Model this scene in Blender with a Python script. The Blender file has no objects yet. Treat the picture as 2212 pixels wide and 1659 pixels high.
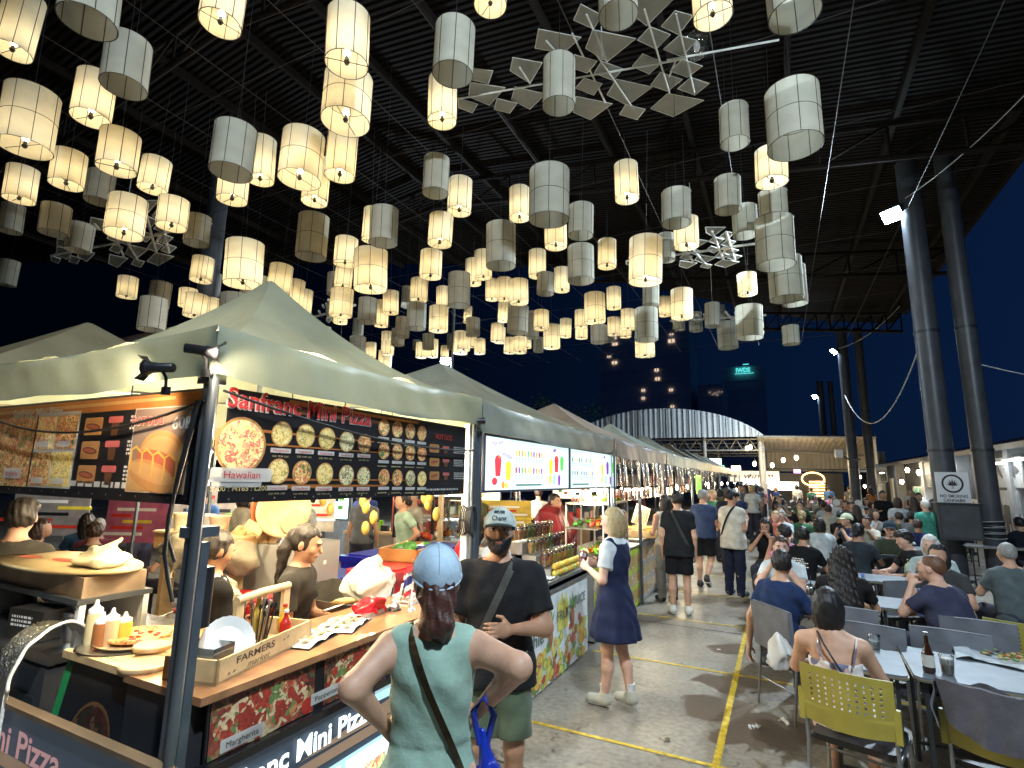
import bpy, math, random
import numpy as np
from mathutils import Vector, Matrix
R_ = math.radians
PI = math.pi
random.seed(7)
rng = np.random.RandomState(5)
S = bpy.context.scene
COL = S.collection

# ------------------------------------------------------------------ camera
FPX, PCX, PCY = 1140.0, 1106.0, 829.5       # focal length and centre, in units of a 2212 px wide picture
EYE = 1.92
def _nz(v): return v / np.linalg.norm(v)
_y = _nz(np.array([1685 - PCX, -(1040 - PCY), -FPX]))
_l = _nz(np.array([-1250 - PCX, -(985 - PCY), -FPX]))
_x = _nz(-_l + _y * _l.dot(_y)); _z = np.cross(_x, _y)
RM = np.array([_x, _y, _z])
CAM = np.array([0., 0., EYE])
def ray(px, py): return RM @ _nz(np.array([px - PCX, -(py - PCY), -FPX]))
def onz(px, py, z=0):
    d = ray(px, py); return Vector(CAM + d * ((z - EYE) / d[2]))
def onx(px, py, x):
    d = ray(px, py); return Vector(CAM + d * (x / d[0]))
def ony(px, py, y):
    d = ray(px, py); return Vector(CAM + d * (y / d[1]))
def atdepth(px, py, dep):
    return Vector(CAM + RM @ (np.array([px - PCX, -(py - PCY), -FPX]) / FPX * dep))
cd = bpy.data.cameras.new('camera'); cam = bpy.data.objects.new('camera', cd); COL.objects.link(cam)
cd.sensor_width = 36; cd.lens = 36 * FPX / 2212; cd.clip_end = 600; cd.clip_start = .05
cam.matrix_world = Matrix.Translation((0, 0, EYE)) @ Matrix(RM.tolist()).to_4x4()
S.camera = cam
# ------------------------------------------------------------------ night sky
W = bpy.data.worlds.new('World'); S.world = W; W.use_nodes = True
nt = W.node_tree; bg = nt.nodes['Background']
sky = nt.nodes.new('ShaderNodeTexSky'); sky.sky_type = 'NISHITA'; sky.sun_disc = False
sky.sun_elevation = R_(-5.5); sky.sun_rotation = R_(60); sky.ozone_density = 6; sky.dust_density = .3
hs = nt.nodes.new('ShaderNodeMix'); hs.data_type = 'RGBA'; hs.blend_type = 'ADD'; hs.inputs[0].default_value = 1
hs.inputs[7].default_value = (.008, .038, .135, 1)
nt.links.new(sky.outputs[0], hs.inputs[6])
tcw = nt.nodes.new('ShaderNodeTexCoord'); sxw = nt.nodes.new('ShaderNodeSeparateXYZ'); mrw = nt.nodes.new('ShaderNodeMapRange'); nt.links.new(tcw.outputs['Generated'], sxw.inputs[0]); nt.links.new(sxw.outputs[0], mrw.inputs[0])
for i_, v_ in ((1, -.75), (2, .35), (3, .10), (4, 1.25)): mrw.inputs[i_].default_value = v_
vmw = nt.nodes.new('ShaderNodeVectorMath'); vmw.operation = 'SCALE'; nt.links.new(hs.outputs[2], vmw.inputs[0]); nt.links.new(mrw.outputs[0], vmw.inputs['Scale']); nt.links.new(vmw.outputs[0], bg.inputs[0])
bg.inputs[1].default_value = .12
S.view_settings.view_transform = 'Standard'; S.view_settings.look = 'None'
S.view_settings.exposure = .8; S.view_settings.gamma = 1
S.render.resolution_x = 1024; S.render.resolution_y = 768
try:
    S.cycles.max_bounces = 8; S.cycles.transmission_bounces = 6; S.cycles.transparent_max_bounces = 16
except Exception: pass
WARM = (1, .80, .50); COOL = (.72, .87, 1)
def lamp(name, typ, loc, energy, color, size=.05, parent=None, target=None, spot=None, blend=.6):
    l = bpy.data.lights.new(name, typ); l.energy = energy; l.color = color
    if typ == 'AREA': l.size = size
    else: l.shadow_soft_size = size
    if typ == 'SPOT' and spot: l.spot_size = R_(spot); l.spot_blend = blend
    o = bpy.data.objects.new(name, l); COL.objects.link(o)
    o.location = loc
    if target is not None:
        d = Vector(target) - Vector(loc); o.rotation_euler = d.to_track_quat('-Z', 'Y').to_euler()
    if parent:
        o.parent = parent; o.matrix_parent_inverse = parent.matrix_basis.inverted()
    return o

# ------------------------------------------------------------------ materials
MATS = {}
def nodes(m): return m.node_tree.nodes, m.node_tree.links
def mat(name, color, rough=.65, metal=0, var=.25, vscale=6, bump=0, bscale=40, emis=0, ecol=None, alpha=1, trans=0, translucent=0, spec=.5, coat=0, sheen=0):
    if name in MATS: return MATS[name]
    m = bpy.data.materials.new(name); m.use_nodes = True; MATS[name] = m
    N, L = nodes(m); b = N['Principled BSDF']
    c = tuple(color) + (1,)
    b.inputs['Base Color'].default_value = c; b.inputs['Roughness'].default_value = rough; b.inputs['Metallic'].default_value = metal
    b.inputs['Specular IOR Level'].default_value = spec
    if coat: b.inputs['Coat Weight'].default_value = coat
    if sheen: b.inputs['Sheen Weight'].default_value = sheen
    if var or bump:
        tc = N.new('ShaderNodeTexCoord')
    if var:
        n = N.new('ShaderNodeTexNoise'); n.inputs['Scale'].default_value = vscale; n.inputs['Detail'].default_value = 5
        L.new(tc.outputs['Object'], n.inputs['Vector'])
        r = N.new('ShaderNodeValToRGB'); r.color_ramp.elements[0].position = .3; r.color_ramp.elements[1].position = .72
        r.color_ramp.elements[0].color = tuple(x * (1 - var) for x in color) + (1,)
        r.color_ramp.elements[1].color = tuple(min(1, x * (1 + var * .6)) for x in color) + (1,)
        L.new(n.outputs[0], r.inputs[0]); L.new(r.outputs[0], b.inputs['Base Color'])
    if bump:
        n2 = N.new('ShaderNodeTexNoise'); n2.inputs['Scale'].default_value = bscale; n2.inputs['Detail'].default_value = 4
        L.new(tc.outputs['Object'], n2.inputs['Vector'])
        bp = N.new('ShaderNodeBump'); bp.inputs['Strength'].default_value = bump; bp.inputs['Distance'].default_value = .01
        L.new(n2.outputs[0], bp.inputs['Height']); L.new(bp.outputs[0], b.inputs['Normal'])
    if emis:
        b.inputs['Emission Color'].default_value = tuple(ecol or color) + (1,); b.inputs['Emission Strength'].default_value = emis
    if alpha < 1: b.inputs['Alpha'].default_value = alpha
    if trans: b.inputs['Transmission Weight'].default_value = trans
    if translucent:
        t = N.new('ShaderNodeBsdfTranslucent'); t.inputs[0].default_value = c
        if var: L.new(r.outputs[0], t.inputs[0])
        mx = N.new('ShaderNodeMixShader'); mx.inputs[0].default_value = translucent
        L.new(b.outputs[0], mx.inputs[1]); L.new(t.outputs[0], mx.inputs[2]); L.new(mx.outputs[0], N['Material Output'].inputs[0])
    return m
def cloth(color, key=None, bump=.25):
    k = key or 'cloth_%02x%02x%02x' % tuple(int(min(.999, max(0, c)) * 255) for c in color)
    return mat(k, color, .9, var=.3, vscale=9, bump=bump, bscale=55, spec=.18, sheen=.12 if max(color) > .1 else 0)
def skinm(tone=0):
    cs = [(.50, .27, .17), (.40, .21, .125), (.56, .32, .21), (.30, .15, .09), (.62, .36, .26)]
    return mat('skin_%d' % tone, cs[tone], .55, var=.16, vscale=14, bump=.12, bscale=90)
def glass(name='clear_glass', tint=(1, 1, 1), rough=.03, a=.18):
    if name in MATS: return MATS[name]
    m = bpy.data.materials.new(name); m.use_nodes = True; MATS[name] = m
    N, L = nodes(m); N.remove(N['Principled BSDF'])
    t = N.new('ShaderNodeBsdfTransparent'); t.inputs[0].default_value = tuple(tint) + (1,)
    g = N.new('ShaderNodeBsdfGlossy'); g.inputs['Roughness'].default_value = rough
    f = N.new('ShaderNodeLayerWeight'); f.inputs[0].default_value = .45
    mm = N.new('ShaderNodeMath'); mm.operation = 'MULTIPLY_ADD'; mm.inputs[1].default_value = .75; mm.inputs[2].default_value = a * .4
    mx = N.new('ShaderNodeMixShader')
    L.new(f.outputs['Fresnel'], mm.inputs[0]); L.new(mm.outputs[0], mx.inputs[0]); L.new(t.outputs[0], mx.inputs[1]); L.new(g.outputs[0], mx.inputs[2])
    L.new(mx.outputs[0], N['Material Output'].inputs[0]); return m
def food(name, cols, scale=30, rough=.5, em=0, translucent=0, w=None):
    """printed or real food: patches of several colours"""
    if name in MATS: return MATS[name]
    m = bpy.data.materials.new(name); m.use_nodes = True; MATS[name] = m
    N, L = nodes(m); b = N['Principled BSDF']; b.inputs['Roughness'].default_value = rough
    tc = N.new('ShaderNodeTexCoord'); n = N.new('ShaderNodeTexNoise'); n.inputs['Scale'].default_value = scale * .8
    mxv = N.new('ShaderNodeMix'); mxv.data_type = 'RGBA'; mxv.inputs[0].default_value = .13
    L.new(tc.outputs['Object'], n.inputs['Vector']); L.new(tc.outputs['Object'], mxv.inputs[6]); L.new(n.outputs[1], mxv.inputs[7])
    v = N.new('ShaderNodeTexVoronoi'); v.inputs['Scale'].default_value = scale * 1.35; L.new(mxv.outputs[2], v.inputs['Vector'])
    sp = N.new('ShaderNodeSeparateColor'); L.new(v.outputs['Color'], sp.inputs[0])
    r = N.new('ShaderNodeValToRGB'); r.color_ramp.interpolation = 'CONSTANT'
    L.new(sp.outputs[0], r.inputs[0]); els = r.color_ramp.elements
    k = len(cols)
    while len(els) < k: els.new(.5)
    for i, c in enumerate(cols): els[i].position = i / k; els[i].color = tuple(c) + (1,)
    n3 = N.new('ShaderNodeTexNoise'); n3.inputs['Scale'].default_value = scale * 2.6; L.new(tc.outputs['Object'], n3.inputs['Vector'])
    mu = N.new('ShaderNodeMix'); mu.data_type = 'RGBA'; mu.blend_type = 'OVERLAY'; mu.inputs[0].default_value = .7
    L.new(r.outputs[0], mu.inputs[6]); L.new(n3.outputs[0], mu.inputs[7]); out = mu.outputs[2]
    L.new(out, b.inputs['Base Color'])
    if em: L.new(out, b.inputs['Emission Color']); b.inputs['Emission Strength'].default_value = em
    if translucent:
        t = N.new('ShaderNodeBsdfTranslucent'); L.new(out, t.inputs[0]); mx = N.new('ShaderNodeMixShader'); mx.inputs[0].default_value = translucent
        L.new(b.outputs[0], mx.inputs[1]); L.new(t.outputs[0], mx.inputs[2]); L.new(mx.outputs[0], N['Material Output'].inputs[0])
    return m
METAL = mat('brushed_steel', (.55, .55, .54), .32, 1, var=.15)
DMETAL = mat('dark_metal', (.05, .055, .06), .45, .6, var=.2)
WHITE = mat('white_plastic', (.78, .77, .74), .45, var=.06)
BLACK = mat('black_plastic', (.012, .012, .014), .4, var=.1)
WOOD = mat('plain_wood', (.45, .26, .11), .55, var=.35, vscale=14)
PWOOD = mat('pale_wood', (.60, .42, .21), .55, var=.25, vscale=11)

# ------------------------------------------------------------------ objects
def tag(o, label, cat, group=None, kind=None):
    if label: o['label'] = label
    if cat: o['category'] = cat
    if group: o['group'] = group
    if kind: o['kind'] = kind
    return o
def thing(name, label, cat, loc=(0, 0, 0), rz=0, group=None):
    o = bpy.data.objects.new(name, None); COL.objects.link(o); o.empty_display_size = .1
    o.location = loc; o.rotation_euler = (0, 0, rz)
    return tag(o, label, cat, group)
def copytree(o, loc=None, rz=None, label=None, parent=None):
    c = o.copy(); COL.objects.link(c); c.parent = parent
    if parent is None:
        if loc is not None: c.location = loc
        if rz is not None: c.rotation_euler = (0, 0, rz)
        if label: c['label'] = label
    for ch in o.children: copytree(ch, parent=c)
    return c
def frame(O, u, v):
    u = Vector(u).normalized(); v = Vector(v); v = (v - u * v.dot(u)).normalized(); n = u.cross(v)
    M = Matrix((u, v, n)).transposed().to_4x4(); M.translation = Vector(O); return M
_tcache = {}
def text_data(s, size, bold=0.0, shear=0.0):
    k = (s, bold, shear)
    if k not in _tcache:
        c = bpy.data.curves.new('t', 'FONT'); c.body = s; c.size = 1; c.offset = bold; c.shear = shear; c.resolution_u = 3
        o = bpy.data.objects.new('t', c); COL.objects.link(o)
        me = bpy.data.meshes.new_from_object(o.evaluated_get(bpy.context.evaluated_depsgraph_get()))
        _tcache[k] = ([tuple(v.co) for v in me.vertices], [tuple(p.vertices) for p in me.polygons])
        bpy.data.objects.remove(o); bpy.data.curves.remove(c); bpy.data.meshes.remove(me)
    vs, fs = _tcache[k]
    if not vs: return [], fs, 0, 0
    a = np.array(vs)
    return a, fs, a[:, 0].min(), a[:, 0].max()
class MB:
    def __init__(s): s.v = []; s.f = []; s.mi = []; s.mats = []; s.sm = []; s.M = Matrix.Identity(4)
    def _m(s, m):
        if m not in s.mats: s.mats.append(m)
        return s.mats.index(m)
    def add(s, vs, fs, m, smooth=False):
        o = len(s.v); M = s.M
        s.v += [tuple(M @ Vector(p)) for p in vs]; k = s._m(m)
        for f in fs: s.f.append(tuple(i + o for i in f)); s.mi.append(k); s.sm.append(smooth)
    def box(s, c, d, m, rot=None, taper=1):
        x, y, z = d[0] / 2, d[1] / 2, d[2] / 2
        vs = [Vector((a * x * (taper if e > 0 else 1), b * y * (taper if e > 0 else 1), e * z)) for e in (-1, 1) for a, b in ((-1, -1), (1, -1), (1, 1), (-1, 1))]
        if rot is not None: vs = [rot @ v for v in vs]
        s.add([v + Vector(c) for v in vs], [(3, 2, 1, 0), (4, 5, 6, 7), (0, 1, 5, 4), (1, 2, 6, 5), (2, 3, 7, 6), (3, 0, 4, 7)], m)
    def b2(s, lo, hi, m): s.box([(a + b) / 2 for a, b in zip(lo, hi)], [abs(b - a) for a, b in zip(lo, hi)], m)
    def rbox(s, c, d, r, m, n=4, flat=True):
        """box with rounded vertical corners"""
        x, y, z = d[0] / 2 - r, d[1] / 2 - r, d[2] / 2
        ring = []
        for (sx, sy, a0) in ((1, 1, 0), (-1, 1, 90), (-1, -1, 180), (1, -1, 270)):
            for i in range(n + 1):
                a = R_(a0 + 90 * i / n); ring.append((sx * x + r * math.cos(a), sy * y + r * math.sin(a)))
        k = len(ring); vs = [(c[0] + p[0], c[1] + p[1], c[2] + e * z) for e in (-1, 1) for p in ring]
        s.add(vs, [tuple(reversed(range(k))), tuple(range(k, 2 * k))] + [(i, (i + 1) % k, (i + 1) % k + k, i + k) for i in range(k)], m)
    def tube(s, pts, r, m, n=8, cap=True, r2=None):
        pts = [Vector(p) for p in pts]; rs = r if isinstance(r, (list, tuple)) else [r + ((r2 if r2 is not None else r) - r) * i / max(1, len(pts) - 1) for i in range(len(pts))]
        vs = []; up = None
        for i, p in enumerate(pts):
            d = (pts[min(i + 1, len(pts) - 1)] - pts[max(i - 1, 0)]).normalized()
            if up is None: up = Vector((0, 0, 1)) if abs(d.z) < .9 else Vector((1, 0, 0))
            a = d.cross(up).normalized(); b = a.cross(d).normalized(); up = b
            for k in range(n):
                t = 2 * PI * k / n; vs.append(p + (a * math.cos(t) + b * math.sin(t)) * rs[i])
        fs = []
        for i in range(len(pts) - 1):
            for k in range(n): fs.append((i * n + k, i * n + (k + 1) % n, (i + 1) * n + (k + 1) % n, (i + 1) * n + k))
        s.add(vs, fs, m, True)
        if cap:
            s.add(vs[:n], [tuple(range(n))], m); s.add(vs[-n:], [tuple(reversed(range(n)))], m)
    def lathe(s, prof, c, m, n=16, smooth=True, cap=True, rot=None):
        vs = []
        for (r, z) in prof:
            for k in range(n):
                t = 2 * PI * k / n; v = Vector((r * math.cos(t), r * math.sin(t), z))
                if rot is not None: v = rot @ v
                vs.append(v + Vector(c))
        fs = [(i * n + k, i * n + (k + 1) % n, (i + 1) * n + (k + 1) % n, (i + 1) * n + k) for i in range(len(prof) - 1) for k in range(n)]
        s.add(vs, fs, m, smooth)
        if cap:
            if prof[0][0] > 1e-4: s.add(vs[:n], [tuple(reversed(range(n)))], m)
            if prof[-1][0] > 1e-4: s.add(vs[-n:], [tuple(range(n))], m)
    def ell(s, c, r, m, n=10, rot=None):
        r = (r, r, r) if not isinstance(r, (tuple, list)) else r
        vs = []; k = max(4, n // 2 + 1)
        for i in range(k + 1):
            ph = PI * i / k - PI / 2
            for j in range(n):
                t = 2 * PI * j / n; v = Vector((r[0] * math.cos(ph) * math.cos(t), r[1] * math.cos(ph) * math.sin(t), r[2] * math.sin(ph)))
                if rot is not None: v = rot @ v
                vs.append(v + Vector(c))
        s.add(vs, [(i * n + j, i * n + (j + 1) % n, (i + 1) * n + (j + 1) % n, (i + 1) * n + j) for i in range(k) for j in range(n)], m, True)
    def grid(s, fn, nu, nv, m, smooth=True, closeu=False):
        vs = [fn(i / nu, j / nv) for j in range(nv + 1) for i in range(nu + 1)]
        s.add(vs, [(j * (nu + 1) + i, j * (nu + 1) + i + 1, (j + 1) * (nu + 1) + i + 1, (j + 1) * (nu + 1) + i) for j in range(nv) for i in range(nu)], m, smooth)
    # flat graphics in the local xy plane of s.M (z = layer towards the reader)
    def rect(s, x, y, w, h, m, z=.002): s.add([(x, y, z), (x + w, y, z), (x + w, y + h, z), (x, y + h, z)], [(0, 1, 2, 3)], m)
    def rrect(s, x, y, w, h, r, m, z=.002):
        vs = []
        for (cx, cy, a0) in ((x + w - r, y + h - r, 0), (x + r, y + h - r, 90), (x + r, y + r, 180), (x + w - r, y + r, 270)):
            for i in range(4): a = R_(a0 + 30 * i); vs.append((cx + r * math.cos(a), cy + r * math.sin(a), z))
        s.add(vs, [tuple(range(len(vs)))], m)
    def disc(s, x, y, r, m, z=.002, ry=None, n=24, a0=0, jit=0):
        ry = ry or r; c, q = math.cos(a0), math.sin(a0); vs = []
        for i in range(n):
            t = 2 * PI * i / n; k = 1 + jit * random.uniform(-1, 1); a, b = r * k * math.cos(t), ry * k * math.sin(t)
            vs.append((x + a * c - b * q, y + a * q + b * c, z))
        s.add(vs, [tuple(range(n))], m)
    def poly(s, pts, m, z=.002): s.add([(p[0], p[1], z) for p in pts], [tuple(range(len(pts)))], m)
    def text(s, t, x, y, size, m, z=.004, width=None, align='L', bold=.0, shear=0, rot=0):
        a, fs, x0, x1 = text_data(t, size, bold, shear)
        if len(a) == 0: return
        sx = size
        if width: sx = width / (x1 - x0)
        off = -x0 if align == 'L' else (-(x0 + x1) / 2 if align == 'C' else -x1)
        X = (a[:, 0] + off) * sx; Y = a[:, 1] * size; c, q = math.cos(rot), math.sin(rot)
        s.add([(x + p * c - r * q, y + p * q + r * c, z) for p, r in zip(X, Y)], fs, m)
    def build(s, name, parent=None, loc=None):
        me = bpy.data.meshes.new(name); me.from_pydata(s.v, [], s.f)
        for m in s.mats: me.materials.append(m)
        me.polygons.foreach_set('material_index', s.mi); me.polygons.foreach_set('use_smooth', s.sm); me.update()
        o = bpy.data.objects.new(name, me); COL.objects.link(o)
        if parent: o.parent = parent
        if loc: o.location = loc
        return o
def struct(mb, name, label=None):
    o = mb.build(name); o['kind'] = 'structure'
    if label: o['label'] = label
    return o
# ------------------------------------------------------------------ implicit surfaces (bodies, clothes, bags)
def smin(a, b, k):
    h = np.maximum(k - np.abs(a - b), 0) / k
    return np.minimum(a, b) - h * h * k * .25
def rc(P, a, b, ra, rb):
    a = np.asarray(a, np.float32); b = np.asarray(b, np.float32); d = b - a; L2 = float(d.dot(d)) + 1e-9
    t = np.clip(((P - a) @ d) / L2, 0, 1)
    q = P - a - t[:, None] * d
    return np.sqrt((q * q).sum(1)) - (ra + (rb - ra) * t)
def ell(P, c, r):
    q = P - np.asarray(c, np.float32); r = np.asarray(r, np.float32)
    k0 = np.sqrt(((q / r) ** 2).sum(1)); k1 = np.sqrt(((q / (r * r)) ** 2).sum(1)) + 1e-6
    return k0 * (k0 - 1) / k1
def surfnet(f, lo, hi, h):
    lo = np.array(lo, float); hi = np.array(hi, float); n = np.maximum(3, np.ceil((hi - lo) / h).astype(int) + 1)
    ax = [lo[i] + h * np.arange(n[i]) for i in range(3)]
    G = np.stack(np.meshgrid(*ax, indexing='ij'), -1).reshape(-1, 3).astype(np.float32)
    V = f(G).reshape(n)
    V[0] = np.maximum(V[0], 1e-3); V[-1] = np.maximum(V[-1], 1e-3); V[:, 0] = np.maximum(V[:, 0], 1e-3); V[:, -1] = np.maximum(V[:, -1], 1e-3)
    V[:, :, 0] = np.maximum(V[:, :, 0], 1e-3); V[:, :, -1] = np.maximum(V[:, :, -1], 1e-3)
    s = V < 0; cn = n - 1
    acc = np.zeros(tuple(cn) + (3,)); cnt = np.zeros(tuple(cn))
    def sl(a, o): return tuple(slice(o[i], o[i] + cn[i]) for i in range(3))
    for axis in range(3):
        for b in (0, 1):
            for c in (0, 1):
                o = [0, 0, 0]; oth = [i for i in range(3) if i != axis]; o[oth[0]] = b; o[oth[1]] = c
                o2 = list(o); o2[axis] = 1
                v0 = V[sl(V, o)]; v1 = V[sl(V, o2)]; cr = (v0 < 0) != (v1 < 0)
                t = np.where(cr, v0 / np.where(cr, v0 - v1, 1), 0)
                for i in range(3): acc[..., i] += np.where(cr, (t if i == axis else o[i]), 0)
                cnt += cr
    idx = -np.ones(tuple(cn), int); mk = cnt > 0; k = int(mk.sum())
    if k == 0: return [], []
    idx[mk] = np.arange(k); I = np.argwhere(mk)
    vs = lo + h * (I + acc[mk] / cnt[mk][:, None])
    F = []
    for axis in range(3):
        a, b = [(1, 2), (2, 0), (0, 1)][axis]
        s0 = [slice(None)] * 3; s1 = [slice(None)] * 3; s0[axis] = slice(0, -1); s1[axis] = slice(1, None)
        A = s[tuple(s0)]; B = s[tuple(s1)]; E = np.argwhere(A != B)
        E = E[(E[:, a] > 0) & (E[:, b] > 0) & (E[:, a] < n[a] - 1) & (E[:, b] < n[b] - 1)]
        if len(E) == 0: continue
        def g(da, db):
            e = E.copy(); e[:, a] -= da; e[:, b] -= db; return idx[e[:, 0], e[:, 1], e[:, 2]]
        q = np.stack([g(1, 1), g(0, 1), g(0, 0), g(1, 0)], 1)
        fl = A[E[:, 0], E[:, 1], E[:, 2]]; q[~fl] = q[~fl][:, ::-1]
        F.append(q)
    return vs, np.concatenate(F)
def sdfobj(name, parts, parent, loc=None):
    """parts: list of (fn, lo, hi, h, material) joined in one mesh"""
    AV = []; AF = []; MI = []; mats = []; off = 0
    for fn, lo, hi, h, m in parts:
        vs, fs = surfnet(fn, lo, hi, h)
        if len(vs) == 0: continue
        if m not in mats: mats.append(m)
        AV.append(vs); AF.append(fs + off); MI += [mats.index(m)] * len(fs); off += len(vs)
    if not AV: return None
    me = bpy.data.meshes.new(name); me.from_pydata(np.concatenate(AV).tolist(), [], np.concatenate(AF).tolist())
    for m in mats: me.materials.append(m)
    me.polygons.foreach_set('material_index', MI); me.polygons.foreach_set('use_smooth', [True] * len(MI)); me.update()
    o = bpy.data.objects.new(name, me); COL.objects.link(o)
    if parent: o.parent = parent
    if loc: o.location = loc
    return o
# ------------------------------------------------------------------ people (face +y, x to their right)
HAIRC = dict(black=(.012, .010, .010), brown=(.045, .022, .014), red=(.06, .018, .012), blond=(.38, .27, .13), grey=(.28, .27, .25), white=(.62, .60, .56), dark=(.022, .016, .014), ginger=(.13, .055, .025))
def hairm(c): return mat('hair_' + c, HAIRC[c], .5, var=.3, vscale=45, bump=.35, bscale=120)
def rotz(a): c, s = math.cos(a), math.sin(a); return np.array([[c, -s, 0], [s, c, 0], [0, 0, 1]], np.float32)
def rotx(a): c, s = math.cos(a), math.sin(a); return np.array([[1, 0, 0], [0, c, -s], [0, s, c]], np.float32)
def headframe(P, J):
    A = rotz(J['yaw']) @ rotx(J['nod'])      # local head -> body
    return (P - np.asarray(J['head'], np.float32)) @ A
def f_head(P, J):
    q = headframe(P, J)
    d = ell(q, (0, -.012, .02), (.076, .096, .098))
    d = smin(d, ell(q, (0, .045, -.015), (.058, .05, .075)), .03)
    d = smin(d, ell(q, (0, .030, -.062), (.052, .056, .050)), .03)
    d = smin(d, ell(q, (0, .078, -.088), (.022, .020, .020)), .02)
    d = smin(d, rc(q, (0, .094, .016), (0, .117, -.020), .007, .012), .012)
    d = smin(d, ell(q, (0, .086, .034), (.044, .013, .010)), .015)
    d = smin(d, ell(q, (0, .094, -.052), (.024, .012, .010)), .012)
    qa = q.copy(); qa[:, 0] = np.abs(qa[:, 0])
    d = smin(d, ell(qa, (.077, -.004, -.008), (.010, .020, .030)), .008)
    d = smin(d, ell(qa, (.042, .068, -.020), (.022, .022, .022)), .02)
    return d
def hairfn(style, J, noise=.004):
    def f(P):
        q = headframe(P, J)
        x, y, z = q[:, 0], q[:, 1], q[:, 2]
        strand = noise * (np.sin(x * 170 + z * 30) + .6 * np.sin(y * 150 + 2 + z * 45) + .5 * np.sin(z * 90 + x * 60))
        big = ell(q, (0, -.016, .026), (.085, .107, .106))
        if style == 'buzz':
            d = ell(q, (0, -.016, .022), (.0785, .099, .100)); d = np.maximum(d, np.minimum(y - .055, .075 - z)); d = np.maximum(d, -.05 - z); return np.maximum(d, .02 - z - np.maximum(0, -y))
        if style == 'bald': 
            d = ell(q, (0, -.018, .018), (.079, .098, .098)); d = np.maximum(d, z - .055); return np.maximum(np.maximum(d, -.06 - z), y - .01)
        d = np.maximum(big, np.minimum(y - .038 - 0 * x, .068 - z))
        if style == 'short':
            d = np.maximum(d, -.052 - z); d = np.maximum(d, np.minimum(y - .0, .02 - z))
        elif style == 'mop':
            d = smin(d, ell(q, (0, .02, .085), (.08, .085, .045)), .03); d = np.maximum(d, -.06 - z); d = np.maximum(d, np.minimum(y - .01, .01 - z))
        elif style == 'ponytail':
            d = np.maximum(d, -.055 - z); d = smin(d, ell(q, (0, -.105, .035), (.03, .03, .03)), .02)
            d = smin(d, rc(q, (0, -.110, .035), (.02, -.118, -.08), .030, .040), .02); d = smin(d, rc(q, (.02, -.118, -.08), (.05, -.06, -.34), .040, .016), .02)
        elif style == 'lowpony':
            d = np.maximum(d, -.085 - z); d = smin(d, rc(q, (0, -.075, -.04), (.01, -.10, -.12), .066, .055), .03); d = smin(d, rc(q, (.01, -.10, -.12), (.02, -.09, -.17), .055, .03), .02)
        elif style == 'bun':
            d = np.maximum(d, -.06 - z); d = smin(d, ell(q, (0, -.115, -.03), (.04, .035, .045)), .01)
        elif style == 'bob':
            d = smin(d, np.maximum(ell(q, (0, -.022, -.045), (.100, .100, .135)), y - .045), .03); d = np.maximum(d, np.minimum(y - .03, .06 - z)); d = np.maximum(d, -.150 - z); strand = strand * .6
        elif style == 'long':
            d = smin(d, np.maximum(ell(q, (0, -.03, -.04), (.098, .095, .13)), y - .03), .03)
            q2 = q.copy(); q2[:, 1] *= 1.5
            d = smin(d, rc(q2, (0, -.10, -.05), (0, -.18, -.36), .095, .085), .04); d = np.maximum(d, np.minimum(y - .03, .06 - z))
        elif style == 'curly':
            q2 = q.copy(); q2[:, 1] *= 1.3
            d = smin(d, rc(q2, (0, -.05, -.05), (0, -.14, -.40), .115, .15), .05); d = np.maximum(d, np.minimum(y - .03, .06 - z)); strand = strand * 2.2
        return d + strand
    return f
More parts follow.
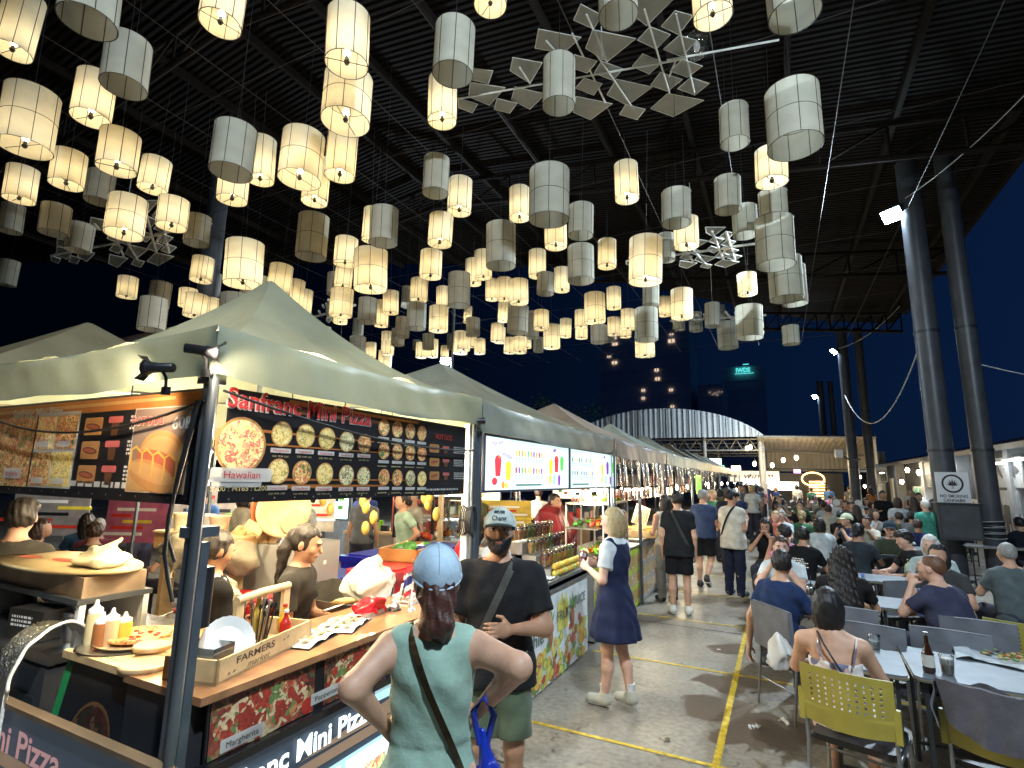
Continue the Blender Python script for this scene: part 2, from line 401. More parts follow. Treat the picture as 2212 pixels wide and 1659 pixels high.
def joints(base='stand', arms='down', lean=0, h=1.72, yaw=0, nod=0, wide=1.0, side=0, over=None):
    s = h / 1.72
    J = dict(pelvis=(0, 0, .94), hipz=.94)
    z0 = 0
    if base == 'sit': z0 = -.40
    def sp(z):  # spine offset forward for lean
        t = max(0, (z - .94) / .66); return (side * t, lean * t * (1 if t < 1 else 1))
    for n, z in (('chest', 1.28), ('neck', 1.445), ('head', 1.592)):
        a = sp(z); J[n] = (a[0], a[1] + (.015 if n == 'head' else -.005), z + z0 - (abs(lean) * .12 if n != 'chest' else 0))
    sx = .168 * wide * (over.get('sw', 1) if over else 1); a = sp(1.40)
    for k, sg in (('R', 1), ('L', -1)):
        J['sh' + k] = (a[0] + sg * sx, a[1] - .005, 1.365 + z0 - abs(lean) * .1)
        sh = J['sh' + k]
        ar = arms if isinstance(arms, str) else arms[0 if k == 'R' else 1]
        E, Wr = dict(
            down=((sg * .055, -.02, -.285), (sg * .06, .05, -.53)),
            hips=((sg * .118, -.09, -.20), (sg * .0, .035, -.345)),
            hold=((sg * .05, .02, -.27), (-sg * .05, .22, -.20)),
            phone=((sg * .05, .0, -.28), (-sg * .02, .20, -.14)),
            table=((sg * .08, .14, -.22), (-sg * .02, .37, -.235)),
            reach=((sg * .10, .12, -.24), (sg * .05, .36, -.27)),
            face=((sg * .06, .18, -.17), (-sg * .10, .20, .06)),
            cross=((sg * .07, .06, -.26), (-sg * .10, .20, -.24)),
            dangle=((sg * .10, -.08, -.27), (sg * .12, -.10, -.52)),
            back=((sg * .09, -.08, -.27), (-sg * .06, -.12, -.42)),
            work=((sg * .06, .03, -.27), (-sg * .03, .27, -.30)),
        )[ar]
        J['el' + k] = tuple(np.add(sh, E)); J['wr' + k] = tuple(np.add(sh, Wr))
        J['hip' + k] = (sg * .088, 0, .92 + z0)
        if base == 'sit': J['kn' + k] = (sg * .12, .43, .50); J['an' + k] = (sg * .12, .40, .08); J['toe' + k] = (sg * .13, .54, .03)
        else: J['kn' + k] = (sg * .10, .015, .49); J['an' + k] = (sg * .105, -.02, .085); J['toe' + k] = (sg * .125, .13, .03)
        J['hip' + k] = (sg * .088, 0 if base != 'sit' else .02, .92 + z0 + (.02 if base == 'sit' else 0))
    if over: J.update(over)
    J['z0'] = z0; J['lean'] = lean; J['side'] = side; J['yaw'] = yaw; J['nod'] = nod; J['s'] = s; J['wide'] = wide; J['base'] = base; J['h'] = h
    return J
PZ = np.array([.78, .86, .94, 1.04, 1.12, 1.28, 1.36, 1.41, 1.45, 1.50])
PROF = dict(m=(np.array([.12, .160, .168, .150, .150, .172, .168, .135, .075, .05]), np.array([.09, .118, .118, .104, .108, .122, .108, .088, .062, .05])),
            f=(np.array([.12, .165, .176, .138, .132, .150, .150, .118, .062, .045]), np.array([.09, .120, .118, .092, .092, .118, .098, .078, .052, .045])),
            b=(np.array([.12, .180, .190, .185, .185, .190, .178, .14, .085, .06]), np.array([.09, .135, .145, .150, .150, .140, .118, .095, .07, .06])))
def loft(P, J, sex, grow=0, zlo=.80, zhi=1.46, flare=None, hold=None):
    z0 = J['z0']; z = P[:, 2] - z0
    t = np.clip((z - .94) / .66, 0, 1)
    x = P[:, 0] - J['side'] * t; y = P[:, 1] - J['lean'] * t; z = z if hold is None else np.maximum(z, hold) 
    w, d = PROF[sex]; wx = np.interp(z, PZ, w * J['wide']) + grow; wy = np.interp(z, PZ, d) + grow
    if flare is not None:
        fz, fw, fd = flare; wx = np.where(z < fz[-1], np.interp(z, fz, fw), wx); wy = np.where(z < fz[-1], np.interp(z, fz, fd), wy)
        th = np.arctan2(y, x); am = np.clip((fz[-1] - z) * 1.2, 0, 1); k = 1 + am * (.055 * np.sin(th * 9 + 1) + .03 * np.sin(th * 16)); wx = wx * k; wy = wy * k
    r = np.sqrt((x / wx) ** 2 + (y / wy) ** 2); dd = (r - 1) * np.minimum(wx, wy) * .9
    z = P[:, 2] - z0
    return np.maximum(np.maximum(dd, z - zhi), zlo - z)
def f_body(J, sex, head=True):
    def f(P):
        d = loft(P, J, sex, -.004, .82, 1.44)
        d = smin(d, rc(P, J['neck'], np.add(J['head'], (0, -.01, -.03)), .056, .050), .03)
        for k in 'RL':
            d = smin(d, rc(P, np.add(J['neck'], (0, 0, -.032)), J['sh' + k], .046, .050), .05)
            ak = J.get('ak', 1); up = smin(rc(P, J['sh' + k], J['el' + k], .051 * ak, .038 * ak), rc(P, J['el' + k], J['wr' + k], .040 * ak, .025), .02); d = smin(d, up, .025)
            mid = tuple(np.add(np.array(J['kn' + k]) * .62 + np.array(J['an' + k]) * .38, (0, -.018, 0)))
            leg = smin(rc(P, J['hip' + k], J['kn' + k], .088, .054), smin(rc(P, J['kn' + k], mid, .050, .054), rc(P, mid, J['an' + k], .052, .034), .02), .03); d = smin(d, leg, .03)
            d = smin(d, rc(P, np.add(J['an' + k], (0, -.02, -.045)), J['toe' + k], .036, .026), .02)
        if head: d = smin(d, f_head(P, J), .015)
        return d
    return f
def f_hand(J, k, curl=.6):
    e = np.array(J['el' + k]); w = np.array(J['wr' + k]); d = _nz(w - e); sg = 1 if k == 'R' else -1
    ref = np.array(J.get('palm' + k, (-sg * 1., .2, 0))); n = ref - d * ref.dot(d)     # palm normal
    n = _nz(n); s = np.cross(d, n) * sg       # towards the thumb is +s
    s = _nz(s)
    if J.get('thumb' + k) is not None and s.dot(np.array(J['thumb' + k])) < 0: s = -s
    def f(P):
        c = w + d * .055
        q = P - c.astype(np.float32); A = np.stack([s, d, n], 1).astype(np.float32); q = q @ A
        dd = ell(q, (0, 0, 0), (.040, .052, .016)); dd = smin(dd, rc(P, w - d * .02, w + d * .02, .025, .024), .02)
        for i, (o, L) in enumerate(((.030, .070), (.010, .078), (-.010, .072), (-.029, .058))):
            a = w + d * .090 + s * o; b = a + (d * math.cos(curl * .7) + n * math.sin(curl * .7)) * L * .5
            c2 = b + (d * math.cos(curl * 1.9) + n * math.sin(curl * 1.9)) * L * .5
            dd = smin(dd, smin(rc(P, a, b, .0092, .0085), rc(P, b, c2, .0085, .0068), .003), .006)
        a = w + d * .03 + s * .030; b = a + (s * .75 + d * .55 + n * .25) * .04; c2 = b + (d * .8 + n * .45 + s * .2) * .030
        return smin(dd, smin(rc(P, a, b, .0125, .010), rc(P, b, c2, .010, .008), .004), .008)
    c = w + d * .07
    return f, c - .13, c + .13
def f_torsocloth(J, sex, grow, hem, neckz=1.435, sleeve=.55, slr=.062, wr=.004, flare=None, ends=None):
    slr = slr * (1 + (J.get('ak', 1) - 1) * .9)
    def f(P):
        g2 = grow + (.016 * np.clip((1.06 - (P[:, 2] - J['z0'])) / .16, 0, 1) if hem < .9 and flare is None else 0)
        d = loft(P, J, sex, g2, hem, 1.46 if neckz > 1.44 else neckz, flare, .945 if flare is None else None)
        for k in 'RL':
            d = smin(d, rc(P, np.add(J['neck'], (0, 0, -.034)), J['sh' + k], .054, .057), .05) if sleeve > 0 else d
            if sleeve > 0:
                a = np.array(J['sh' + k]); b = np.array(J['el' + k]); w = np.array(J['wr' + k])
                if sleeve <= 1:
                    e = a + (b - a) * sleeve; di = _nz(b - a); q = rc(P, a, a + (b - a) * min(1.05, sleeve + .15), slr * .95, slr); q = np.maximum(q, (P - e.astype(np.float32)) @ di.astype(np.float32))
                else: q = smin(rc(P, a, b, slr * .95, slr * .85), rc(P, b, w, slr * .8, slr * .65), .02)
                d = smin(d, q, .03)
            else:
                d = smin(d, rc(P, np.add(J['neck'], (0, 0, -.034)), np.array(J['neck']) + (np.array(J['sh' + k]) - J['neck'] + [0, 0, .008]) * .74, .055, .056), .04)
        x, y, z = P[:, 0], P[:, 1], P[:, 2]
        d = d + wr * (np.sin(z * 46 + x * 22 + 3 * np.sin(x * 13)) + .8 * np.sin(x * 50 + z * 27 + y * 18)) * .6
        d = np.maximum(d, -(np.sqrt((x - J['neck'][0]) ** 2 + (y - J['neck'][1] - .010) ** 2 + (z - J['neck'][2] - .02) ** 2) - .066))
        return d
    return f
def f_legs(J, sex, grow, frac, top=1.0, r=(.105, .085, .065), wr=.004):
    def f(P):
        d = loft(P, J, sex, grow, .80, top)
        for k in 'RL':
            a = np.array(J['hip' + k]); b = np.array(J['kn' + k]); c = np.array(J['an' + k])
            if frac <= 1:
                e = a + (b - a) * frac; di = _nz(b - a); q = rc(P, a, a + (b - a) * (frac + .1), r[0], r[1] + .012); q = np.maximum(q, (P - e.astype(np.float32)) @ di.astype(np.float32))
            else: q = smin(rc(P, a, b, r[0], r[1]), rc(P, b, c + (0, 0, -.02), r[1], r[2]), .03)
            d = smin(d, q, .03)
        if J['base'] == 'sit': pass
        return d + wr * np.sin(P[:, 2] * 40 + P[:, 0] * 25 + P[:, 1] * 20) * .8
    return f
def bounds(J, pad=.13):
    pts = np.array([v for v in J.values() if isinstance(v, (tuple, list, np.ndarray)) and len(v) == 3 and not isinstance(v, str)])
    pts = np.concatenate([pts, [np.add(J['head'], (0, 0, .02))]]); return pts.min(0) - pad, pts.max(0) + pad
def person(label, loc, rz, h=1.72, base='stand', arms='down', sex='m', top=('tee', (.02, .02, .025)), bottom=('pants', (.03, .03, .04)), hair=('short', 'black'),
           skin=0, lean=0, yaw=0, nod=0, wide=1.0, side=0, res=.016, shoes=(.03, .03, .03), over=None, group=None, cap=None, beard=False, hands=True, strap=None, face=True, build=True, sock=None):
    J = joints(base, arms, lean, h, yaw, nod, wide, side, over)
    o = thing('person', label, 'person', loc, rz, group); s = J['s']; o.scale = (s, s, s)
    lo, hi = bounds(J); sk = skinm(skin)
    z0 = J['z0']
    parts = [(f_body(J, sex), lo, hi, res, sk)]
    if hands:
        for k in 'RL':
            f, a, b = f_hand(J, k); parts.append((f, a, b, min(res * .5, .006), sk))
    if res < .014: parts = [(f_body(J, sex, False), lo, hi, res, sk), (lambda P: smin(f_head(P, J), rc(P, J['neck'], np.add(J['head'], (0, -.01, -.03)), .0565, .0505), .02), np.subtract(J['head'], (.13, .15, .17)), np.add(J['head'], (.13, .16, .14)), .0062, sk)] + parts[1:]
    b = sdfobj('body', parts, o)
    if top[0] == 'shirt':
        q = MB(); nk = np.array(J['neck']); q.tube([tuple(nk + (.072 * math.sin(t), .014 - .066 * math.cos(t), .012 - .030 * (1 - math.cos(t)) / 2 * 1.2)) for t in np.linspace(-2.7, 2.7, 25)], .015, cloth(top[1]), 6); q.build('collar', o)
    kind, c = top[0], top[1]; m = cloth(c) if isinstance(c, tuple) else c
    L, H = lo.copy(), hi.copy()
    if kind in ('tee', 'shirt', 'long'):
        sl = dict(tee=.62, shirt=.72, long=2)[kind]; hem = top[2] if len(top) > 2 else .86
        if base == 'sit': hem = max(hem, .90)
        L2 = L.copy(); L2[2] = hem + z0 - .02; sdfobj('shirt', [(f_torsocloth(J, sex, .014, hem, sleeve=sl), np.minimum(L2, lo + (0, 0, 9)), H, res, m)], o)
    elif kind == 'tank': L2 = L.copy(); L2[2] = .86 + z0; sdfobj('top', [(f_torsocloth(J, sex, .010, .88, sleeve=0), L2, H, res, m)], o)
    elif kind == 'dress':
        fl = top[2]; L2 = L.copy(); L2[2] = fl[0][0] - .02; L2[0] = min(L2[0], -.45); L2[1] = min(L2[1], -.38); H2 = H.copy(); H2[0] = max(H[0], .45); H2[1] = max(H[1], .38)
        sdfobj('dress', [(f_torsocloth(J, sex, .008, fl[0][0], sleeve=top[3] if len(top) > 3 else 0, flare=fl, neckz=top[4] if len(top) > 4 else 1.46), L2, H2, res, m)], o)
    if bottom:
        bm = cloth(bottom[1]) if isinstance(bottom[1], tuple) else bottom[1]
        H3 = H.copy(); H3[2] = 1.03 + z0 + .02; 
        if base == 'sit': H3[2] = max(H3[2], .66)
        fr = dict(pants=2, shorts=.86, short=.55)[bottom[0]]
        sdfobj('trousers' if fr > 1 else 'shorts', [(f_legs(J, sex, .009, fr), L, H3, res, bm)], o)
    if shoes:
        sm = mat('shoe_%.2f_%.2f_%.2f' % shoes, shoes, .6, var=.2); SO = mat('shoe_sole', (.6, .58, .53), .7)
        for k in 'RL':
            a = np.array(J['an' + k]); t = np.array(J['toe' + k])
            def f(P, a=a, t=t):
                d = rc(P, a + (0, -.025, -.025), t + (0, -.015, .018), .047, .042); d = smin(d, rc(P, a + (0, 0, .015), a + (0, 0, -.03), .046, .048), .02); return np.maximum(d, (min(a[2] - .085, t[2] - .03) + .004) - P[:, 2])
            mn = np.minimum(a, t) - .08; mx = np.maximum(a, t) + .08
            sdfobj('shoe', [(f, mn, mx, min(res, .009 if res < .0165 else .014), sm)], o)
            if res < .0185:
                def fs(P, a=a, t=t):
                    d = rc(P, a + (0, -.03, -.025), t + (0, -.01, .018), .051, .046); zz = P[:, 2] - (min(a[2] - .085, t[2] - .03)) - np.maximum(0, (a[2] - .085) - (t[2] - .03)) * np.clip((t[1] - P[:, 1]) / max(.02, t[1] - a[1]), 0, 1); return np.maximum(d, np.abs(zz - .012) - .013)
                sdfobj('sole', [(fs, mn - (0, 0, .02), mx, .008, SO)], o)
            if sock: 
                q = MB(); q.lathe([(.037, .0), (.037, .05), (.041, .09), (.042, .10)], tuple(a + (0, 0, -.0)), sock, 12); q.build('sock', o)
    if hair:
        st = hair[0]; hb = dict(curly=(.30, .22, .60), long=(.16, .26, .52), ponytail=(.13, .22, .42), lowpony=(.13, .2, .30)).get(st, (.14, .17, .20))
        hc = np.array(J['head']); sdfobj('hair', [(hairfn(st, J), hc - (hb[0], hb[1] + .05, hb[2]), hc + (hb[0], .20, .17), min(res, .010), hairm(hair[1]))], o)
    A = Matrix(rotz(yaw).dot(rotx(nod)).tolist()).to_4x4(); A.translation = Vector(J['head'])
    if face:
        EW = mat('eye_white', (.55, .52, .48), .3, var=0); EB = mat('eye_dark', (.02, .012, .01), .2, var=0); LP = mat('lips_%d' % skin, (.35, .11, .09), .45, var=.1); BR = hairm(hair[1] if hair else 'dark')
        e = MB(); e.M = A
        for sg in (-1, 1):
            e.ell((sg * .031, .0835, .013), (.014, .010, .0065), EW, 8); e.ell((sg * .031, .0905, .013), (.0062, .0045, .0062), EB, 8)
            e.tube([(sg * .015, .0985, .028), (sg * .032, .098, .034), (sg * .048, .088, .029)], [.0035, .004, .002], BR, 5)
            e.tube([(sg * .018, .0915, .019), (sg * .031, .0945, .0215), (sg * .044, .087, .018)], .0018, EB, 4)
        e.build('eyes', o)
        l = MB(); l.M = A; l.ell((0, .1035, -.0485), (.021, .006, .0038), LP, 8); l.ell((0, .1035, -.0565), (.018, .006, .0045), LP, 8); l.build('mouth', o)
    if beard:
        def fb(P):
            q = headframe(P, J); d = f_head(P, J) - .0075 - .002 * np.sin(q[:, 0] * 200) * np.sin(q[:, 2] * 170); x, y, z = q[:, 0], q[:, 1], q[:, 2]
            d = np.maximum(d, z + .034 - .75 * np.maximum(0, np.abs(x) - .046)); d = np.maximum(d, -y + .018)
            lip = ell(q, (0, .105, -.053), (.024, .03, .010)); nose = ell(q, (0, .112, -.012), (.03, .03, .022)); cheek = np.maximum(np.abs(x) * -1 + .040, -1 * (z + .040)) * -1
            d = np.maximum(d, -lip); d = np.maximum(d, -nose); return d
        hc = np.array(J['head']); sdfobj('beard', [(fb, hc - (.12, .14, .16), hc + (.12, .16, .04), .006, hairm('black'))], o)
    if cap:
        cc, bc = cap
        def fc(P):
            q = headframe(P, J); d = ell(q, (0, -.012, .036), (.094, .118, .107))
            d = np.maximum(d, .034 - q[:, 2] + .32 * np.minimum(0, q[:, 1])); return d + .0015 * np.sin(q[:, 0] * 60) * np.sin(q[:, 1] * 55)
        def fr(P):
            q = headframe(P, J); y = q[:, 1] * 1; zz = q[:, 2] - .046 + .12 * (y - .09) + 2.2 * q[:, 0] ** 2
            d = np.maximum(np.sqrt((q[:, 0] / .078) ** 2 + ((y - .085) / .10) ** 2) - 1, 0) * .08; d = np.sqrt(d ** 2 + zz ** 2) - .005; return np.maximum(d, .078 - y - 2 * q[:, 0] ** 2 * 0 - .0)
        hc = np.array(J['head']); sdfobj('cap', [(fc, hc - (.13, .15, .05), hc + (.13, .15, .17), .006, cloth(cc)), (fr, hc - (.16, .16, .10), hc + (.16, .25, .13), .008, cloth(bc))], o)
        sm_ = MB(); sm_.M = Matrix(rotz(yaw).dot(rotx(nod)).tolist()).to_4x4(); sm_.M.translation = Vector(J['head'])
        for a in range(6):
            t = PI / 6 + a * PI / 3; sm_.tube([(.0955 * math.cos(t) * math.sin(b), -.012 + .1195 * math.sin(t) * math.sin(b), .036 + .1085 * math.cos(b)) for b in np.linspace(.05, 1.45, 10)], .0014, cloth(tuple(x * .7 for x in cc)), 4)
        sm_.ell((0, -.012, .145), (.009, .009, .005), cloth(cc), 8); sm_.tube([(.0915 * math.cos(t), -.012 + .1145 * math.sin(t), .036 + .32 * min(0, -.012 + .1145 * math.sin(t))) for t in np.linspace(0, 2 * PI, 41)], .0045, cloth(cc), 6); sm_.build('cap_seams', o)
    if strap:
        sg, colr, wd = strap[:3]; w, d = PROF[sex]
        q = MB(); pts = []
        for i in range(41):
            u = i / 40; ang = 2 * PI * u; zz = 1.185 + .265 * math.cos(ang); xx = sg * .115 * math.cos(ang) * (1.05) + sg * -.03
            z_ = zz; wx = float(np.interp(z_, PZ, w)) + .018; wy = float(np.interp(z_, PZ, d)) + .020; xx = max(-wx * .98, min(wx * .98, xx))
            yy = wy * math.sqrt(max(0, 1 - (xx / wx) ** 2)) * (1 if math.sin(ang) > 0 else -1); t = max(0, (z_ - .94) / .66)
            pts.append(Vector((xx + side * t, yy + lean * t, z_ + z0)))
        for i in range(40):
            a, b = pts[i], pts[i + 1]; dr = (b - a).normalized(); nrm = Vector(((a.x) * .3, a.y, 0)).normalized() if abs(a.y) > .02 else Vector((sg * .3, 0, 1)).normalized(); t = dr.cross(nrm).normalized() * wd
            q.add([a - t, a + t, b + t, b - t, a - t + nrm * .004, a + t + nrm * .004, b + t + nrm * .004, b - t + nrm * .004], [(0, 1, 2, 3), (4, 5, 6, 7), (0, 4, 7, 3), (1, 5, 6, 2)], cloth(colr), True)
        q.build('bag_strap', o)
    o['_j'] = 0; del o['_j']
    return o, J
# ------------------------------------------------------------------ ground
def floormat():
    m = bpy.data.materials.new('worn_concrete'); m.use_nodes = True; N, L = nodes(m); b = N['Principled BSDF']
    g = N.new('ShaderNodeNewGeometry')
    def noise(sc, det=6, dis=0):
        n = N.new('ShaderNodeTexNoise'); n.inputs['Scale'].default_value = sc; n.inputs['Detail'].default_value = det; n.inputs['Distortion'].default_value = dis
        L.new(g.outputs['Position'], n.inputs['Vector']); return n
    def ramp(src, p0, c0, p1, c1):
        r = N.new('ShaderNodeValToRGB'); r.color_ramp.elements[0].position = p0; r.color_ramp.elements[1].position = p1
        r.color_ramp.elements[0].color = tuple(c0) + (1,); r.color_ramp.elements[1].color = tuple(c1) + (1,); L.new(src, r.inputs[0]); return r
    def mixc(f, a, bb, mode='MIX'):
        x = N.new('ShaderNodeMix'); x.data_type = 'RGBA'; x.blend_type = mode
        if isinstance(f, float): x.inputs[0].default_value = f
        else: L.new(f, x.inputs[0])
        for s, v in ((6, a), (7, bb)):
            if isinstance(v, tuple): x.inputs[s].default_value = v + (1,)
            else: L.new(v, x.inputs[s])
        return x
    base = ramp(noise(.9, 8, .4).outputs[0], .32, (.17, .148, .118), .70, (.32, .285, .23))
    fine = ramp(noise(22, 6).outputs[0], .35, (.72, .72, .72), .65, (1.1, 1.1, 1.1))
    c = mixc(1.0, base.outputs[0], fine.outputs[0], 'MULTIPLY')
    sp = ramp(noise(5.5, 3, 1.2).outputs[0], .63, (0, 0, 0), .70, (1, 1, 1))
    c = mixc(sp.outputs[0], c.outputs[2], (.10, .085, .07)); c.inputs[0].default_value = .3
    # brown stains beside the yellow line: distance to a few spots, edge broken by noise
    wob = noise(3.2, 4); last = None
    for (x, y, r) in ((-.62, 5.2, .30), (-.25, 4.95, .34), (.05, 5.0, .24), (-.55, 5.85, .26), (-.62, 7.0, .22), (-.45, 4.75, .16), (.1, 3.9, .2), (-.3, 8.9, .3)):
        vd = N.new('ShaderNodeVectorMath'); vd.operation = 'DISTANCE'; L.new(g.outputs['Position'], vd.inputs[0]); vd.inputs[1].default_value = (x, y, 0)
        a = N.new('ShaderNodeMath'); a.operation = 'SUBTRACT'; L.new(vd.outputs['Value'], a.inputs[0]); a.inputs[1].default_value = r
        if last is None: last = a
        else:
            q = N.new('ShaderNodeMath'); q.operation = 'MINIMUM'; L.new(last.outputs[0], q.inputs[0]); L.new(a.outputs[0], q.inputs[1]); last = q
    w = N.new('ShaderNodeMath'); w.operation = 'MULTIPLY_ADD'; w.inputs[1].default_value = .5; L.new(wob.outputs[0], w.inputs[0]); L.new(last.outputs[0], w.inputs[2])
    st = ramp(w.outputs[0], .235, (1, 1, 1), .265, (0, 0, 0))
    c = mixc(st.outputs[0], c.outputs[2], (.125, .092, .066))
    L.new(c.outputs[2], b.inputs['Base Color'])
    rr = ramp(noise(1.6, 5, .6).outputs[0], .35, (.34,) * 3, .7, (.66,) * 3)
    r2 = mixc(st.outputs[0], rr.outputs[0], (.30, .30, .30)); L.new(r2.outputs[2], b.inputs['Roughness'])
    bp = N.new('ShaderNodeBump'); bp.inputs['Strength'].default_value = .25; bp.inputs['Distance'].default_value = .01; L.new(noise(35, 5).outputs[0], bp.inputs['Height']); L.new(bp.outputs[0], b.inputs['Normal'])
    return m
FL = floormat()
f = MB(); f.add([(-300, -60, 0), (300, -60, 0), (300, 400, 0), (-300, 400, 0)], [(0, 1, 2, 3)], FL); struct(f, 'ground', 'worn stained concrete market floor')
YEL = mat('worn_yellow_paint', (.62, .43, .03), .5, var=.45, vscale=18)
f = MB()
def strip(x0, y0, x1, y1, z=.004): f.add([(x0, y0, z), (x1, y0, z), (x1, y1, z), (x0, y1, z)], [(0, 1, 2, 3)], YEL)
strip(-.535, 1.0, -.485, 34)
for k in range(14):
    y = 2.27 + 1.93 * k; strip(-2.0, y - .02, -.535, y + .02)
    if k in (1, 2, 3, 4): strip(-.485, y - .02, 1.2, y + .02)
struct(f, 'floor_marking', 'yellow painted bay lines on the concrete')
f = MB(); DJ = mat('floor_joint', (.012, .011, .010), .6)
for y in (7.7, 3.55): f.add([(-2, y - .012, .003), (6, y - .012, .003), (6, y + .012, .003), (-2, y + .012, .003)], [(0, 1, 2, 3)], DJ)
f.build('joint')['kind'] = 'structure'
# ------------------------------------------------------------------ great hall roof
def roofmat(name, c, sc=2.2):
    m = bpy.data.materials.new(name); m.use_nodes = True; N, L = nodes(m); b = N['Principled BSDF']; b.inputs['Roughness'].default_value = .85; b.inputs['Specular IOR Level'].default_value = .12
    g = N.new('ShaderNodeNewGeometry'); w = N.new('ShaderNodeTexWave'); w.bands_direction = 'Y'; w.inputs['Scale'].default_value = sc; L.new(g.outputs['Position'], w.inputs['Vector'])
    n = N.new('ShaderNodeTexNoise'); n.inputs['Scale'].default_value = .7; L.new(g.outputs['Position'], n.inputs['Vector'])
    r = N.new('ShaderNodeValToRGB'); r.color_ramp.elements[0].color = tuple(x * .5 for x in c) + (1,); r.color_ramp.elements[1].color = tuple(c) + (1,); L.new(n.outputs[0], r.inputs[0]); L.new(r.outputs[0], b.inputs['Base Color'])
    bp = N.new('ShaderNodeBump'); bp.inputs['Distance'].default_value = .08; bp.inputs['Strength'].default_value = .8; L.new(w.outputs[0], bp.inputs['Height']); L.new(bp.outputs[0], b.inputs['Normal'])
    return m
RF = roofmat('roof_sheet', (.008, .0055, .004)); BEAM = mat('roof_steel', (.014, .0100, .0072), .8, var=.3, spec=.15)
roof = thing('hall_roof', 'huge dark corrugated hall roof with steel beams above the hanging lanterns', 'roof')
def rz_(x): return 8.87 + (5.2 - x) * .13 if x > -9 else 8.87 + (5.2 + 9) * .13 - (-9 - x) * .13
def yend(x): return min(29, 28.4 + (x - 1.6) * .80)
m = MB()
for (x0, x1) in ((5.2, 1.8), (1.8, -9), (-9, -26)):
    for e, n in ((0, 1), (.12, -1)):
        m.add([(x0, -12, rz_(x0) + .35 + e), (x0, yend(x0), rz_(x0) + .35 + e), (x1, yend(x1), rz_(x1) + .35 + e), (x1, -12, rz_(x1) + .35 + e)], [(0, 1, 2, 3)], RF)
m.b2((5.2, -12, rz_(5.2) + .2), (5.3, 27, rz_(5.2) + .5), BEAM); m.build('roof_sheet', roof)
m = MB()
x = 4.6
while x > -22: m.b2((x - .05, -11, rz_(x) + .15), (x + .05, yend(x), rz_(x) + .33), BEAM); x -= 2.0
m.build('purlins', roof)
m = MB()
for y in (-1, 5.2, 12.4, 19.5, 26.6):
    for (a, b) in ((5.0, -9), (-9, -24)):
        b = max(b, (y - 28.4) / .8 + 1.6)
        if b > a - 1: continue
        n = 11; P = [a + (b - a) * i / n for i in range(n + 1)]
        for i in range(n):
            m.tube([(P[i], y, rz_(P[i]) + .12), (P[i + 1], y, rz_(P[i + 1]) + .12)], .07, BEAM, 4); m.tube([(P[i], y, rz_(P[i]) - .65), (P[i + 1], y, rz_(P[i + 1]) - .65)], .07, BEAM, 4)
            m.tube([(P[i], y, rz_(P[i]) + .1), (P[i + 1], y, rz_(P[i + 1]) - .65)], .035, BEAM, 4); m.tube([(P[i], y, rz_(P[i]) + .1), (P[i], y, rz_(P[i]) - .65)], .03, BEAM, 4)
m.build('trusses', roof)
# columns with floodlights
COLM = mat('column_paint', (.06, .064, .075), .42, var=.3, vscale=3, bump=.15)
FLOODG = mat('floodlight_glass', (.8, .92, 1), emis=200, ecol=(.62, .84, 1))
def column(x, y, r, label):
    o = thing('steel_column', label, 'column', (x, y, 0), 0, 'tall steel columns along the food court')
    m = MB(); m.tube([(0, 0, 0), (0, 0, 5), (0, 0, rz_(x) + .2)], r, COLM, 20); m.lathe([(r + .09, 0), (r + .09, .03), (r + .01, .04)], (0, 0, 0), COLM, 20); m.build('shaft', o)
    m = MB(); m.lathe([(r + .012, 0), (r + .014, .03), (r + .012, .06)], (0, 0, 2.6), DMETAL, 20, cap=False); m.lathe([(r + .012, 0), (r + .014, .03), (r + .012, .06)], (0, 0, 5.2), DMETAL, 20, cap=False); m.build('clamp', o); return o
def flood(x, y, z, label, aim, e=650, size=1.0, glassm=FLOODG):
    o = thing('floodlight', label, 'floodlight', (x, y, z), math.atan2(-aim[0], aim[1]) if False else 0, 'floodlights on the columns')
    d = Vector(aim).normalized(); q = d.to_track_quat('Y', 'Z').to_matrix().to_4x4()
    m = MB(); m.M = q; m.box((0, -.05, 0), (.44 * size, .09, .34 * size), DMETAL)
    for k in range(7): m.box((-.13 * size + k * .043 * size, -.11, 0), (.012, .05, .22 * size), DMETAL)
    m.build('housing', o)
    m = MB(); m.M = q; m.rrect(-.15 * size, -.11 * size, .3 * size, .22 * size, .02, glassm, 0); 
    for i, v in enumerate(m.v): pass
    g = MB(); g.M = q @ Matrix.Rotation(R_(-90), 4, 'X'); g.rrect(-.20 * size, -.15 * size, .4 * size, .30 * size, .02, glassm, .004); g.build('lens', o)
    m = MB(); m.tube([(0, 0, 0), (.12, 0, .02), (.34, 0, 0)], .022, DMETAL, 6); m.build('bracket', o)
    if e:
        l = lamp('flood_light', 'SPOT', (0, 0, 0), e, COOL, .16, spot=128, blend=.6); l.parent = o; l.location = d * .12; l.rotation_euler = d.to_track_quat('-Z', 'Y').to_euler()
    return o
for i, (y, w1, w2) in enumerate(((14.2, 'nearest thick steel column with the cannabis sign', 'slimmer column with cord wrapped round its foot, behind the nearest thick one'), (29.4, 'second thick steel column down the food court', 'slimmer column beside the second thick one'), (45, 'farthest thick steel column by the food court', 'slimmer column beside the farthest thick one'), (-1, 'thick steel column behind the viewer', ''))):
    column(3.1, y, .22, w1)
    if w2: column(3.76, y - .1, .18, w2)
flood(2.72, 14.2, 8.1, 'bright floodlight on the nearest column, topmost lamp at right', (-.55, -.75, -.75), 2300)
flood(2.72, 29.4, 8.2, 'floodlight on the second column, smaller than the nearest one', (-.75, -.2, -.7), 2600)
flood(2.72, 45, 8.2, 'farthest small floodlight on the third column', (-.6, -.6, -.7), 900)
flood(2.72, -1.2, 8.1, 'floodlight on the column behind the viewer', (-.45, .7, -.85), 1900)
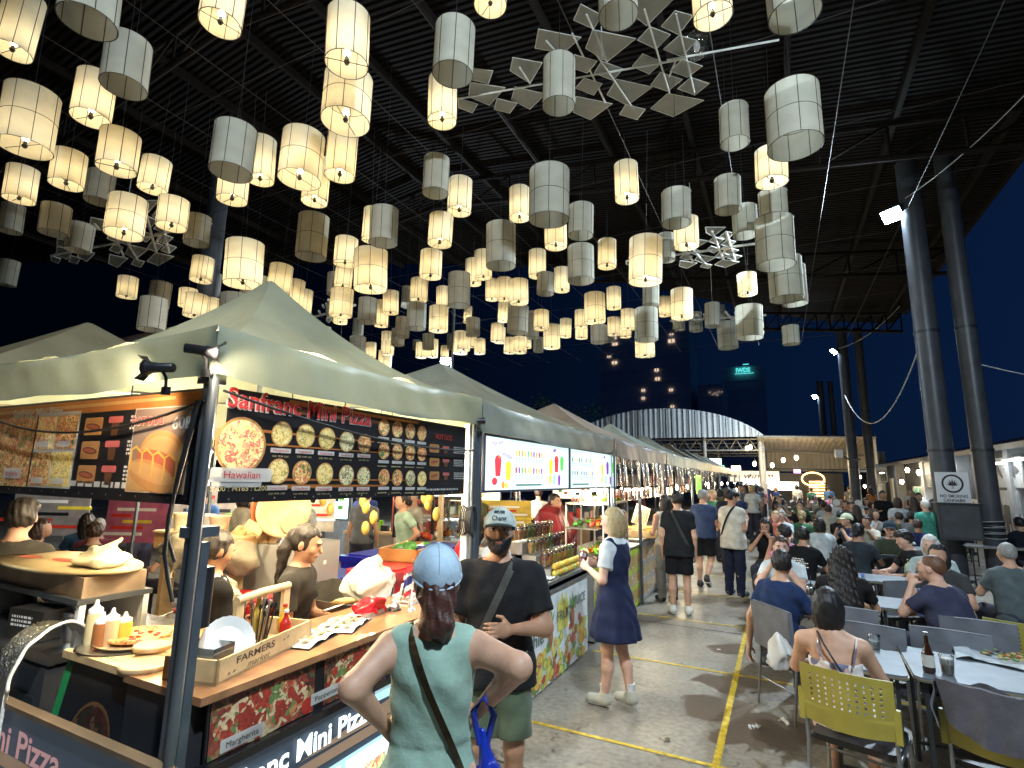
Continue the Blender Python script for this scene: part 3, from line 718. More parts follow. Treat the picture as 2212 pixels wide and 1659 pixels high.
p = atdepth(962, 780, 24); flood(p.x, p.y, p.z, 'starry white floodlight above the second tent peak', (.45, -.75, -.45), 1500)
m = MB(); RUST = mat('pole_grey', (.16, .16, .16), .5)
o = thing('light_pole', 'thin pole carrying the floodlight above the second tent peak', 'pole', (p.x + .3, p.y + .1, 0)); m.tube([(0, 0, 0), (0, 0, p.z + 3)], .06, RUST, 8); m.build('shaft', o)
m = MB(); CORD = mat('white_cord', (.5, .5, .5), .6, var=.1); CABLE = mat('black_cable', (.01, .01, .011), .5, var=0)
# cords wrapped on and strung between the columns
def catenary(a, b, sag, n=16): a = Vector(a); b = Vector(b); return [a.lerp(b, i / n) - Vector((0, 0, sag * 4 * (i / n) * (1 - i / n))) for i in range(n + 1)]
def cable(label, pts, r=.006, mt=None, name='cable', cat='cable', group=None):
    m = MB(); m.tube(pts, r, mt or CABLE, 5); o = m.build(name); return tag(o, label, cat, group)
c = MB()
for k in range(16): z = .9 + k * .02; c.tube([(3.76 + .20 * math.cos(a), 14.1 + .20 * math.sin(a), z + .02 * math.sin(a + k)) for a in np.linspace(0, 2 * PI, 17)], .009, CORD if k % 3 == 0 else CABLE, 4)
tag(c.build('wrapped_cord'), 'coils of cord wrapped round the foot of the slimmer near column', 'cord')
cable('pale twisted cord swagged between the two nearest columns', catenary((3.0, 14.1, 5.1), (3.0, 29.2, 6.0), 1.6), .016, CORD)
cable('white line from near column with scraps of tape toward the right edge', catenary((3.9, 14, 4.4), (9, 13, 3.9), .5), .012, CORD)
cable('thin line rising from nearest floodlight to the roof', catenary((2.9, 14.2, 8.4), (5.0, 9.5, 9.2), .3), .010, CORD)
cable('thin line rising from the second floodlight to the roof', catenary((2.9, 29.2, 8.3), (4.9, 26, 9.2), .3), .014, CORD)
c = MB(); cb = mat('blue_tape', (.05, .12, .6), .6); cy = mat('yellow_tape', (.6, .45, .12), .6)
for k in range(6): c.box((6.9 + .03 * math.sin(k * 2), 13.3, 3.75 - k * .13), (.07 + .03 * (k % 2), .01, .15), cb if k < 3 else cy, Matrix.Rotation(R_(20 * (-1) ** k), 3, 'Y'))
tag(c.build('tape_scrap'), 'blue and yellow tape scraps hanging from the white line', 'tape')
# cannabis sign
SX = onx(2060, 1070, 2.84)
o = thing('warning_sign', 'white no smoking cannabis sign fixed to the nearest thick column', 'sign', (2.86, 13.72, 0))
M = frame((.0, -.04, 1.50), (1, .12, 0), (0, 0, 1))
m = MB(); m.M = M; m.box((.26, .33, -.006), (.56, .68, .01), mat('sign_white', (.75, .75, .74), .4, var=.05)); m.rect(-.01, 0, .54, .055, mat('sign_red', (.5, .03, .03), .5), .002)
LEAF = mat('leaf_print', (.035, .025, .03), .5)
def ring(mb, x, y, r0, r1, mt, z=.003, n=28):
    vs = [(x + r * math.cos(2 * PI * i / n), y + r * math.sin(2 * PI * i / n), z) for r in (r0, r1) for i in range(n)]
    mb.add(vs, [(i, (i + 1) % n, n + (i + 1) % n, n + i) for i in range(n)], mt)
ring(m, .26, .44, .15, .185, LEAF)
for a in (-75, -50, -25, 0, 25, 50, 75):
    L_ = .15 - abs(a) * .0006; ca, sa = math.sin(R_(a)), math.cos(R_(a)); m.poly([(.26, .40), (.26 + ca * L_ * .5 + sa * .014, .40 + sa * L_ * .5 - ca * .014), (.26 + ca * L_, .40 + sa * L_), (.26 + ca * L_ * .5 - sa * .014, .40 + sa * L_ * .5 + ca * .014)], LEAF, .003)
m.rect(.255, .34, .01, .06, LEAF, .003)
m.text('NO SMOKING', .26, .165, .085, LEAF, .003, .46, 'C', .015); m.text('CANNABIS', .26, .08, .085, LEAF, .003, .36, 'C', .015); m.build('sign_face', o)
o = thing('loudspeaker', 'black square loudspeaker box strapped to the nearest column', 'speaker', (3.08, 13.35, 0))
m = MB(); m.rbox((0, .12, 1.21), (.68, .32, .68), .03, mat('speaker_box', (.035, .037, .042), .6)); m.build('cabinet', o)
m = MB(); m.box((0, -.05, 1.21), (.58, .012, .58), mat('speaker_grille', (.055, .058, .065), .7, bump=.4, bscale=120)); m.build('grille', o)
m = MB(); m.box((0, .12, 1.56), (.74, .40, .02), DMETAL); m.build('lid', o)

# ------------------------------------------------------------------ tents
def tentmat(name, c, tl=.13):
    return mat(name, c, .42, var=.28, vscale=1.7, bump=.9, bscale=5, translucent=tl)
PL = mat('tent_steel', (.20, .225, .25), .38, .8, var=.15); PLW = mat('tent_steel_white', (.62, .62, .60), .4, .2, var=.1)
def tent(label, cx, cy, hx, hy, eave, peak, mt, drop=.2, polem=PL, wr=.012, skip=False, seed=1, conc=1.6):
    o = thing('market_tent', label, 'tent', (cx, cy, 0), 0, 'pyramid tents over the stalls'); r = random.Random(seed)
    ph = [r.uniform(0, 6) for _ in range(6)]
    m = MB(); C4 = [(-hx, -hy), (hx, -hy), (hx, hy), (-hx, hy)]
    for s in range(4):
        a, b = C4[s], C4[(s + 1) % 4]
        def fn(u, v, a=a, b=b, s=s):
            x = a[0] + (b[0] - a[0]) * u; y = a[1] + (b[1] - a[1]) * u
            t = v; sag = math.sin(PI * u)
            z = eave + (peak - eave) * (t ** conc) - .03 * sag * (1 - t) - .10 * sag * t * (1 - t) * (peak - eave)
            z += wr * (math.sin(u * 19 + ph[s % 4] + v * 3) * (1 - t) + .8 * math.sin(u * 41 + v * 9 + ph[4])) * (1 - t) ** 1.2 * sag
            k = 1 - t * .985
            bulge = .0
            return (x * k, y * k, z)
        m.grid(fn, 24, 14, mt)
    m.build('canopy', o)
    m = MB()
    for s in range(4):
        a, b = C4[s], C4[(s + 1) % 4]; nx, ny = (b[1] - a[1]), -(b[0] - a[0]); ll = math.hypot(nx, ny); nx /= ll; ny /= ll
        def fn(u, v, a=a, b=b, s=s, nx=nx, ny=ny):
            x = a[0] + (b[0] - a[0]) * u; y = a[1] + (b[1] - a[1]) * u; sag = math.sin(PI * u)
            w = .007 * math.sin(u * 17 + ph[s]) + .004 * math.sin(u * 51 + ph[5] + v * 5) + .012 * v
            z = eave - .03 * sag - drop * (1 - v) * 1
            z += .007 * math.sin(u * 14 + ph[2]) * (1 - v)
            if v > .95: w = 0
            return (x + nx * w, y + ny * w, z)
        m.grid(fn, 40, 7, mt)
    m.build('valance', o)
    e = eave - .06
    for (x, y) in C4: m = MB(); m.tube([(x * .97, y * .97, 0), (x * .97, y * .97, eave - .02)], .022, polem, 4); m.build('pole', o)
    m = MB()
    for s in range(0 if skip else 4):
        a, b = C4[s], C4[(s + 1) % 4]; n = 4
        for i in range(n):
            p = [(a[0] + (b[0] - a[0]) * (i + q) / n) * .91 for q in (0, 1)]; q2 = [(a[1] + (b[1] - a[1]) * (i + q) / n) * .91 for q in (0, 1)]
            m.tube([(p[0], q2[0], e), (p[1], q2[1], e - .3)], .011, polem, 4); m.tube([(p[0], q2[0], e - .3), (p[1], q2[1], e)], .011, polem, 4)
    m.tube([(0, 0, peak - .05), (0, 0, eave - .2)], .018, polem, 6)
    m.build('scissor_frame', o); return o
TG = tentmat('tent_green', (.255, .285, .215)); TG2 = tentmat('tent_greygreen', (.24, .27, .23)); TB = tentmat('tent_brown', (.28, .23, .19)); TT = tentmat('tent_tan', (.20, .18, .11))
tent('big green pyramid tent over the pizza stall', -3.08, 2.36, 1.10, 1.06, 2.50, 3.22, TG, .20, seed=3, conc=1.75, skip=True)
tent('grey green tent over the smoothie stall, second from the front', -3.62, 5.26, 1.62, 1.78, 2.48, 3.26, TG2, .22, seed=5, conc=1.35)
tent('brownish tent over the salad stall, third in the row', -3.62, 8.92, 1.64, 1.80, 2.46, 3.24, TB, .24, seed=6, conc=1.4)
tc = [TG2, TG2, TB, TG2, TB, TG2]
nm = ['fourth', 'fifth', 'sixth', 'seventh', 'eighth', 'farthest']
for i in range(6): tent(nm[i] + ' tent of the row along the aisle', -3.62, 12.58 + 3.64 * i, 1.64, 1.79, 2.46, 3.22, tc[i], .24, seed=10 + i)
tent('tan pyramid tent behind the pizza stall at the left edge', -5.62, 2.45, 1.35, 1.4, 2.42, 3.24, TT, .22, seed=21, conc=1.2)
TD = tentmat('tent_dark', (.12, .085, .08)); 
tent('large dark tent standing high behind the left stalls', -13.2, 7.9, 3.2, 3.2, 4.0, 5.6, TD, .8, seed=22, conc=1.1)
tent('second dark tent behind the left stalls', -11.5, 12.5, 2.6, 2.6, 3.4, 4.4, TD, .5, seed=24, conc=1.1)
for i, (x, y) in enumerate(((-9.6, 6.5), (-9.8, 10.5), (-8.2, 15))): tent(['pale', 'green', 'grey'][i] + ' tent over the far-left second row of stalls', x, y, 1.5, 1.6, 2.5, 3.2, [TT, TG2, TG2][i], .2, seed=30 + i)
column(-13.6, 8.5, .25, 'dark steel column at the left side of the hall')
# ------------------------------------------------------------------ prints and menu boards
PZA = food('pizza_print_ham', [(.75, .55, .20), (.70, .30, .18), (.85, .68, .30), (.55, .14, .10), (.80, .60, .25)], 36, .4)
PZB = food('pizza_print_red', [(.50, .12, .06), (.72, .42, .14), (.60, .20, .08), (.80, .58, .25), (.10, .16, .05)], 44, .4)
PZC = food('pizza_print_cheese', [(.75, .55, .18), (.80, .62, .26), (.70, .45, .12), (.35, .30, .08), (.82, .66, .30)], 48, .4)
PZD = food('pizza_print_herb', [(.72, .62, .36), (.25, .30, .10), (.66, .56, .30), (.12, .10, .06), (.70, .60, .34)], 52, .4)
PZDK = food('pizza_print_dark', [(.20, .035, .025), (.10, .025, .02), (.30, .16, .07), (.03, .025, .02), (.06, .10, .04), (.24, .05, .03)], 26, .3)
PRINTS = [PZB, PZA, PZC, PZD]
def boardmat(name, c, tl=.18, rough=.3): return mat(name, c, rough, var=.25, vscale=3, translucent=tl * 1.5, spec=.5)
BK = boardmat('board_black', (.018, .017, .019)); BO = boardmat('board_orange_streak', (.55, .20, .05), .3); BR_ = boardmat('board_brown', (.16, .075, .04), .25)
TW = boardmat('print_white', (.72, .70, .66), .3); TR = boardmat('print_red', (.60, .05, .05), .2); TGd = boardmat('print_gold', (.70, .60, .30), .3); PEACH = boardmat('print_peach', (.70, .42, .18), .35); CRUST = boardmat('print_bun', (.62, .32, .12), .3); SAUS = boardmat('print_sausage', (.50, .13, .07), .25); MUST = boardmat('print_mustard', (.80, .50, .12), .3); GREYP = boardmat('print_grey', (.30, .21, .16), .25)
def micro(mb, x, y, w, rows, h, mt, z=.003, seed=0):
    """lines of lettering too small to read"""
    r = random.Random(seed)
    for k in range(rows):
        xx = x; lim = x + w * r.uniform(.7, 1)
        while xx < lim:
            ww = r.uniform(.3, 1.1) * h * 2.2; mb.rect(xx, y - k * h * 1.8, min(ww, lim - xx), h, mt, z); xx += ww + h * .6
stallp = 'pizza stall'
# --- right board (faces the aisle)
BX = -2.035; BO0 = Vector((BX, 1.425, 1.79)); MR = frame(BO0, (0, 1, 0), (0, 0, 1))
def rb(px, py): p = onx(px, py, BX); return p.y - BO0.y, p.z - BO0.z
BW, BH = 1.88, .475
o = thing('menu_board', 'long black pizza menu board facing the aisle, Hawaiian pizza at its near end', 'menu board', BO0, 0)
ML = MR.copy(); ML.translation = (0, 0, 0)
m = MB(); m.M = ML; m.box((BW / 2, BH / 2, -.006), (BW, BH, .010), BK)
for (y, h, x0, x1) in ((.40, .04, .0, 1.1), (.44, .025, .3, 1.3), (.30, .014, .0, .9), (.245, .010, .05, 1.1), (.09, .012, 0, 1.2), (.055, .02, .3, 1.0)): m.poly([(x0, y), (x1, y + h * .3), (x1, y + h * .7), (x0, y + h)], BO if h < .03 else BR_, .001)
for k in range(17): m.disc(.04 + k * .112, .016, .005, METAL, .003, n=8)
m.build('panel', o)
m = MB(); m.M = ML
def pz(px, py, rpx, mt, lab=None, label_w=None):
    x, y = rb(px, py); x2, _ = rb(px + rpx, py); _, y2 = rb(px, py - rpx * 1.0); rx = abs(x2 - x); ry = abs(y2 - y); r = (rx + ry) / 2
    m.disc(x, y, r * 1.0, CRUST, .002, r); m.disc(x, y, r * .9, mt, .003, r * .9)
    m.rrect(x - r * .95, y - r * 1.45, r * 1.9, r * .36, .003, TW, .004)
    if lab: m.text(lab, x, y - r * 1.38, r * .30, TR, .006, r * 1.4, 'C')
    return x, y, r
pz(521, 962, 57, PZA)
names1 = ['Margherita', 'Vegetarian', 'Double Cheese', 'Seafood', 'Pepperoni', 'Chicken Cheese', 'Crazy Bacon', 'Sausage', 'Spicy Chicken', 'Butter Garlic']
x5 = [(609, 938, 25), (660, 942, 23), (706, 948, 21), (749, 954, 19), (787, 958, 17), (601, 1018, 25), (652, 1021, 23), (701, 1024, 21), (748, 1027, 19), (785, 1029, 17)]
q = m; PRc = [PZC, PZC, PZC, PZD, PZB, PZC, PZB, PZC, PZD, PZD]
for i, (a, b, r) in enumerate(x5):
    x, y, rr = pz(a, b, r, PRc[i], names1[i]); m.text('S120 : M190 : L260', x, y - rr * 1.78, rr * .2, TGd, .004, rr * 1.5, 'C')
i = 0
for ry in ((924, 928, 932, 936), (974, 976, 978, 980), (1031, 1032, 1033, 1034)):
    for j, px in enumerate((829, 858, 886, 911)):
        x, y, rr = pz(px, ry[j], 14.5 - j * .7, PRINTS[(i * 7 + j) % 4] if ry[0] < 1000 else [PZB, PZB, PZD, PZC][j]); micro(m, x - rr, y - rr * 1.85, rr * 2, 1, .006, TGd, seed=i); i += 1
m.build('printed_pizzas', o)
m = MB(); m.M = ML
x, y = rb(490, 868); x1, _ = rb(800, 905); 
m.text('Sanfranc Mini Pizza', x - .006, .392, .122, TW, .0035, x1 - x + .012, 'L', .035); m.text('Sanfranc Mini Pizza', x, .395, .118, TR, .006, x1 - x, 'L', .015)
x, y = rb(521, 1028); m.rrect(x - .145, y - .025, .29, .058, .01, TW, .007); m.text('Hawaiian', x, y - .010, .044, TR, .009, .17, 'C')
m.text('S100 : M165 : L200', x, y - .062, .03, TGd, .004, .27, 'C', .01)
x, y = rb(940, 948); m.text('HOT DOG', x, y, .05, BR_, .004, .20, 'L', .03); m.text('HOT DOG', x, y, .05, TR, .005, .20, 'L', .0)
for k in range(3):
    x, y = rb(927, 970 + 30 * k); m.rrect(x, y - .02, .11, .055, .01, CRUST, .003); m.disc(x + .055, y + .008, .045, SAUS, .004, .010, a0=.1 * k)
    m.poly([(x + .17, y - .02), (x + .21, y - .02), (x + .215, y + .015), (x + .165, y + .015)], BR_, .003); m.rrect(x + .15, y + .01, .08, .02, .005, mat('print_pink', (.42, .10, .09), .3), .004); micro(m, x + .29, y + .025, .16, 4, .007, TW, seed=k)
x, y = rb(920, 1063); micro(m, x, .03, .45, 1, .012, TW, seed=9)
m.build('lettering', o)
# --- left board (faces the viewer's side)
BY = 1.385; L0 = Vector((-4.35, BY, 1.79)); MLb = frame((0, 0, 0), (1, 0, 0), (0, 0, 1))
def lb(px, py): p = ony(px, py, BY); return p.x - L0.x, p.z - L0.z
LW = 2.21
o = thing('menu_board', 'menu board with a big hot dog picture left of the corner post', 'menu board', L0, 0)
m = MB(); m.M = MLb; m.box((LW / 2, BH / 2 - .005, -.006), (LW, BH + .01, .010), BK)
m.poly([(0, .395), (LW - .02, .405), (LW - .02, .465), (0, .462)], BO, .001); m.poly([(.1, .42), (LW - .2, .435), (LW - .2, .45), (.1, .44)], PEACH, .002)
for k in range(19): m.disc(.04 + k * .118, .014, .005, METAL, .003, n=8)
m.build('panel', o)
m = MB(); m.M = MLb
a = lb(281, 1000)[0]; x1 = lb(404, 1000)[0]; m.rect(a - .008, .03, x1 - a + .012, .375, TW, .002); m.poly([(a, .035), (x1, .035), (x1, .12), (a, .17)], PEACH, .004); m.poly([(a, .17), (x1, .12), (x1, .40), (a, .40)], GREYP, .004)
cx, cy = lb(338, 1000); w = (x1 - a)
m.disc(cx + .04, cy + .035, w * .40, CRUST, .006, .105, a0=-.16); m.disc(cx + .04, cy + .03, w * .36, PEACH, .0065, .085, a0=-.16)
m.disc(cx + .03, cy - .0, w * .43, SAUS, .007, .048, a0=-.20); m.disc(cx - .02, cy - .055, w * .44, CRUST, .008, .062, a0=-.22); m.disc(cx - .02, cy - .045, w * .42, PEACH, .0085, .035, a0=-.2)
for k in range(5):
    xx = cx - .19 + k * .085; yy = cy + .055 - k * .012; m.add([(xx + dx, yy + dy, .010) for dx, dy in ((0, 0), (.014, .004), (.018, -.05), (.012, -.095), (.002, -.09), (.004, -.05))], [(0, 1, 2, 3, 4, 5)], MUST)
    m.add([(xx + dx, yy + dy, .010) for dx, dy in ((.0, -.004), (.004, .006), (.04, .022), (.088, -.006), (.084, -.014), (.04, .010))], [(0, 1, 2, 3, 4, 5)], MUST)
x0 = lb(165, 1000)[0]
for k in range(3):
    y = .33 - k * .115; m.rrect(x0 + .03, y - .04, .16, .085, .01, CRUST, .003); m.disc(x0 + .11, y, .065, BR_, .004, .016, a0=-.1); m.disc(x0 + .11, y, .055, SAUS, .005, .01, a0=-.1)
    m.poly([(x0 + .275, y - .045), (x0 + .325, y - .045), (x0 + .335, y + .02), (x0 + .265, y + .02)], BR_, .003); m.rrect(x0 + .24, y + .015, .12, .03, .008, mat('print_pink', (.42, .10, .09), .3), .004); micro(m, x0 + .42, y + .035, .17, 4, .010, TW, seed=k)
micro(m, x0 - .02, .045, .56, 1, .026, TW, seed=5)
xq = lb(70, 1000)[0]; xr = lb(160, 1000)[0]; m.rect(xq - .01, .03, xr - xq + .01, .385, TW, .002)
for i in range(2):
    for j in range(2): m.rect(xq + i * (xr - xq) / 2, .04 + j * .185, (xr - xq) / 2 - .012, .17, [PZB, PZA, PZC, PZB][i * 2 + j], .004); m.rrect(xq + i * (xr - xq) / 2 + .03, .05 + j * .185, .12, .03, .004, TW, .006)
m.rect(0, .03, xq - .02, .37, PZB, .003); m.rrect(lb(8, 1035)[0], .07, .2, .055, .006, TW, .006); m.build('printed_food', o)
m = MB(); m.M = MLb; x = lb(33, 885)[0]; x1 = lb(140, 880)[0]; m.text('Sanfranc Mini Pizza', x, .395, .07, TW, .005, x1 - x, 'L', .02)
m.text('Margherita', lb(8, 1035)[0] + .1, .085, .035, TR, .009, .14, 'C')
x = lb(288, 910)[0]; m.text('HOT DOG', x, .325, .058, TW, .0065, .245, 'L', .03); m.text('HOT DOG', x + .003, .327, .054, TR, .008, .24, 'L', .0)
x = lb(377, 910)[0]; m.text('60', x, .305, .075, TW, .0065, .085, 'L', .02); m.text('B', x + .09, .305, .075, TW, .0065, .05, 'L', .02); m.rect(x + .112, .29, .008, .09, TW, .0068)
m.build('lettering', o)
# --- corner posts, clamp lamps, cables
PM = mat('post_blue_grey', (.10, .125, .155), .35, .5, var=.2)
o = thing('stall_post', 'dark blue grey corner post of the pizza stall at left front', 'post', (-2.07, 1.36, 0))
m = MB(); m.box((0, 0, 1.17), (.042, .042, 2.34), PM); m.box((-.01, .050, .82), (.034, .034, 1.64), PM); m.box((.026, .0, 1.1), (.008, .016, 2.1), DMETAL); m.build('profile', o)
m = MB(); m.box((0, 0, 2.30), (.075, .075, .06), METAL); m.box((-.01, .03, 1.68), (.07, .12, .04), PM); m.build('bracket', o)
o = thing('stall_post', 'pale double post between the pizza stall and the smoothie stall', 'post', (-2.07, 3.40, 0))
m = MB(); m.box((0, 0, 1.15), (.05, .05, 2.3), PLW); m.box((.005, .085, 1.15), (.05, .05, 2.3), PM); m.tube([(-.02, .04, 0), (-.02, .04, 2.2)], .012, PLW, 6); m.build('profile', o)
m = MB()
for z in (.7, 1.0, 1.3, 1.6): m.box((0, .04, z), (.062, .15, .012), BLACK)
m.build('cable_ties', o)
for (lbl, p, d) in (('black clamp spotlight on the corner post, upper one pointing right', (-1.98, 1.24, 2.38), (.55, .8, -.05)), ('black clamp spotlight on the corner post, lower one pointing left', (-2.12, 1.18, 2.31), (-.9, -.35, .0))):
    o = thing('clamp_lamp', lbl, 'clamp lamp', p, 0, 'clamp lamps on the corner post'); d = Vector(d).normalized(); q = d.to_track_quat('Z', 'Y').to_matrix(); o.scale = (.62, .62, .62)
    m = MB(); m.lathe([(.02, -.09), (.030, -.085), (.030, .02), (.034, .025), (.034, .06), (.045, .075), (.052, .10), (.048, .10), (.03, .07)], (0, 0, 0), BLACK, 14, rot=q); m.build('housing', o)
    m = MB()
    for s in (1, -1): m.add([q @ Vector(v) for v in ((-.035, s * .045, .10), (.035, s * .045, .10), (.04, s * .075, .135), (-.035, s * .08, .13))], [(0, 1, 2, 3)], BLACK)
    m.build('barn_doors', o)
    lamp('clamp_light', 'SPOT', Vector(p) + Vector((0, -.10, .0)) + d * .12, 20 if d.x > 0 else 34, (1, .82, .58), .03, None, (-2.04, 2.2, 1.85) if d.x > 0 else (-2.85, 1.38, 2.0), 100).name = 'clamp_light'
    m = MB(); m.tube([(0, 0, 0), (.02, .03, -.06), (.0, .05, -.14)], .011, BLACK, 6); m.box((.0, .05, -.14), (.05, .03, .05), BLACK); m.build('clamp', o)
o = thing('clamp_lamp', 'small black clamp spotlight at the far end of the pizza menu board', 'clamp lamp', (-1.98, 3.38, 2.32), 0, 'clamp lamps on the corner post')
m = MB(); m.lathe([(.012, -.06), (.022, -.055), (.022, .03), (.028, .05)], (0, 0, 0), BLACK, 12, rot=Vector((.5, .8, .1)).to_track_quat('Z', 'Y').to_matrix()); m.build('housing', o); m = MB(); m.tube([(0, 0, 0), (-.02, .02, -.09)], .008, BLACK, 5); m.build('clamp', o)
cable('black cable hung in front of the hot dog menu board', catenary((-2.06, 1.33, 2.20), (-3.9, 1.33, 2.18), .10), .006)
cable('black cable hung in front of the Hawaiian pizza board', catenary((-1.99, 1.36, 2.24), (-1.99, 3.36, 2.10), .06), .006)
cable('black cable loop hanging down the corner post to a socket', [(-2.06, 1.31, 2.2), (-2.10, 1.30, 1.95), (-2.13, 1.29, 1.75), (-2.16, 1.31, 1.60), (-2.15, 1.33, 1.5), (-2.12, 1.34, 1.42)], .008)
cable('second black cable running down beside the corner post', [(-2.09, 1.32, 2.2), (-2.14, 1.31, 1.9), (-2.19, 1.33, 1.66), (-2.17, 1.36, 1.56)], .007)
o = MB()
for k in range(9): a = np.linspace(0, 2 * PI, 13); o.tube([(-2.03 + .006 * k * (-1) ** k, 3.36 + (.030 + .002 * k) * math.cos(t), 1.60 + (.085 + .003 * k) * math.sin(t)) for t in a], .006, CABLE, 4)
tag(o.build('cable_coil'), 'coil of black cable hung on the pale post right of the pizza stall', 'cable')
m = MB(); m.rbox((-2.20, 1.50, 1.40), (.07, .09, .24), .02, BLACK); m.tube([(-2.2, 1.5, 1.5), (-2.2, 1.46, 1.72)], .008, BLACK, 5); tag(m.build('folded_umbrella'), 'black bundle hanging inside the corner post beside the vendor in black', 'bundle')
# warm bulbs hung inside just behind the boards
def bulb(loc, label, e=14, r=.03, color=WARM, em=30, group='bare bulbs hung inside the stalls', wire=.25, cat='light bulb', name='light_bulb'):
    o = thing(name, label, cat, loc, 0, group)
    m = MB(); m.lathe([(.001, -r * 1.5), (r * .7, -r * 1.1), (r, -r * .2), (r * .8, r * .6), (r * .4, r * 1.1)], (0, 0, 0), mat('bulb_glow_%.2f_%d' % (color[2], em), (1, .9, .7), emis=em, ecol=color), 10); b = m.build('glass', o); b.visible_shadow = True
    m = MB(); m.lathe([(r * .42, r * 1.0), (r * .5, r * 2.2), (.006, r * 2.4)], (0, 0, 0), BLACK, 8); m.tube([(0, 0, r * 2.3), (0, 0, r * 2.3 + wire)], .004, BLACK, 4); m.build('socket', o)
    if e: l = lamp('bulb_light', 'POINT', (0, 0, -r * 2.2), e, color, r); l.parent = o; l.location = (0, 0, -r * 2.4)
    return o
bulb((-2.17, 2.22, 2.07), 'glowing bulb behind the middle of the pizza menu board', 20, .035)
bulb((-2.16, 2.62, 2.02), 'second glowing bulb behind the right half of the pizza menu board', 9, .028)
bulb((-2.95, 1.52, 2.13), 'glowing bulb behind the hot dog price board', 30, .03)
bulb((-2.75, 2.35, 2.15), 'bare bulb hung in the middle of the pizza stall', 55, .035)
bulb((-3.7, 2.4, 2.15), 'bare bulb hung at the back left of the pizza stall', 42, .035)
bulb((-2.62, 3.05, 2.10), 'bare bulb hung over the hot dog tray', 26, .03)
# ------------------------------------------------------------------ pizza stall counter
CW = mat('counter_wood', (.36, .17, .075), .3, var=.35, vscale=9, coat=.3)
cnt = thing('stall_counter', 'pizza stall counter with a brown wooden top and dark pizza photo front', 'counter', (-2.3, 2.4, 0))
def cb(lo, hi, mt, nm, par=cnt): m = MB(); lo = Vector(lo) - par.location; hi = Vector(hi) - par.location; m.b2(lo, hi, mt); return m.build(nm, par)
cb((-2.55, 1.44, 1.03), (-2.03, 3.34, 1.06), CW, 'top'); cb((-2.55, 1.46, 0), (-2.12, 3.33, 1.03), mat('counter_body', (.03, .028, .03), .5), 'body')
m = MB(); m.M = frame(Vector((-2.055, 1.50, .80)) - cnt.location, (0, 1, 0), (-.04, 0, 1)); m.box((.91, .115, -.008), (1.82, .25, .012), mat('panel_black', (.012, .011, .013), .2, var=.1))
PK = mat('print_dark_red', (.09, .012, .012), .25)
for i, (x, w) in enumerate(((.03, .52), (.62, .46), (1.20, .5))):
    m.rect(x - .02, .004, w + .01, .212, PZDK, .001); m.disc(x + w * .45, .10, w * .46, food('pizza_print_rich', [(.32, .04, .025), (.45, .18, .08), (.12, .18, .06), (.55, .42, .24), (.26, .03, .02)], 24, .28), .002, .10)
    m.disc(x + w * .9, .04, .035, mat('tomato_print', (.4, .03, .02), .25), .003)
m.poly([(0, .215), (1.82, .215), (1.82, .232), (0, .222)], mat('streak', (.30, .11, .03), .3), .003); m.build('photo_panel', cnt)
m = MB(); m.M = frame(Vector((-2.055, 1.50, .80)) - cnt.location, (0, 1, 0), (-.04, 0, 1)); TS = mat('print_silver', (.55, .55, .55), .3)
m.text('Sanfranc Mini Pizza & Hotdog', .58, .214, .034, TS, .006, .86, 'L', .02)
for x, t in ((.06, 'Margherita'), (.52, 'Pepperoni')): m.rrect(x, .012 if t[0] == 'M' else .03, .20, .05, .005, TW, .004); m.text(t, x + .10, (.012 if t[0] == 'M' else .03) + .013, .033, mat('ink', (.02, .02, .03), .5), .006, .15, 'C')
m.text('Hot Dog', 1.0, .02, .03, TS, .006); m.build('lettering', cnt)
GL = mat('glossy_black_rail', (.01, .01, .012), .12, var=0)
cb((-2.07, 1.46, .765), (-2.02, 3.33, .80), GL, 'rail')
def lit(name, c, e): return mat(name, c, .4, var=.12, vscale=5, emis=e, ecol=c)
LBK = lit('lightbox_dark', (.035, .05, .07), .35); LBC = lit('lightbox_cyan', (.42, .68, .78), .45); LBW = lit('lightbox_white', (.85, .95, 1), .7); LBO = lit('lightbox_orange', (.26, .17, .11), .3)
lf = food('lightbox_food', [(.8, .25, .15), (.9, .8, .4), (.3, .6, .2), (.95, .9, .8), (.8, .5, .2)], 30, .4, em=.45)
o = thing('light_box', 'glowing front sign below the pizza counter with white lettering', 'light box', (-2.02, 1.46, .1))
m = MB(); m.M = frame((0, 0, 0), (0, 1, 0), (-.03, 0, 1)); m.box((.94, .33, -.02), (1.88, .66, .03), LBK); m.poly([(0, .46), (1.88, .44), (1.88, .50), (0, .50)], LBO, .002); m.poly([(.5, .52), (1.88, .49), (1.88, .60), (1.1, .58)], LBO, .003); m.poly([(1.0, .60), (1.88, .57), (1.88, .655), (1.0, .655)], LBC, .003)
m.rect(.02, 0, 1.86, .42, LBC, .003)
for k in range(5): m.rect(.06 + k * .37, .02, .33, .38, LBW, .005); m.rect(.09 + k * .37, .05, .27, .28, lf, .007)
m.build('panel', o)
m = MB(); m.M = frame((0, 0, 0), (0, 1, 0), (-.03, 0, 1)); m.text('Sanfranc Mini Pizza', .0, .535, .125, LBW, .009, .98, 'L', .03); m.build('lettering', o)
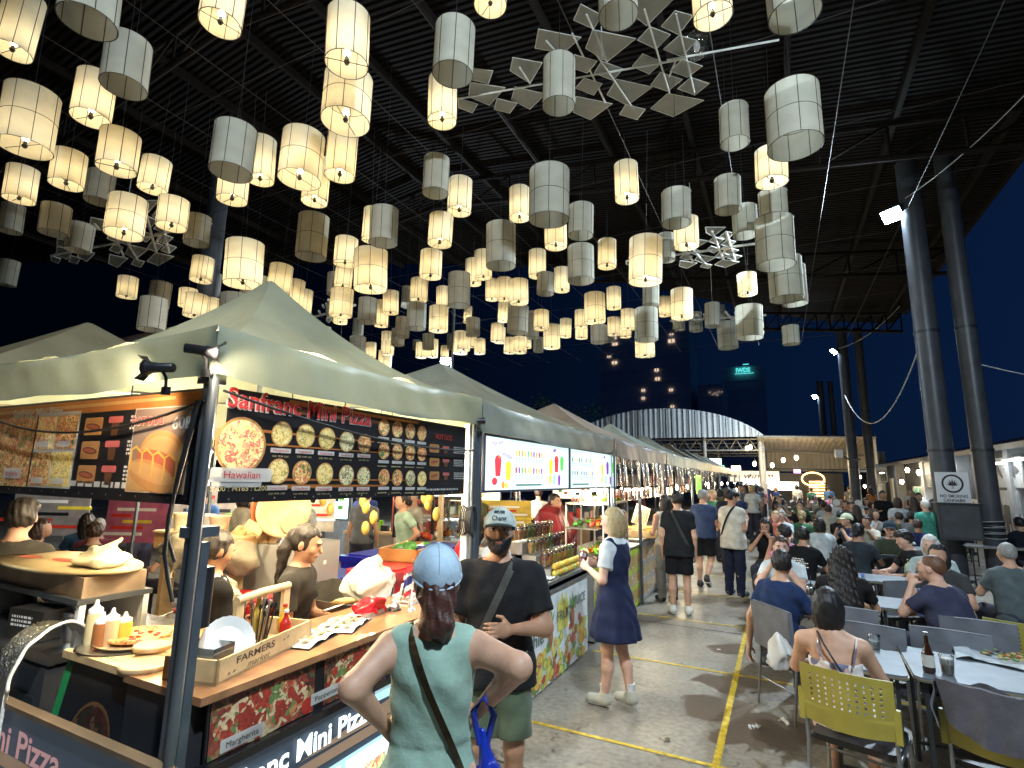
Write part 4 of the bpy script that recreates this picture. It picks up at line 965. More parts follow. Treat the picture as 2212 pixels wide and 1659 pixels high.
# left wing of the counter (faces the viewer)
o = thing('counter_wing', 'left wing of the pizza counter with pale wooden top', 'counter', (-2.6, 1.45, 0))
m = MB(); m.b2((-.52, .02, 1.03), (.05, .62, 1.062), PWOOD); m.build('top', o)
m = MB(); m.b2((-.50, .05, 0), (.05, .60, 1.03), mat('counter_body', (.03, .028, .03))); m.build('body', o)
o = thing('pizza_poster', 'black poster with green edge and a pizza, hung under the wooden counter', 'poster', (-3.12, 1.43, .56))
m = MB(); m.M = frame((0, 0, 0), (1, 0, 0), (0, .16, 1)); m.box((.33, .25, -.005), (.68, .52, .008), mat('poster_green', (.02, .30, .09), .4)); m.rect(.05, .03, .56, .43, mat('poster_black', (.012, .012, .014), .35), .001); m.disc(.33, .17, .165, mat('poster_crust', (.16, .08, .03), .4), .002, .165); m.disc(.33, .17, .155, food('pizza_print_shaded', [(.07, .02, .012), (.05, .012, .01), (.12, .06, .03), (.02, .02, .012)], 22, .4), .003, .15); m.build('print', o)  # pizza colours darkened to stand for the shadow on the poster
o = thing('stall_sign', 'low front banner of the pizza stall at bottom left with pizza pictures', 'banner', (-4.2, 1.32, .12))
m = MB(); m.M = frame((0, 0, 0), (1, 0, 0), (0, 0, 1)); m.box((1.14, .37, -.01), (2.28, .74, .02), LBK); m.poly([(0, .50), (1.7, .50), (1.7, .54), (0, .58)], LBO, .003); 
for k in range(6): xx = .35 + k * .25; m.disc(xx, .40 - .0 * k, .085, lit('plate_green', (.30, .42, .28), .3), .004); m.disc(xx, .40, .07, lf, .006)
m.disc(.75, .36, .16, LBW, .005); m.build('panel', o)
m = MB(); m.M = frame((0, 0, 0), (1, 0, 0), (0, 0, 1)); m.text('Sanfranc Mini Pizza', .1, .56, .15, lit('sign_pink', (.55, .30, .30), .25), .006, 1.42, 'L', .02); m.build('lettering', o)
m = MB(); m.b2((0, -.025, .74), (2.22, .02, .76), mat('rail_wood', (.16, .11, .07), .5)); m.build('rail', o)
# ------------------------------------------------------------------ things on and round the pizza counter
CT = 1.06
def P(px, py, z=CT): return onz(px, py, z)
# crate with painted lettering
o = thing('wooden_crate', 'pale wooden caddy with FARMERS market lettering on the counter corner', 'crate', (-2.30, 1.83, CT), R_(14))
m = MB()
hw, hd, hh = .33, .13, .095
m.b2((hd - .012, -hw, 0), (hd, hw, hh), PWOOD); m.b2((-hd, -hw, 0), (-hd + .012, hw, hh), PWOOD); m.b2((-hd, -hw, 0), (hd, hw, .012), PWOOD); m.b2((-hd, hw - .014, 0), (hd, hw, hh), PWOOD); m.b2((-hd, -hw, 0), (hd, -hw + .014, hh), PWOOD)
m.build('box', o)
m = MB(); m.M = frame((hd + .001, -hw, 0), (0, 1, 0), (0, 0, 1)); IK = mat('burnt_ink', (.04, .03, .015), .6); m.text('FARMERS', .11, .052, .040, IK, .001, .25, 'L', .015); m.text('market', .18, .016, .038, IK, .001, .15, 'L', .0, .3)
for (x, y) in ((.06, .02), (.09, .02), (.42, .055), (.45, .06), (.25, .088)): m.poly([(x, y), (x + .012, y + .004), (x + .02, y + .012), (x + .006, y + .010)], IK, .001)
m.build('lettering', o)
m = MB()
for s in (-1, 1): m.box((-.02, s * (hw - .03) if s > 0 else -.05, .13), (.02, .05, .26), PWOOD)
m.tube([(-.02, -.07, .262), (-.02, .1, .268), (-.02, .32, .262)], .020, PWOOD, 8); m.build('handle', o)
CG = mat('cork_top', (.02, .02, .02), .4); GLB = mat('bottle_glass_dark', (.03, .02, .012), .08, var=0); OIL = mat('oil', (.45, .30, .05), .15, var=.1)
def bottle(label, loc, r, h, mt, capm, lab=None, group=None, neck=.35, name='bottle', cat='bottle', s=1):
    o = thing(name, label, cat, loc, 0, group)
    m = MB(); m.lathe([(r * .9, 0), (r, h * .03), (r, h * (1 - neck) * .9), (r * .8, h * (1 - neck)), (r * .38, h * (1 - neck * .55)), (r * .34, h * .93)], (0, 0, 0), mt, 14); m.build('body', o)
    m = MB(); m.lathe([(r * .42, h * .92), (r * .42, h)], (0, 0, 0), capm, 12); m.build('cap', o)
    if lab: m = MB(); m.lathe([(r * 1.01, h * .15), (r * 1.01, h * .45)], (0, 0, 0), lab, 14, cap=False); m.build('label', o)
    return o
cr = Vector((-2.30, 1.83, CT)); A14 = Matrix.Rotation(R_(14), 3, 'Z')
for i, (dx, dy, h, lbl, mt, cp) in enumerate(((-.05, .13, .24, 'clear oil bottle with silver cap standing in the caddy', OIL, METAL), (-.07, .20, .22, 'dark sauce bottle in the caddy, right of the oil bottle', GLB, PWOOD), (.02, .25, .17, 'yellow mustard bottle at the right end of the caddy', mat('mustard_bottle', (.7, .45, .02), .35), mat('red_cap', (.5, .02, .02), .4)), (.05, .22, .15, 'small red ketchup bottle in the caddy', mat('ketchup', (.45, .02, .015), .3), WHITE))):
    bottle(lbl, cr + A14 @ Vector((dx, dy, .014)), .028, h, mt, cp)
o = thing('cutlery_bundle', 'forks and black plastic cutlery standing in the caddy', 'cutlery', cr + A14 @ Vector((-.01, .08, .014)), R_(14))
m = MB(); random.seed(3)
for k in range(16):
    a = random.uniform(-.05, .05); b = random.uniform(-.045, .045); mt = METAL if k % 2 else BLACK; t = (a * 1.9, b * 1.7 + .01, random.uniform(.17, .22)); m.tube([(a, b, 0), t], .0045, mt, 4); m.ell(t, (.010, .004, .016), mt, 6)
m.build('cutlery', o)
o = thing('paper_plates', 'stack of fluted white paper plates propped in the caddy', 'paper plates', cr + A14 @ Vector((.02, -.16, .10)), R_(14))
m = MB(); rt = Matrix.Rotation(R_(-30), 3, 'Z') @ Matrix.Rotation(R_(62), 3, 'Y')
vs = []
for k in range(5):
    for (r0, r1, z0, z1) in ((.0, .075, 0, 0), (.075, .115, 0, .012)):
        n = 48; vs = [rt @ Vector((r * (1 + .012 * (i % 2) * (r > .1)) * math.cos(2 * PI * i / n), r * (1 + .012 * (i % 2) * (r > .1)) * math.sin(2 * PI * i / n), z + k * .004 + .004 * (i % 2) * (r > .1))) for r, z in ((r0 + .0005, z0), (r1, z1)) for i in range(n)]
        m.add(vs, [(i, (i + 1) % n, n + (i + 1) % n, n + i) for i in range(n)], WHITE, True)
m.build('plates', o)
o = thing('plastic_box', 'clear plastic box with napkins at the near end of the caddy', 'box', cr + A14 @ Vector((.0, -.25, .03)), R_(14)); m = MB()
CP = glass('clear_plastic', (.92, .93, .95), .08, .5)
for (a, b) in (((-.09, -.06, 0), (.09, -.058, .10)), ((-.09, .058, 0), (.09, .06, .10)), ((-.09, -.06, 0), (-.088, .06, .10)), ((.088, -.06, 0), (.09, .06, .10))): m.b2(a, b, CP)
m.build('walls', o); m = MB(); m.b2((-.08, -.05, .0), (.08, .05, .05), WHITE); m.build('napkins', o)
# squeeze bottles
for i, (px, py, hgt, c, lbl) in enumerate(((197, 1392, .21, (.62, .52, .28), 'tall squeeze bottle of pale oil, leftmost of four'), (213, 1402, .17, (.32, .12, .04), 'squeeze bottle of brown sauce, second from left'), (234, 1400, .185, (.60, .38, .20), 'squeeze bottle of pink sauce, third from left'), (263, 1393, .155, (.72, .42, .06), 'squeeze bottle of mustard, rightmost of four'))):
    p = P(px, py); o = thing('squeeze_bottle', lbl, 'squeeze bottle', p, 0, 'squeeze bottles on the pizza counter'); r = .034
    m = MB(); m.lathe([(r * .95, 0), (r, .01), (r, hgt * .66), (r * .85, hgt * .72)], (0, 0, 0), mat('sauce_%d' % i, c, .3, var=.1), 16); m.build('body', o)
    m = MB(); m.lathe([(r * .9, hgt * .70), (r * .92, hgt * .80), (r * .6, hgt * .83), (r * .35, hgt * .88), (r * .2, hgt)], (0, 0, 0), WHITE, 14); m.build('nozzle', o)
# pizza on plate + board
p = P(300, 1388); o = thing('pizza', 'cooked pizza with a red topping on an oval plate', 'pizza', p + Vector((0, 0, .03)))
PZR = food('baked_pizza', [(.62, .20, .05), (.70, .38, .10), (.45, .07, .03), (.72, .48, .18), (.60, .28, .08)], 32, .4)
m = MB(); m.lathe([(.005, .012), (.12, .012), (.135, .018), (.145, .010), (.14, 0)], (0, 0, 0), PZR, 28); 
for k in range(26): a = random.uniform(0, 6.28); r = random.uniform(0, .11); m.ell((r * math.cos(a), r * math.sin(a), .014), (.014, .012, .007), mat('tomato_bit', (.5, .05, .02), .4) if k % 3 else mat('cheese_bit', (.8, .62, .3), .5), 6)
m.build('topping', o)
o = thing('oval_plate', 'oval plate with metal tray under the cooked pizza', 'plate', p); m = MB(); m.lathe([(.02, .012), (.17, .016), (.19, .026), (.185, .018), (.12, .004)], (0, 0, 0), PWOOD, 28); m.lathe([(.02, 0), (.20, .0), (.22, .010), (.20, .004)], (-.03, -.03, 0), METAL, 20); m.build('plate', o)
for k, (px, py, z, r, l) in enumerate(((318, 1440, .0, .11, 'round wooden board, lowest by the corner post'), (330, 1415, .03, .085, 'small round wooden board stacked behind the corner post'))):
    o = thing('round_board', l, 'wooden board', P(px, py) + Vector((0, 0, z)), 0, 'round wooden boards'); m = MB(); m.lathe([(r * .96, 0), (r, .005), (r, .016), (r * .97, .021), (r * .85, .021), (r * .82, .017)], (0, 0, 0), PWOOD, 28); m.build('board', o)
o = thing('pizza_cutter', 'steel pizza slicer with a red handle beside the cooked pizza', 'pizza slicer', P(345, 1345)); m = MB(); m.tube([(0, 0, .03), (.02, .06, .05)], .006, METAL, 5); m.tube([(.02, .06, .05), (.05, .17, .10)], .014, mat('red_handle', (.45, .05, .02), .4), 6); m.build('handle', o); m = MB(); m.add([(-.05, -.03, .02), (.04, -.05, .02), (.03, .02, .035), (-.03, .02, .03)], [(0, 1, 2, 3)], METAL); m.build('blade', o)
# open menus
def menu(px, py, rz, label, w=.30, d=.21):
    o = thing('open_menu', label, 'menu', P(px, py) + Vector((0, 0, .004)), rz, 'open menus on the counter')
    m = MB(); m.b2((-w / 2 - .005, -d / 2 - .005, -.003), (w / 2 + .005, d / 2 + .005, .001), BLACK); m.build('cover', o); m = MB(); pg = mat('menu_paper', (.74, .70, .62), .5, var=.08)
    for s in (-1, 1):
        m.grid(lambda u, v, s=s: (s * u * w / 2, (v - .5) * d, .004 + .016 * math.sin(PI * min(1, u * 1.15)) * (1 - .3 * u)), 8, 2, pg)
        for k in range(3): 
            for q in range(2): m.disc(s * (.04 + q * .055), -.055 + k * .055, .020, PRINTS[(k + q) % 4], .024, n=12)
    m.build('pages', o)
menu(663, 1382, R_(105), 'open paper menu with pizza pictures, nearer of the two'); menu(742, 1352, R_(112), 'open paper menu, farther one beside the hot dog tray')
# hot dog tray sunk behind the top
o = thing('hot_plate', 'steel hot dog warming tray in front of the ponytail vendor', 'food tray', P(735, 1300, 1.02)); STG = mat('worn_steel', (.30, .29, .27), .4, .9, var=.3)
m = MB(); w, d, h = .30, .22, .10
m.b2((-w, -d, -.08), (w, d, -.07), STG)
for a, b in (((-w, -d, -.08), (-w + .01, d, h)), ((w - .01, -d, -.08), (w, d, .05)), ((-w, -d, -.08), (w, -d + .01, .05)), ((-w, d - .01, -.08), (w, d, h))): m.b2(a, b, STG)
m.build('tray', o)
o = thing('bread_bun', 'split hot dog bun lying on the warming tray', 'bun', P(742, 1305, 1.07)); m = MB(); m.ell((0, 0, .015), (.035, .085, .02), mat('bun_crust', (.62, .38, .14), .5), 12, Matrix.Rotation(R_(-30), 3, 'Z')); m.ell((0, 0, .026), (.024, .07, .014), mat('bun_crumb', (.78, .62, .36), .7), 12, Matrix.Rotation(R_(-30), 3, 'Z')); m.build('bun', o)
o = thing('tongs', 'silver tongs lying across the warming tray', 'tongs', P(695, 1320, 1.07)); m = MB(); m.tube([(0, 0, 0), (.05, .14, .02)], .005, METAL, 5); m.tube([(.02, 0, 0), (.052, .14, .022)], .005, METAL, 5); m.build('arms', o)
o = thing('cutting_board', 'white cutting board with a chrome rail along the counter edge', 'cutting board', P(775, 1332), R_(6)); m = MB(); m.b2((-.05, -.22, 0), (.05, .22, .018), mat('blue_board', (.30, .38, .45), .4)); m.b2((.05, -.24, 0), (.085, .24, .028), METAL); m.build('board', o)
def blob(name, label, cat, loc, r, mt, seed=0, h=.014, lump=.12, knot=None, par=None):
    r_ = np.array(r); rs = np.random.RandomState(seed); A = rs.normal(size=(7, 3)) * 1.4 / np.mean(r_); ph = rs.uniform(0, 6, 7)
    def f(P):
        d = ell(P, (0, 0, r_[2] * .8), r_)
        if knot: d = smin(d, rc(P, (0, 0, r_[2] * 1.4), knot, r_[0] * .28, r_[0] * .06), r_[0] * .5)
        w = sum(np.abs(np.sin(P @ A[i].astype(np.float32) + ph[i])) for i in range(7)) / 7 - .62
        w2 = np.abs(np.sin(P @ A[0].astype(np.float32) * 2.3 + 3 * np.sin(P @ A[3].astype(np.float32)) + ph[2])) - .5
        return np.maximum(d + (w * 5 + w2 * .5) * lump * np.mean(r_), -P[:, 2])
    top = max(r_[2] * 2, (knot[2] if knot else 0)) + .06; ex = abs(np.array(knot[:2])).max() if knot else 0
    o = thing(name, label, cat, loc); b = sdfobj('film', [(f, (-r_[0] - .05 - ex, -r_[1] - .05 - ex, -.01), (r_[0] + .05 + ex, r_[1] + .05 + ex, top), h, mt)], o); return o
BAGW = mat('bag_white', (.74, .72, .68), .35, var=.1, bump=.6, bscale=22, translucent=.2); BAGR = mat('bag_red', (.62, .012, .02), .18, var=.15, bump=.4, bscale=18)
blob('plastic_bag', 'big crumpled white plastic bag full of buns behind the counter', 'plastic bag', P(782, 1310, 1.02) + Vector((-.1, .18, 0)), (.17, .20, .13), BAGW, 1, .011, .22, (.05, .04, .36)).name = 'plastic_bag'
blob('plastic_bag', 'small glossy red plastic bag on the counter beside the bell', 'plastic bag', P(800, 1325), (.09, .10, .055), BAGR, 2, .008, .22)
o = thing('service_bell', 'chrome service bell on the counter', 'bell', P(853, 1318)); m = MB(); m.lathe([(.042, 0), (.042, .008), (.03, .012)], (0, 0, 0), BLACK, 18); m.build('base', o); m = MB(); m.lathe([(.036, .012), (.035, .025), (.025, .040), (.004, .046), (.004, .056), (.001, .058)], (0, 0, 0), METAL, 18); m.build('dome', o)
o = thing('basket', 'white plastic basket with napkins and cards behind the bell', 'basket', P(885, 1300), R_(8)); m = MB()
for k in range(12):
    for (a, b, c, d) in ((-.06, -.12, 1, 0), (.06, -.12, 1, 0)): m.b2((a - .002, -.12 + k * .02, 0), (a + .002, -.11 + k * .02, .055), WHITE)
for z in (0, .025, .055): m.b2((-.065, -.125, z), (-.06, .125, z + .008), WHITE); m.b2((.06, -.125, z), (.065, .125, z + .008), WHITE); m.b2((-.065, -.125, z), (.065, -.12, z + .008), WHITE); m.b2((-.065, .12, z), (.065, .125, z + .008), WHITE)
m.build('sides', o); m = MB(); m.box((-.02, -.05, .07), (.012, .10, .13), WHITE, Matrix.Rotation(R_(12), 3, 'Y')); m.box((.0, -.03, .07), (.012, .10, .12), mat('card', (.7, .62, .5), .6), Matrix.Rotation(R_(18), 3, 'Y')); m.build('napkins', o)
o = thing('table_flag', 'small red white and blue striped flag on a stand by the basket', 'flag', P(888, 1318)); m = MB(); m.lathe([(.028, 0), (.024, .01), (.004, .014), (.0035, .30), (.006, .31), (.001, .318)], (0, 0, 0), METAL, 12); m.build('stand', o)
m = MB()
for k, (c, wd) in enumerate((((.5, .02, .03), 1), ((.7, .7, .68), 1), ((.03, .04, .22), 2), ((.7, .7, .68), 1), ((.5, .02, .03), 1))):
    z0 = .28 - (0, 1, 2, 4, 5)[k] * .028; m.grid(lambda u, v, z0=z0, wd=wd: (.004 - u * .05 + .008 * math.sin(v * 2 + z0 * 40), -u * .03 + .010 * math.sin(u * 9), z0 - v * .028 * wd - u * .04), 8, 2, mat('flag_%d' % (k % 3 if k < 3 else 4 - k), c, .7))
m.build('cloth', o)
# left part: oven, foil duct, sneeze shelf, boxes
o = thing('pizza_oven', 'low stainless steel oven at the left under a foil duct', 'oven', (-3.62, 1.72, .0)); m = MB(); m.b2((-.38, -.22, .25), (.30, .30, .93), mat('oven_steel', (.25, .255, .26), .35, .9, var=.2)); m.build('body', o); m = MB(); m.b2((-.36, -.2, .93), (.28, .28, .95), METAL); m.b2((.02, -.235, .45), (.26, -.22, .80), mat('oven_door', (.10, .11, .12), .3, .8)); m.build('door', o)
FOIL = mat('crinkled_foil', (.62, .60, .56), .28, 1, var=.2, bump=1.0, bscale=90)
o = thing('foil_duct', 'arched crinkled silver foil duct rising over the oven', 'duct', (-3.30, 1.50, .80), R_(105))
def arch(u, v):
    a = PI * (.04 + 1.0 * (1 - u)); r = .21; 
    zz = max(0, math.sin(a)) * r * 1.15 + (.12 if u > .02 else .12) - (.24 * (1 - min(1, u * 3)) if u < .33 else 0) * 0
    x = -math.cos(a) * -r * 1.0
    return (x - .02, -.07 + v * .13 + .004 * math.sin(u * 150), zz + .004 * math.sin(u * 170 + v * 20) - (0 if abs(x) < .18 else .10 * 0))
m = MB(); m.grid(arch, 60, 8, FOIL); m.grid(lambda u, v: (-.232, -.07 + v * .13, .13 - u * .38), 10, 4, FOIL); m.build('foil', o)
m = MB(); m.tube([(-.232, -.074, -.25), (-.232, -.074, .05)] + [(Vector(arch(i / 30, 0)) + Vector((0, -.004, 0))) for i in range(31)], .008, WHITE, 6); m.build('rim', o)
# sneeze shelf
o = thing('display_shelf', 'white framed display shelf with a rounded board on top at left', 'shelf', (-3.90, 1.80, .97)); BT = mat('board_top', (.66, .50, .26), .4, var=.2)
m = MB(); m.lathe([(.001, 0), (.40, 0), (.42, .006), (.42, .022), (.001, .022)], (0, 0, 0), BT, 40); m.v = [(x * 1.45, y * .62, z + .375) for x, y, z in m.v]; m.build('top_board', o)
m = MB(); m.b2((-.55, -.16, .26), (.52, .16, .37), mat('old_timber', (.34, .25, .17), .5, var=.4)); m.b2((-.57, -.19, .235), (.55, .19, .262), mat('shelf_dark', (.06, .07, .08), .4)); m.build('apron', o)
m = MB()
for x in (-.55, .53): m.box((x, -.16, .12), (.035, .03, .25), WHITE); m.box((x, .16, .12), (.035, .03, .25), WHITE)
m.b2((-.55, .15, .0), (.53, .165, .24), mat('shelf_back', (.72, .70, .66), .5, var=.08)); m.build('frame', o)
m = MB(); m.M = Matrix.Translation((0, 0, .399)); m.disc(-.33, -.06, .10, mat('stain_red', (.45, .10, .06), .4), .001, .04, a0=.1); m.disc(-.02, -.02, .12, mat('stain_red', (.45, .10, .06)), .001, .04); m.build('printed_spots', o)
pt = Vector((-3.56, 1.80, 1.37)); blob('flatbread_pack', 'stack of white flatbreads in a crumpled clear bag on the rounded board', 'bread', pt, (.19, .13, .035), mat('flatbread', (.74, .64, .44), .4, var=.15, bump=.6, bscale=16), 5, .010, .13, (.02, .08, .14))
# things behind and under
o = thing('jar', 'stainless steel canister left of the squeeze bottles', 'canister', P(148, 1385, 1.0)); m = MB(); m.lathe([(.038, 0), (.038, .12), (.034, .125), (.04, .128), (.04, .15), (.001, .152)], (0, 0, 0), METAL, 18); m.build('body', o)
o = thing('carton', 'black printed carton under the display shelf', 'box', P(80, 1375, 1.0), R_(8)); m = MB(); m.box((0, 0, .08), (.28, .14, .15), mat('carton_black', (.025, .022, .02), .4)); m.build('carton', o); m = MB(); m.M = frame((-.13, -.0715, .01), (1, 0, 0), (0, 0, 1)); micro(m, .02, .10, .22, 3, .012, WHITE, .002, 4); m.build('print', o)
o = thing('small_box', 'small red and green box beside the steel canister', 'box', P(128, 1372, 1.0), R_(20)); m = MB(); m.box((0, 0, .05), (.06, .05, .10), mat('tin_green', (.45, .48, .25), .4)); m.box((0, 0, .02), (.062, .052, .03), mat('tin_red', (.5, .08, .03), .4)); m.build('box', o)
o = thing('rubber_mat_table', 'low steel table under the shelf at left', 'table', (-4.05, 1.85, 0)); m = MB(); m.b2((-.75, -.35, .95), (.75, .35, 1.0), METAL); m.build('top', o); m = MB(); m.b2((-.72, -.3, 0), (.72, .3, .95), mat('counter_body', (.03, .028, .03))); m.build('body', o)
o.name = 'prep_table'
# deeper inside the stall
def cooler(label, loc, c, s=(.7, .42, .42), rz=0):
    o = thing('cool_box', label, 'cool box', loc, rz, 'plastic cool boxes'); mt = mat('cooler_%02x%02x%02x' % tuple(int(x * 255) for x in c), c, .3, var=.12, coat=.3); m = MB(); m.rbox((0, 0, s[2] * .42), (s[0] * .95, s[1] * .93, s[2] * .84), .04, mt); m.box((0, 0, s[2] * .5), (s[0] * .97, s[1] * .95, .02), mt); m.build('tub', o)
    m = MB(); m.rbox((0, 0, s[2] * .91), (s[0], s[1], s[2] * .14), .05, mt); m.rbox((0, 0, s[2] * .99), (s[0] * .8, s[1] * .8, .02), .05, mt); m.build('lid', o); return o
cooler('red cool box stacked behind the white bread bag', (-3.15, 4.10, .62), (.55, .015, .03), (.50, 1.0, .50), 0); cooler('blue cool box between the fridge and the red one', (-3.55, 3.55, .55), (.012, .015, .36), (.5, .8, .5))
cooler('blue cool box at the back behind the green tomato crate', (-4.3, 5.2, .55), (.012, .015, .36), (.6, .9, .45)); cooler('dark red cool box behind the display shelf', (-3.35, 2.62, .65), (.30, .012, .015), (.5, .35, .42))
o = thing('fridge', 'grey steel fridge behind the ponytail vendor', 'fridge', (-3.75, 3.25, 0)); m = MB(); m.rbox((0, 0, .68), (.75, .55, 1.36), .02, mat('fridge_grey', (.34, .335, .32), .45, .3, var=.1)); m.build('body', o); m = MB(); m.box((.38, -.12, 1.1), (.02, .02, .4), METAL); m.box((.379, .1, 1.2), (.004, .03, .03), WHITE); m.build('handle', o)
# serving trays leaned up
o = thing('serving_tray', 'round carved wooden serving board leaning on the fridge top', 'tray', (-3.55, 3.05, 1.62), R_(65)); m = MB(); rt = Matrix.Rotation(R_(90), 3, 'X')
m.lathe([(.001, 0), (.19, 0), (.21, .008), (.21, .022), (.19, .028), (.18, .018), (.001, .016)], (0, 0, 0), PWOOD, 32, rot=rt); m.box((-.21, -.01, -.12), (.13, .02, .07), PWOOD, Matrix.Rotation(R_(30), 3, 'Y')); m.build('board', o)
m = MB(); m.lathe([(.001, .0), (.09, 0), (.10, .006), (.09, .010)], (.07, -.03, -.09), PWOOD, 24, rot=rt); m.build('dip', o)
for k in range(3):
    o = thing('serving_tray', ['reddish wooden tray directly behind the round serving board', 'reddish wooden tray, middle of the leaning stack', 'reddish wooden tray, rearmost of the leaning stack'][k], 'tray', (-3.62 - .03 * k, 3.09 + .03 * k, 1.63 + .008 * k), R_(65), 'leaning wooden trays'); m = MB(); m.lathe([(.001, 0), (.22, 0), (.215, .010), (.215, .020), (.20, .012), (.001, .010)], (-.02, .0, 0), mat('red_wood', (.34, .10, .04), .4, var=.3), 32, rot=rt); m.build('tray', o)
CLR = glass('clear_bag', (.93, .92, .88), .12, .5)
blob('bag_of_rolls', 'clear bag of brown rolls on top of the fridge', 'bag', (-3.85, 3.05, 1.36), (.22, .16, .07), mat('rolls', (.50, .30, .13), .5, var=.4, vscale=20, bump=.7, bscale=14), 8, .014, .3)
blob('grey_cover', 'brown grey cloth heaped on a box behind the vendor in black', 'cloth', (-4.0, 2.75, 1.15), (.42, .28, .18), cloth((.20, .17, .12)), 9, .02, .3)
blob('salad_bag', 'clear bag of salad between the shelf and the corner post', 'bag', (-3.05, 2.22, 1.06), (.12, .11, .10), mat('salad_bag', (.55, .50, .36), .25, var=.45, vscale=14, bump=.7, bscale=20), 11, .009, .25, (.0, .02, .28))
for k, (x, y, z, c, l) in enumerate(((-4.50, 2.85, 1.425, (.60, .50, .34), 'white tub of sauce on a wooden ledge at left'), (-4.22, 2.85, 1.425, (.55, .55, .55), 'clear tub with a ladle beside the sauce tub'), (-4.03, 2.85, 1.425, (.62, .36, .26), 'clear tub of sliced ham, right of the ladle tub'))):
    o = thing('food_tub', l, 'tub', (x, y, z), 0, 'food tubs on the ledge'); m = MB(); m.lathe([(.06, 0), (.075, .13), (.08, .135), (.08, .145), (.001, .146)], (0, 0, 0), mat('tub_%d' % k, c, .35, var=.3, vscale=16), 16); m.build('tub', o)
o = thing('timber_ledge', 'rough wooden ledge carrying three food tubs', 'shelf', (-4.2, 2.85, 1.28)); m = MB(); m.b2((-.5, -.10, 0), (.5, .1, .13), mat('rough_timber', (.40, .22, .08), .6, var=.4)); m.b2((-.5, -.12, .13), (.5, .12, .145), PWOOD); m.build('planks', o); m = MB(); m.b2((-.45, -.05, -1.28), (-.4, .05, 0), PWOOD); m.b2((.4, -.05, -1.28), (.45, .05, 0), PWOOD); m.build('legs', o)
# ------------------------------------------------------------------ smoothie stall
SCW = mat('screen_white', (.5, .6, .6), emis=.62, ecol=(.74, .95, .97), var=0)
def scol(n, c): return mat('screen_' + n, c, emis=.5, ecol=c, var=0)
SC = [scol('red', (.75, .03, .05)), scol('yellow', (.85, .70, .03)), scol('green', (.12, .62, .08)), scol('purple', (.28, .04, .42)), scol('orange', (.85, .30, .02)), scol('blue', (.30, .72, .85)), scol('dark', (.02, .12, .10))]
def screen(label, y0, y1, z0, z1, big):
    o = thing('menu_screen', label, 'screen', (-2.03, y0, z0), 0, 'lit menu screens'); w, h = y1 - y0, z1 - z0
    MS = frame((0, 0, 0), (0, 1, 0), (0, 0, 1))
    m = MB(); m.M = MS; m.box((w / 2, h / 2, -.03), (w, h, .05), mat('screen_frame', (.015, .02, .06), .3)); m.build('frame', o)
    m = MB(); m.M = MS; m.rect(.02, .02, w - .04, h - .04, SCW, .001); m.build('panel', o)
    m = MB(); m.M = MS; r = random.Random(3)
    def cup(x, y, s, c, dome=True):
        m.poly([(x - .32 * s, y), (x + .32 * s, y), (x + .45 * s, y + s), (x - .45 * s, y + s)], c, .003)
        if dome: m.disc(x, y + s * 1.05, .42 * s, c, .0032, .25 * s, n=12)
        m.rect(x + .08 * s, y + s * 1.1, .06 * s, s * .5, SC[2], .0034)
    x0 = .30 * w if big else .04 * w; n = 10
    for row in (0, 1):
        for k in range(n):
            x = x0 + k * (.033 if big else .042) * w; y = h * (.66 - .32 * row); c = SC[r.randrange(5) if big else r.choice([2, 6, 6, 3, 1])]; cup(x, y, .042 if big else .036, c)
            m.rect(x - .012, y - .025, .024, .008, SC[6], .003); m.rect(x - .008, y - .045, .016, .008, SC[6], .003)
    m.rect(x0, h * .11, w * .30, .014, SC[6], .003)
    if big:
        cup(.12 * w, .13, .13, SC[0]); cup(.22 * w, .10, .12, SC[1]); m.disc(.09 * w, .09, .045, SC[0], .005, .03); m.disc(.17 * w, .06, .03, SC[4], .005); m.disc(.20 * w, .055, .025, SC[1], .006)
    X = .72 if big else .64
    for k, (dx, c, s, y) in enumerate(((.0, SC[1], .14, .16), (.08, SC[0], .16, .18), (.16, SC[2], .14, .20), (.05, SC[5], .09, .06), (.12, SC[3], .10, .05))): cup((X + dx * (1 if big else 1.6)) * w, y, s * .8, c if big or k != 1 else SC[3])
    m.disc(X * w - .02, .11, .035, SC[1], .006, .045); m.disc((X + .05) * w, h * .86, .04, SC[3], .005, .014, a0=.2)
    m.build('pictures', o)
    if big: m = MB(); m.M = MS; m.text('Fruit Juice', .06 * w, h * .80, .055, SC[3], .005, .20, 'L', .01, .3, R_(8)); m.text('Smoothie', .15 * w, h * .66, .055, SC[3], .005, .19, 'L', .01, .3, R_(-10)); m.text('Mixed Fruit', x0 + .02, h * .06, .022, SC[6], .005); m.text('1 Fruit   2 Fruit   3 Fruit', x0 + .24, h * .06, .022, SC[6], .005); m.build('lettering', o)
    l = lamp('screen_glow', 'AREA', (.08, w / 2, h / 2), 9, (.75, .95, 1), .4); l.data.shape = 'RECTANGLE'; l.data.size = w; l.data.size_y = h; l.rotation_euler = (0, R_(-90), 0); l.parent = o; l.location = (.06, w / 2, h / 2)
    return o
screen('large lit smoothie menu screen with Fruit Juice Smoothie lettering', 3.58, 5.44, 1.79, 2.25, True)
screen('smaller lit smoothie menu screen, second one along the aisle', 5.47, 7.30, 1.79, 2.25, False)
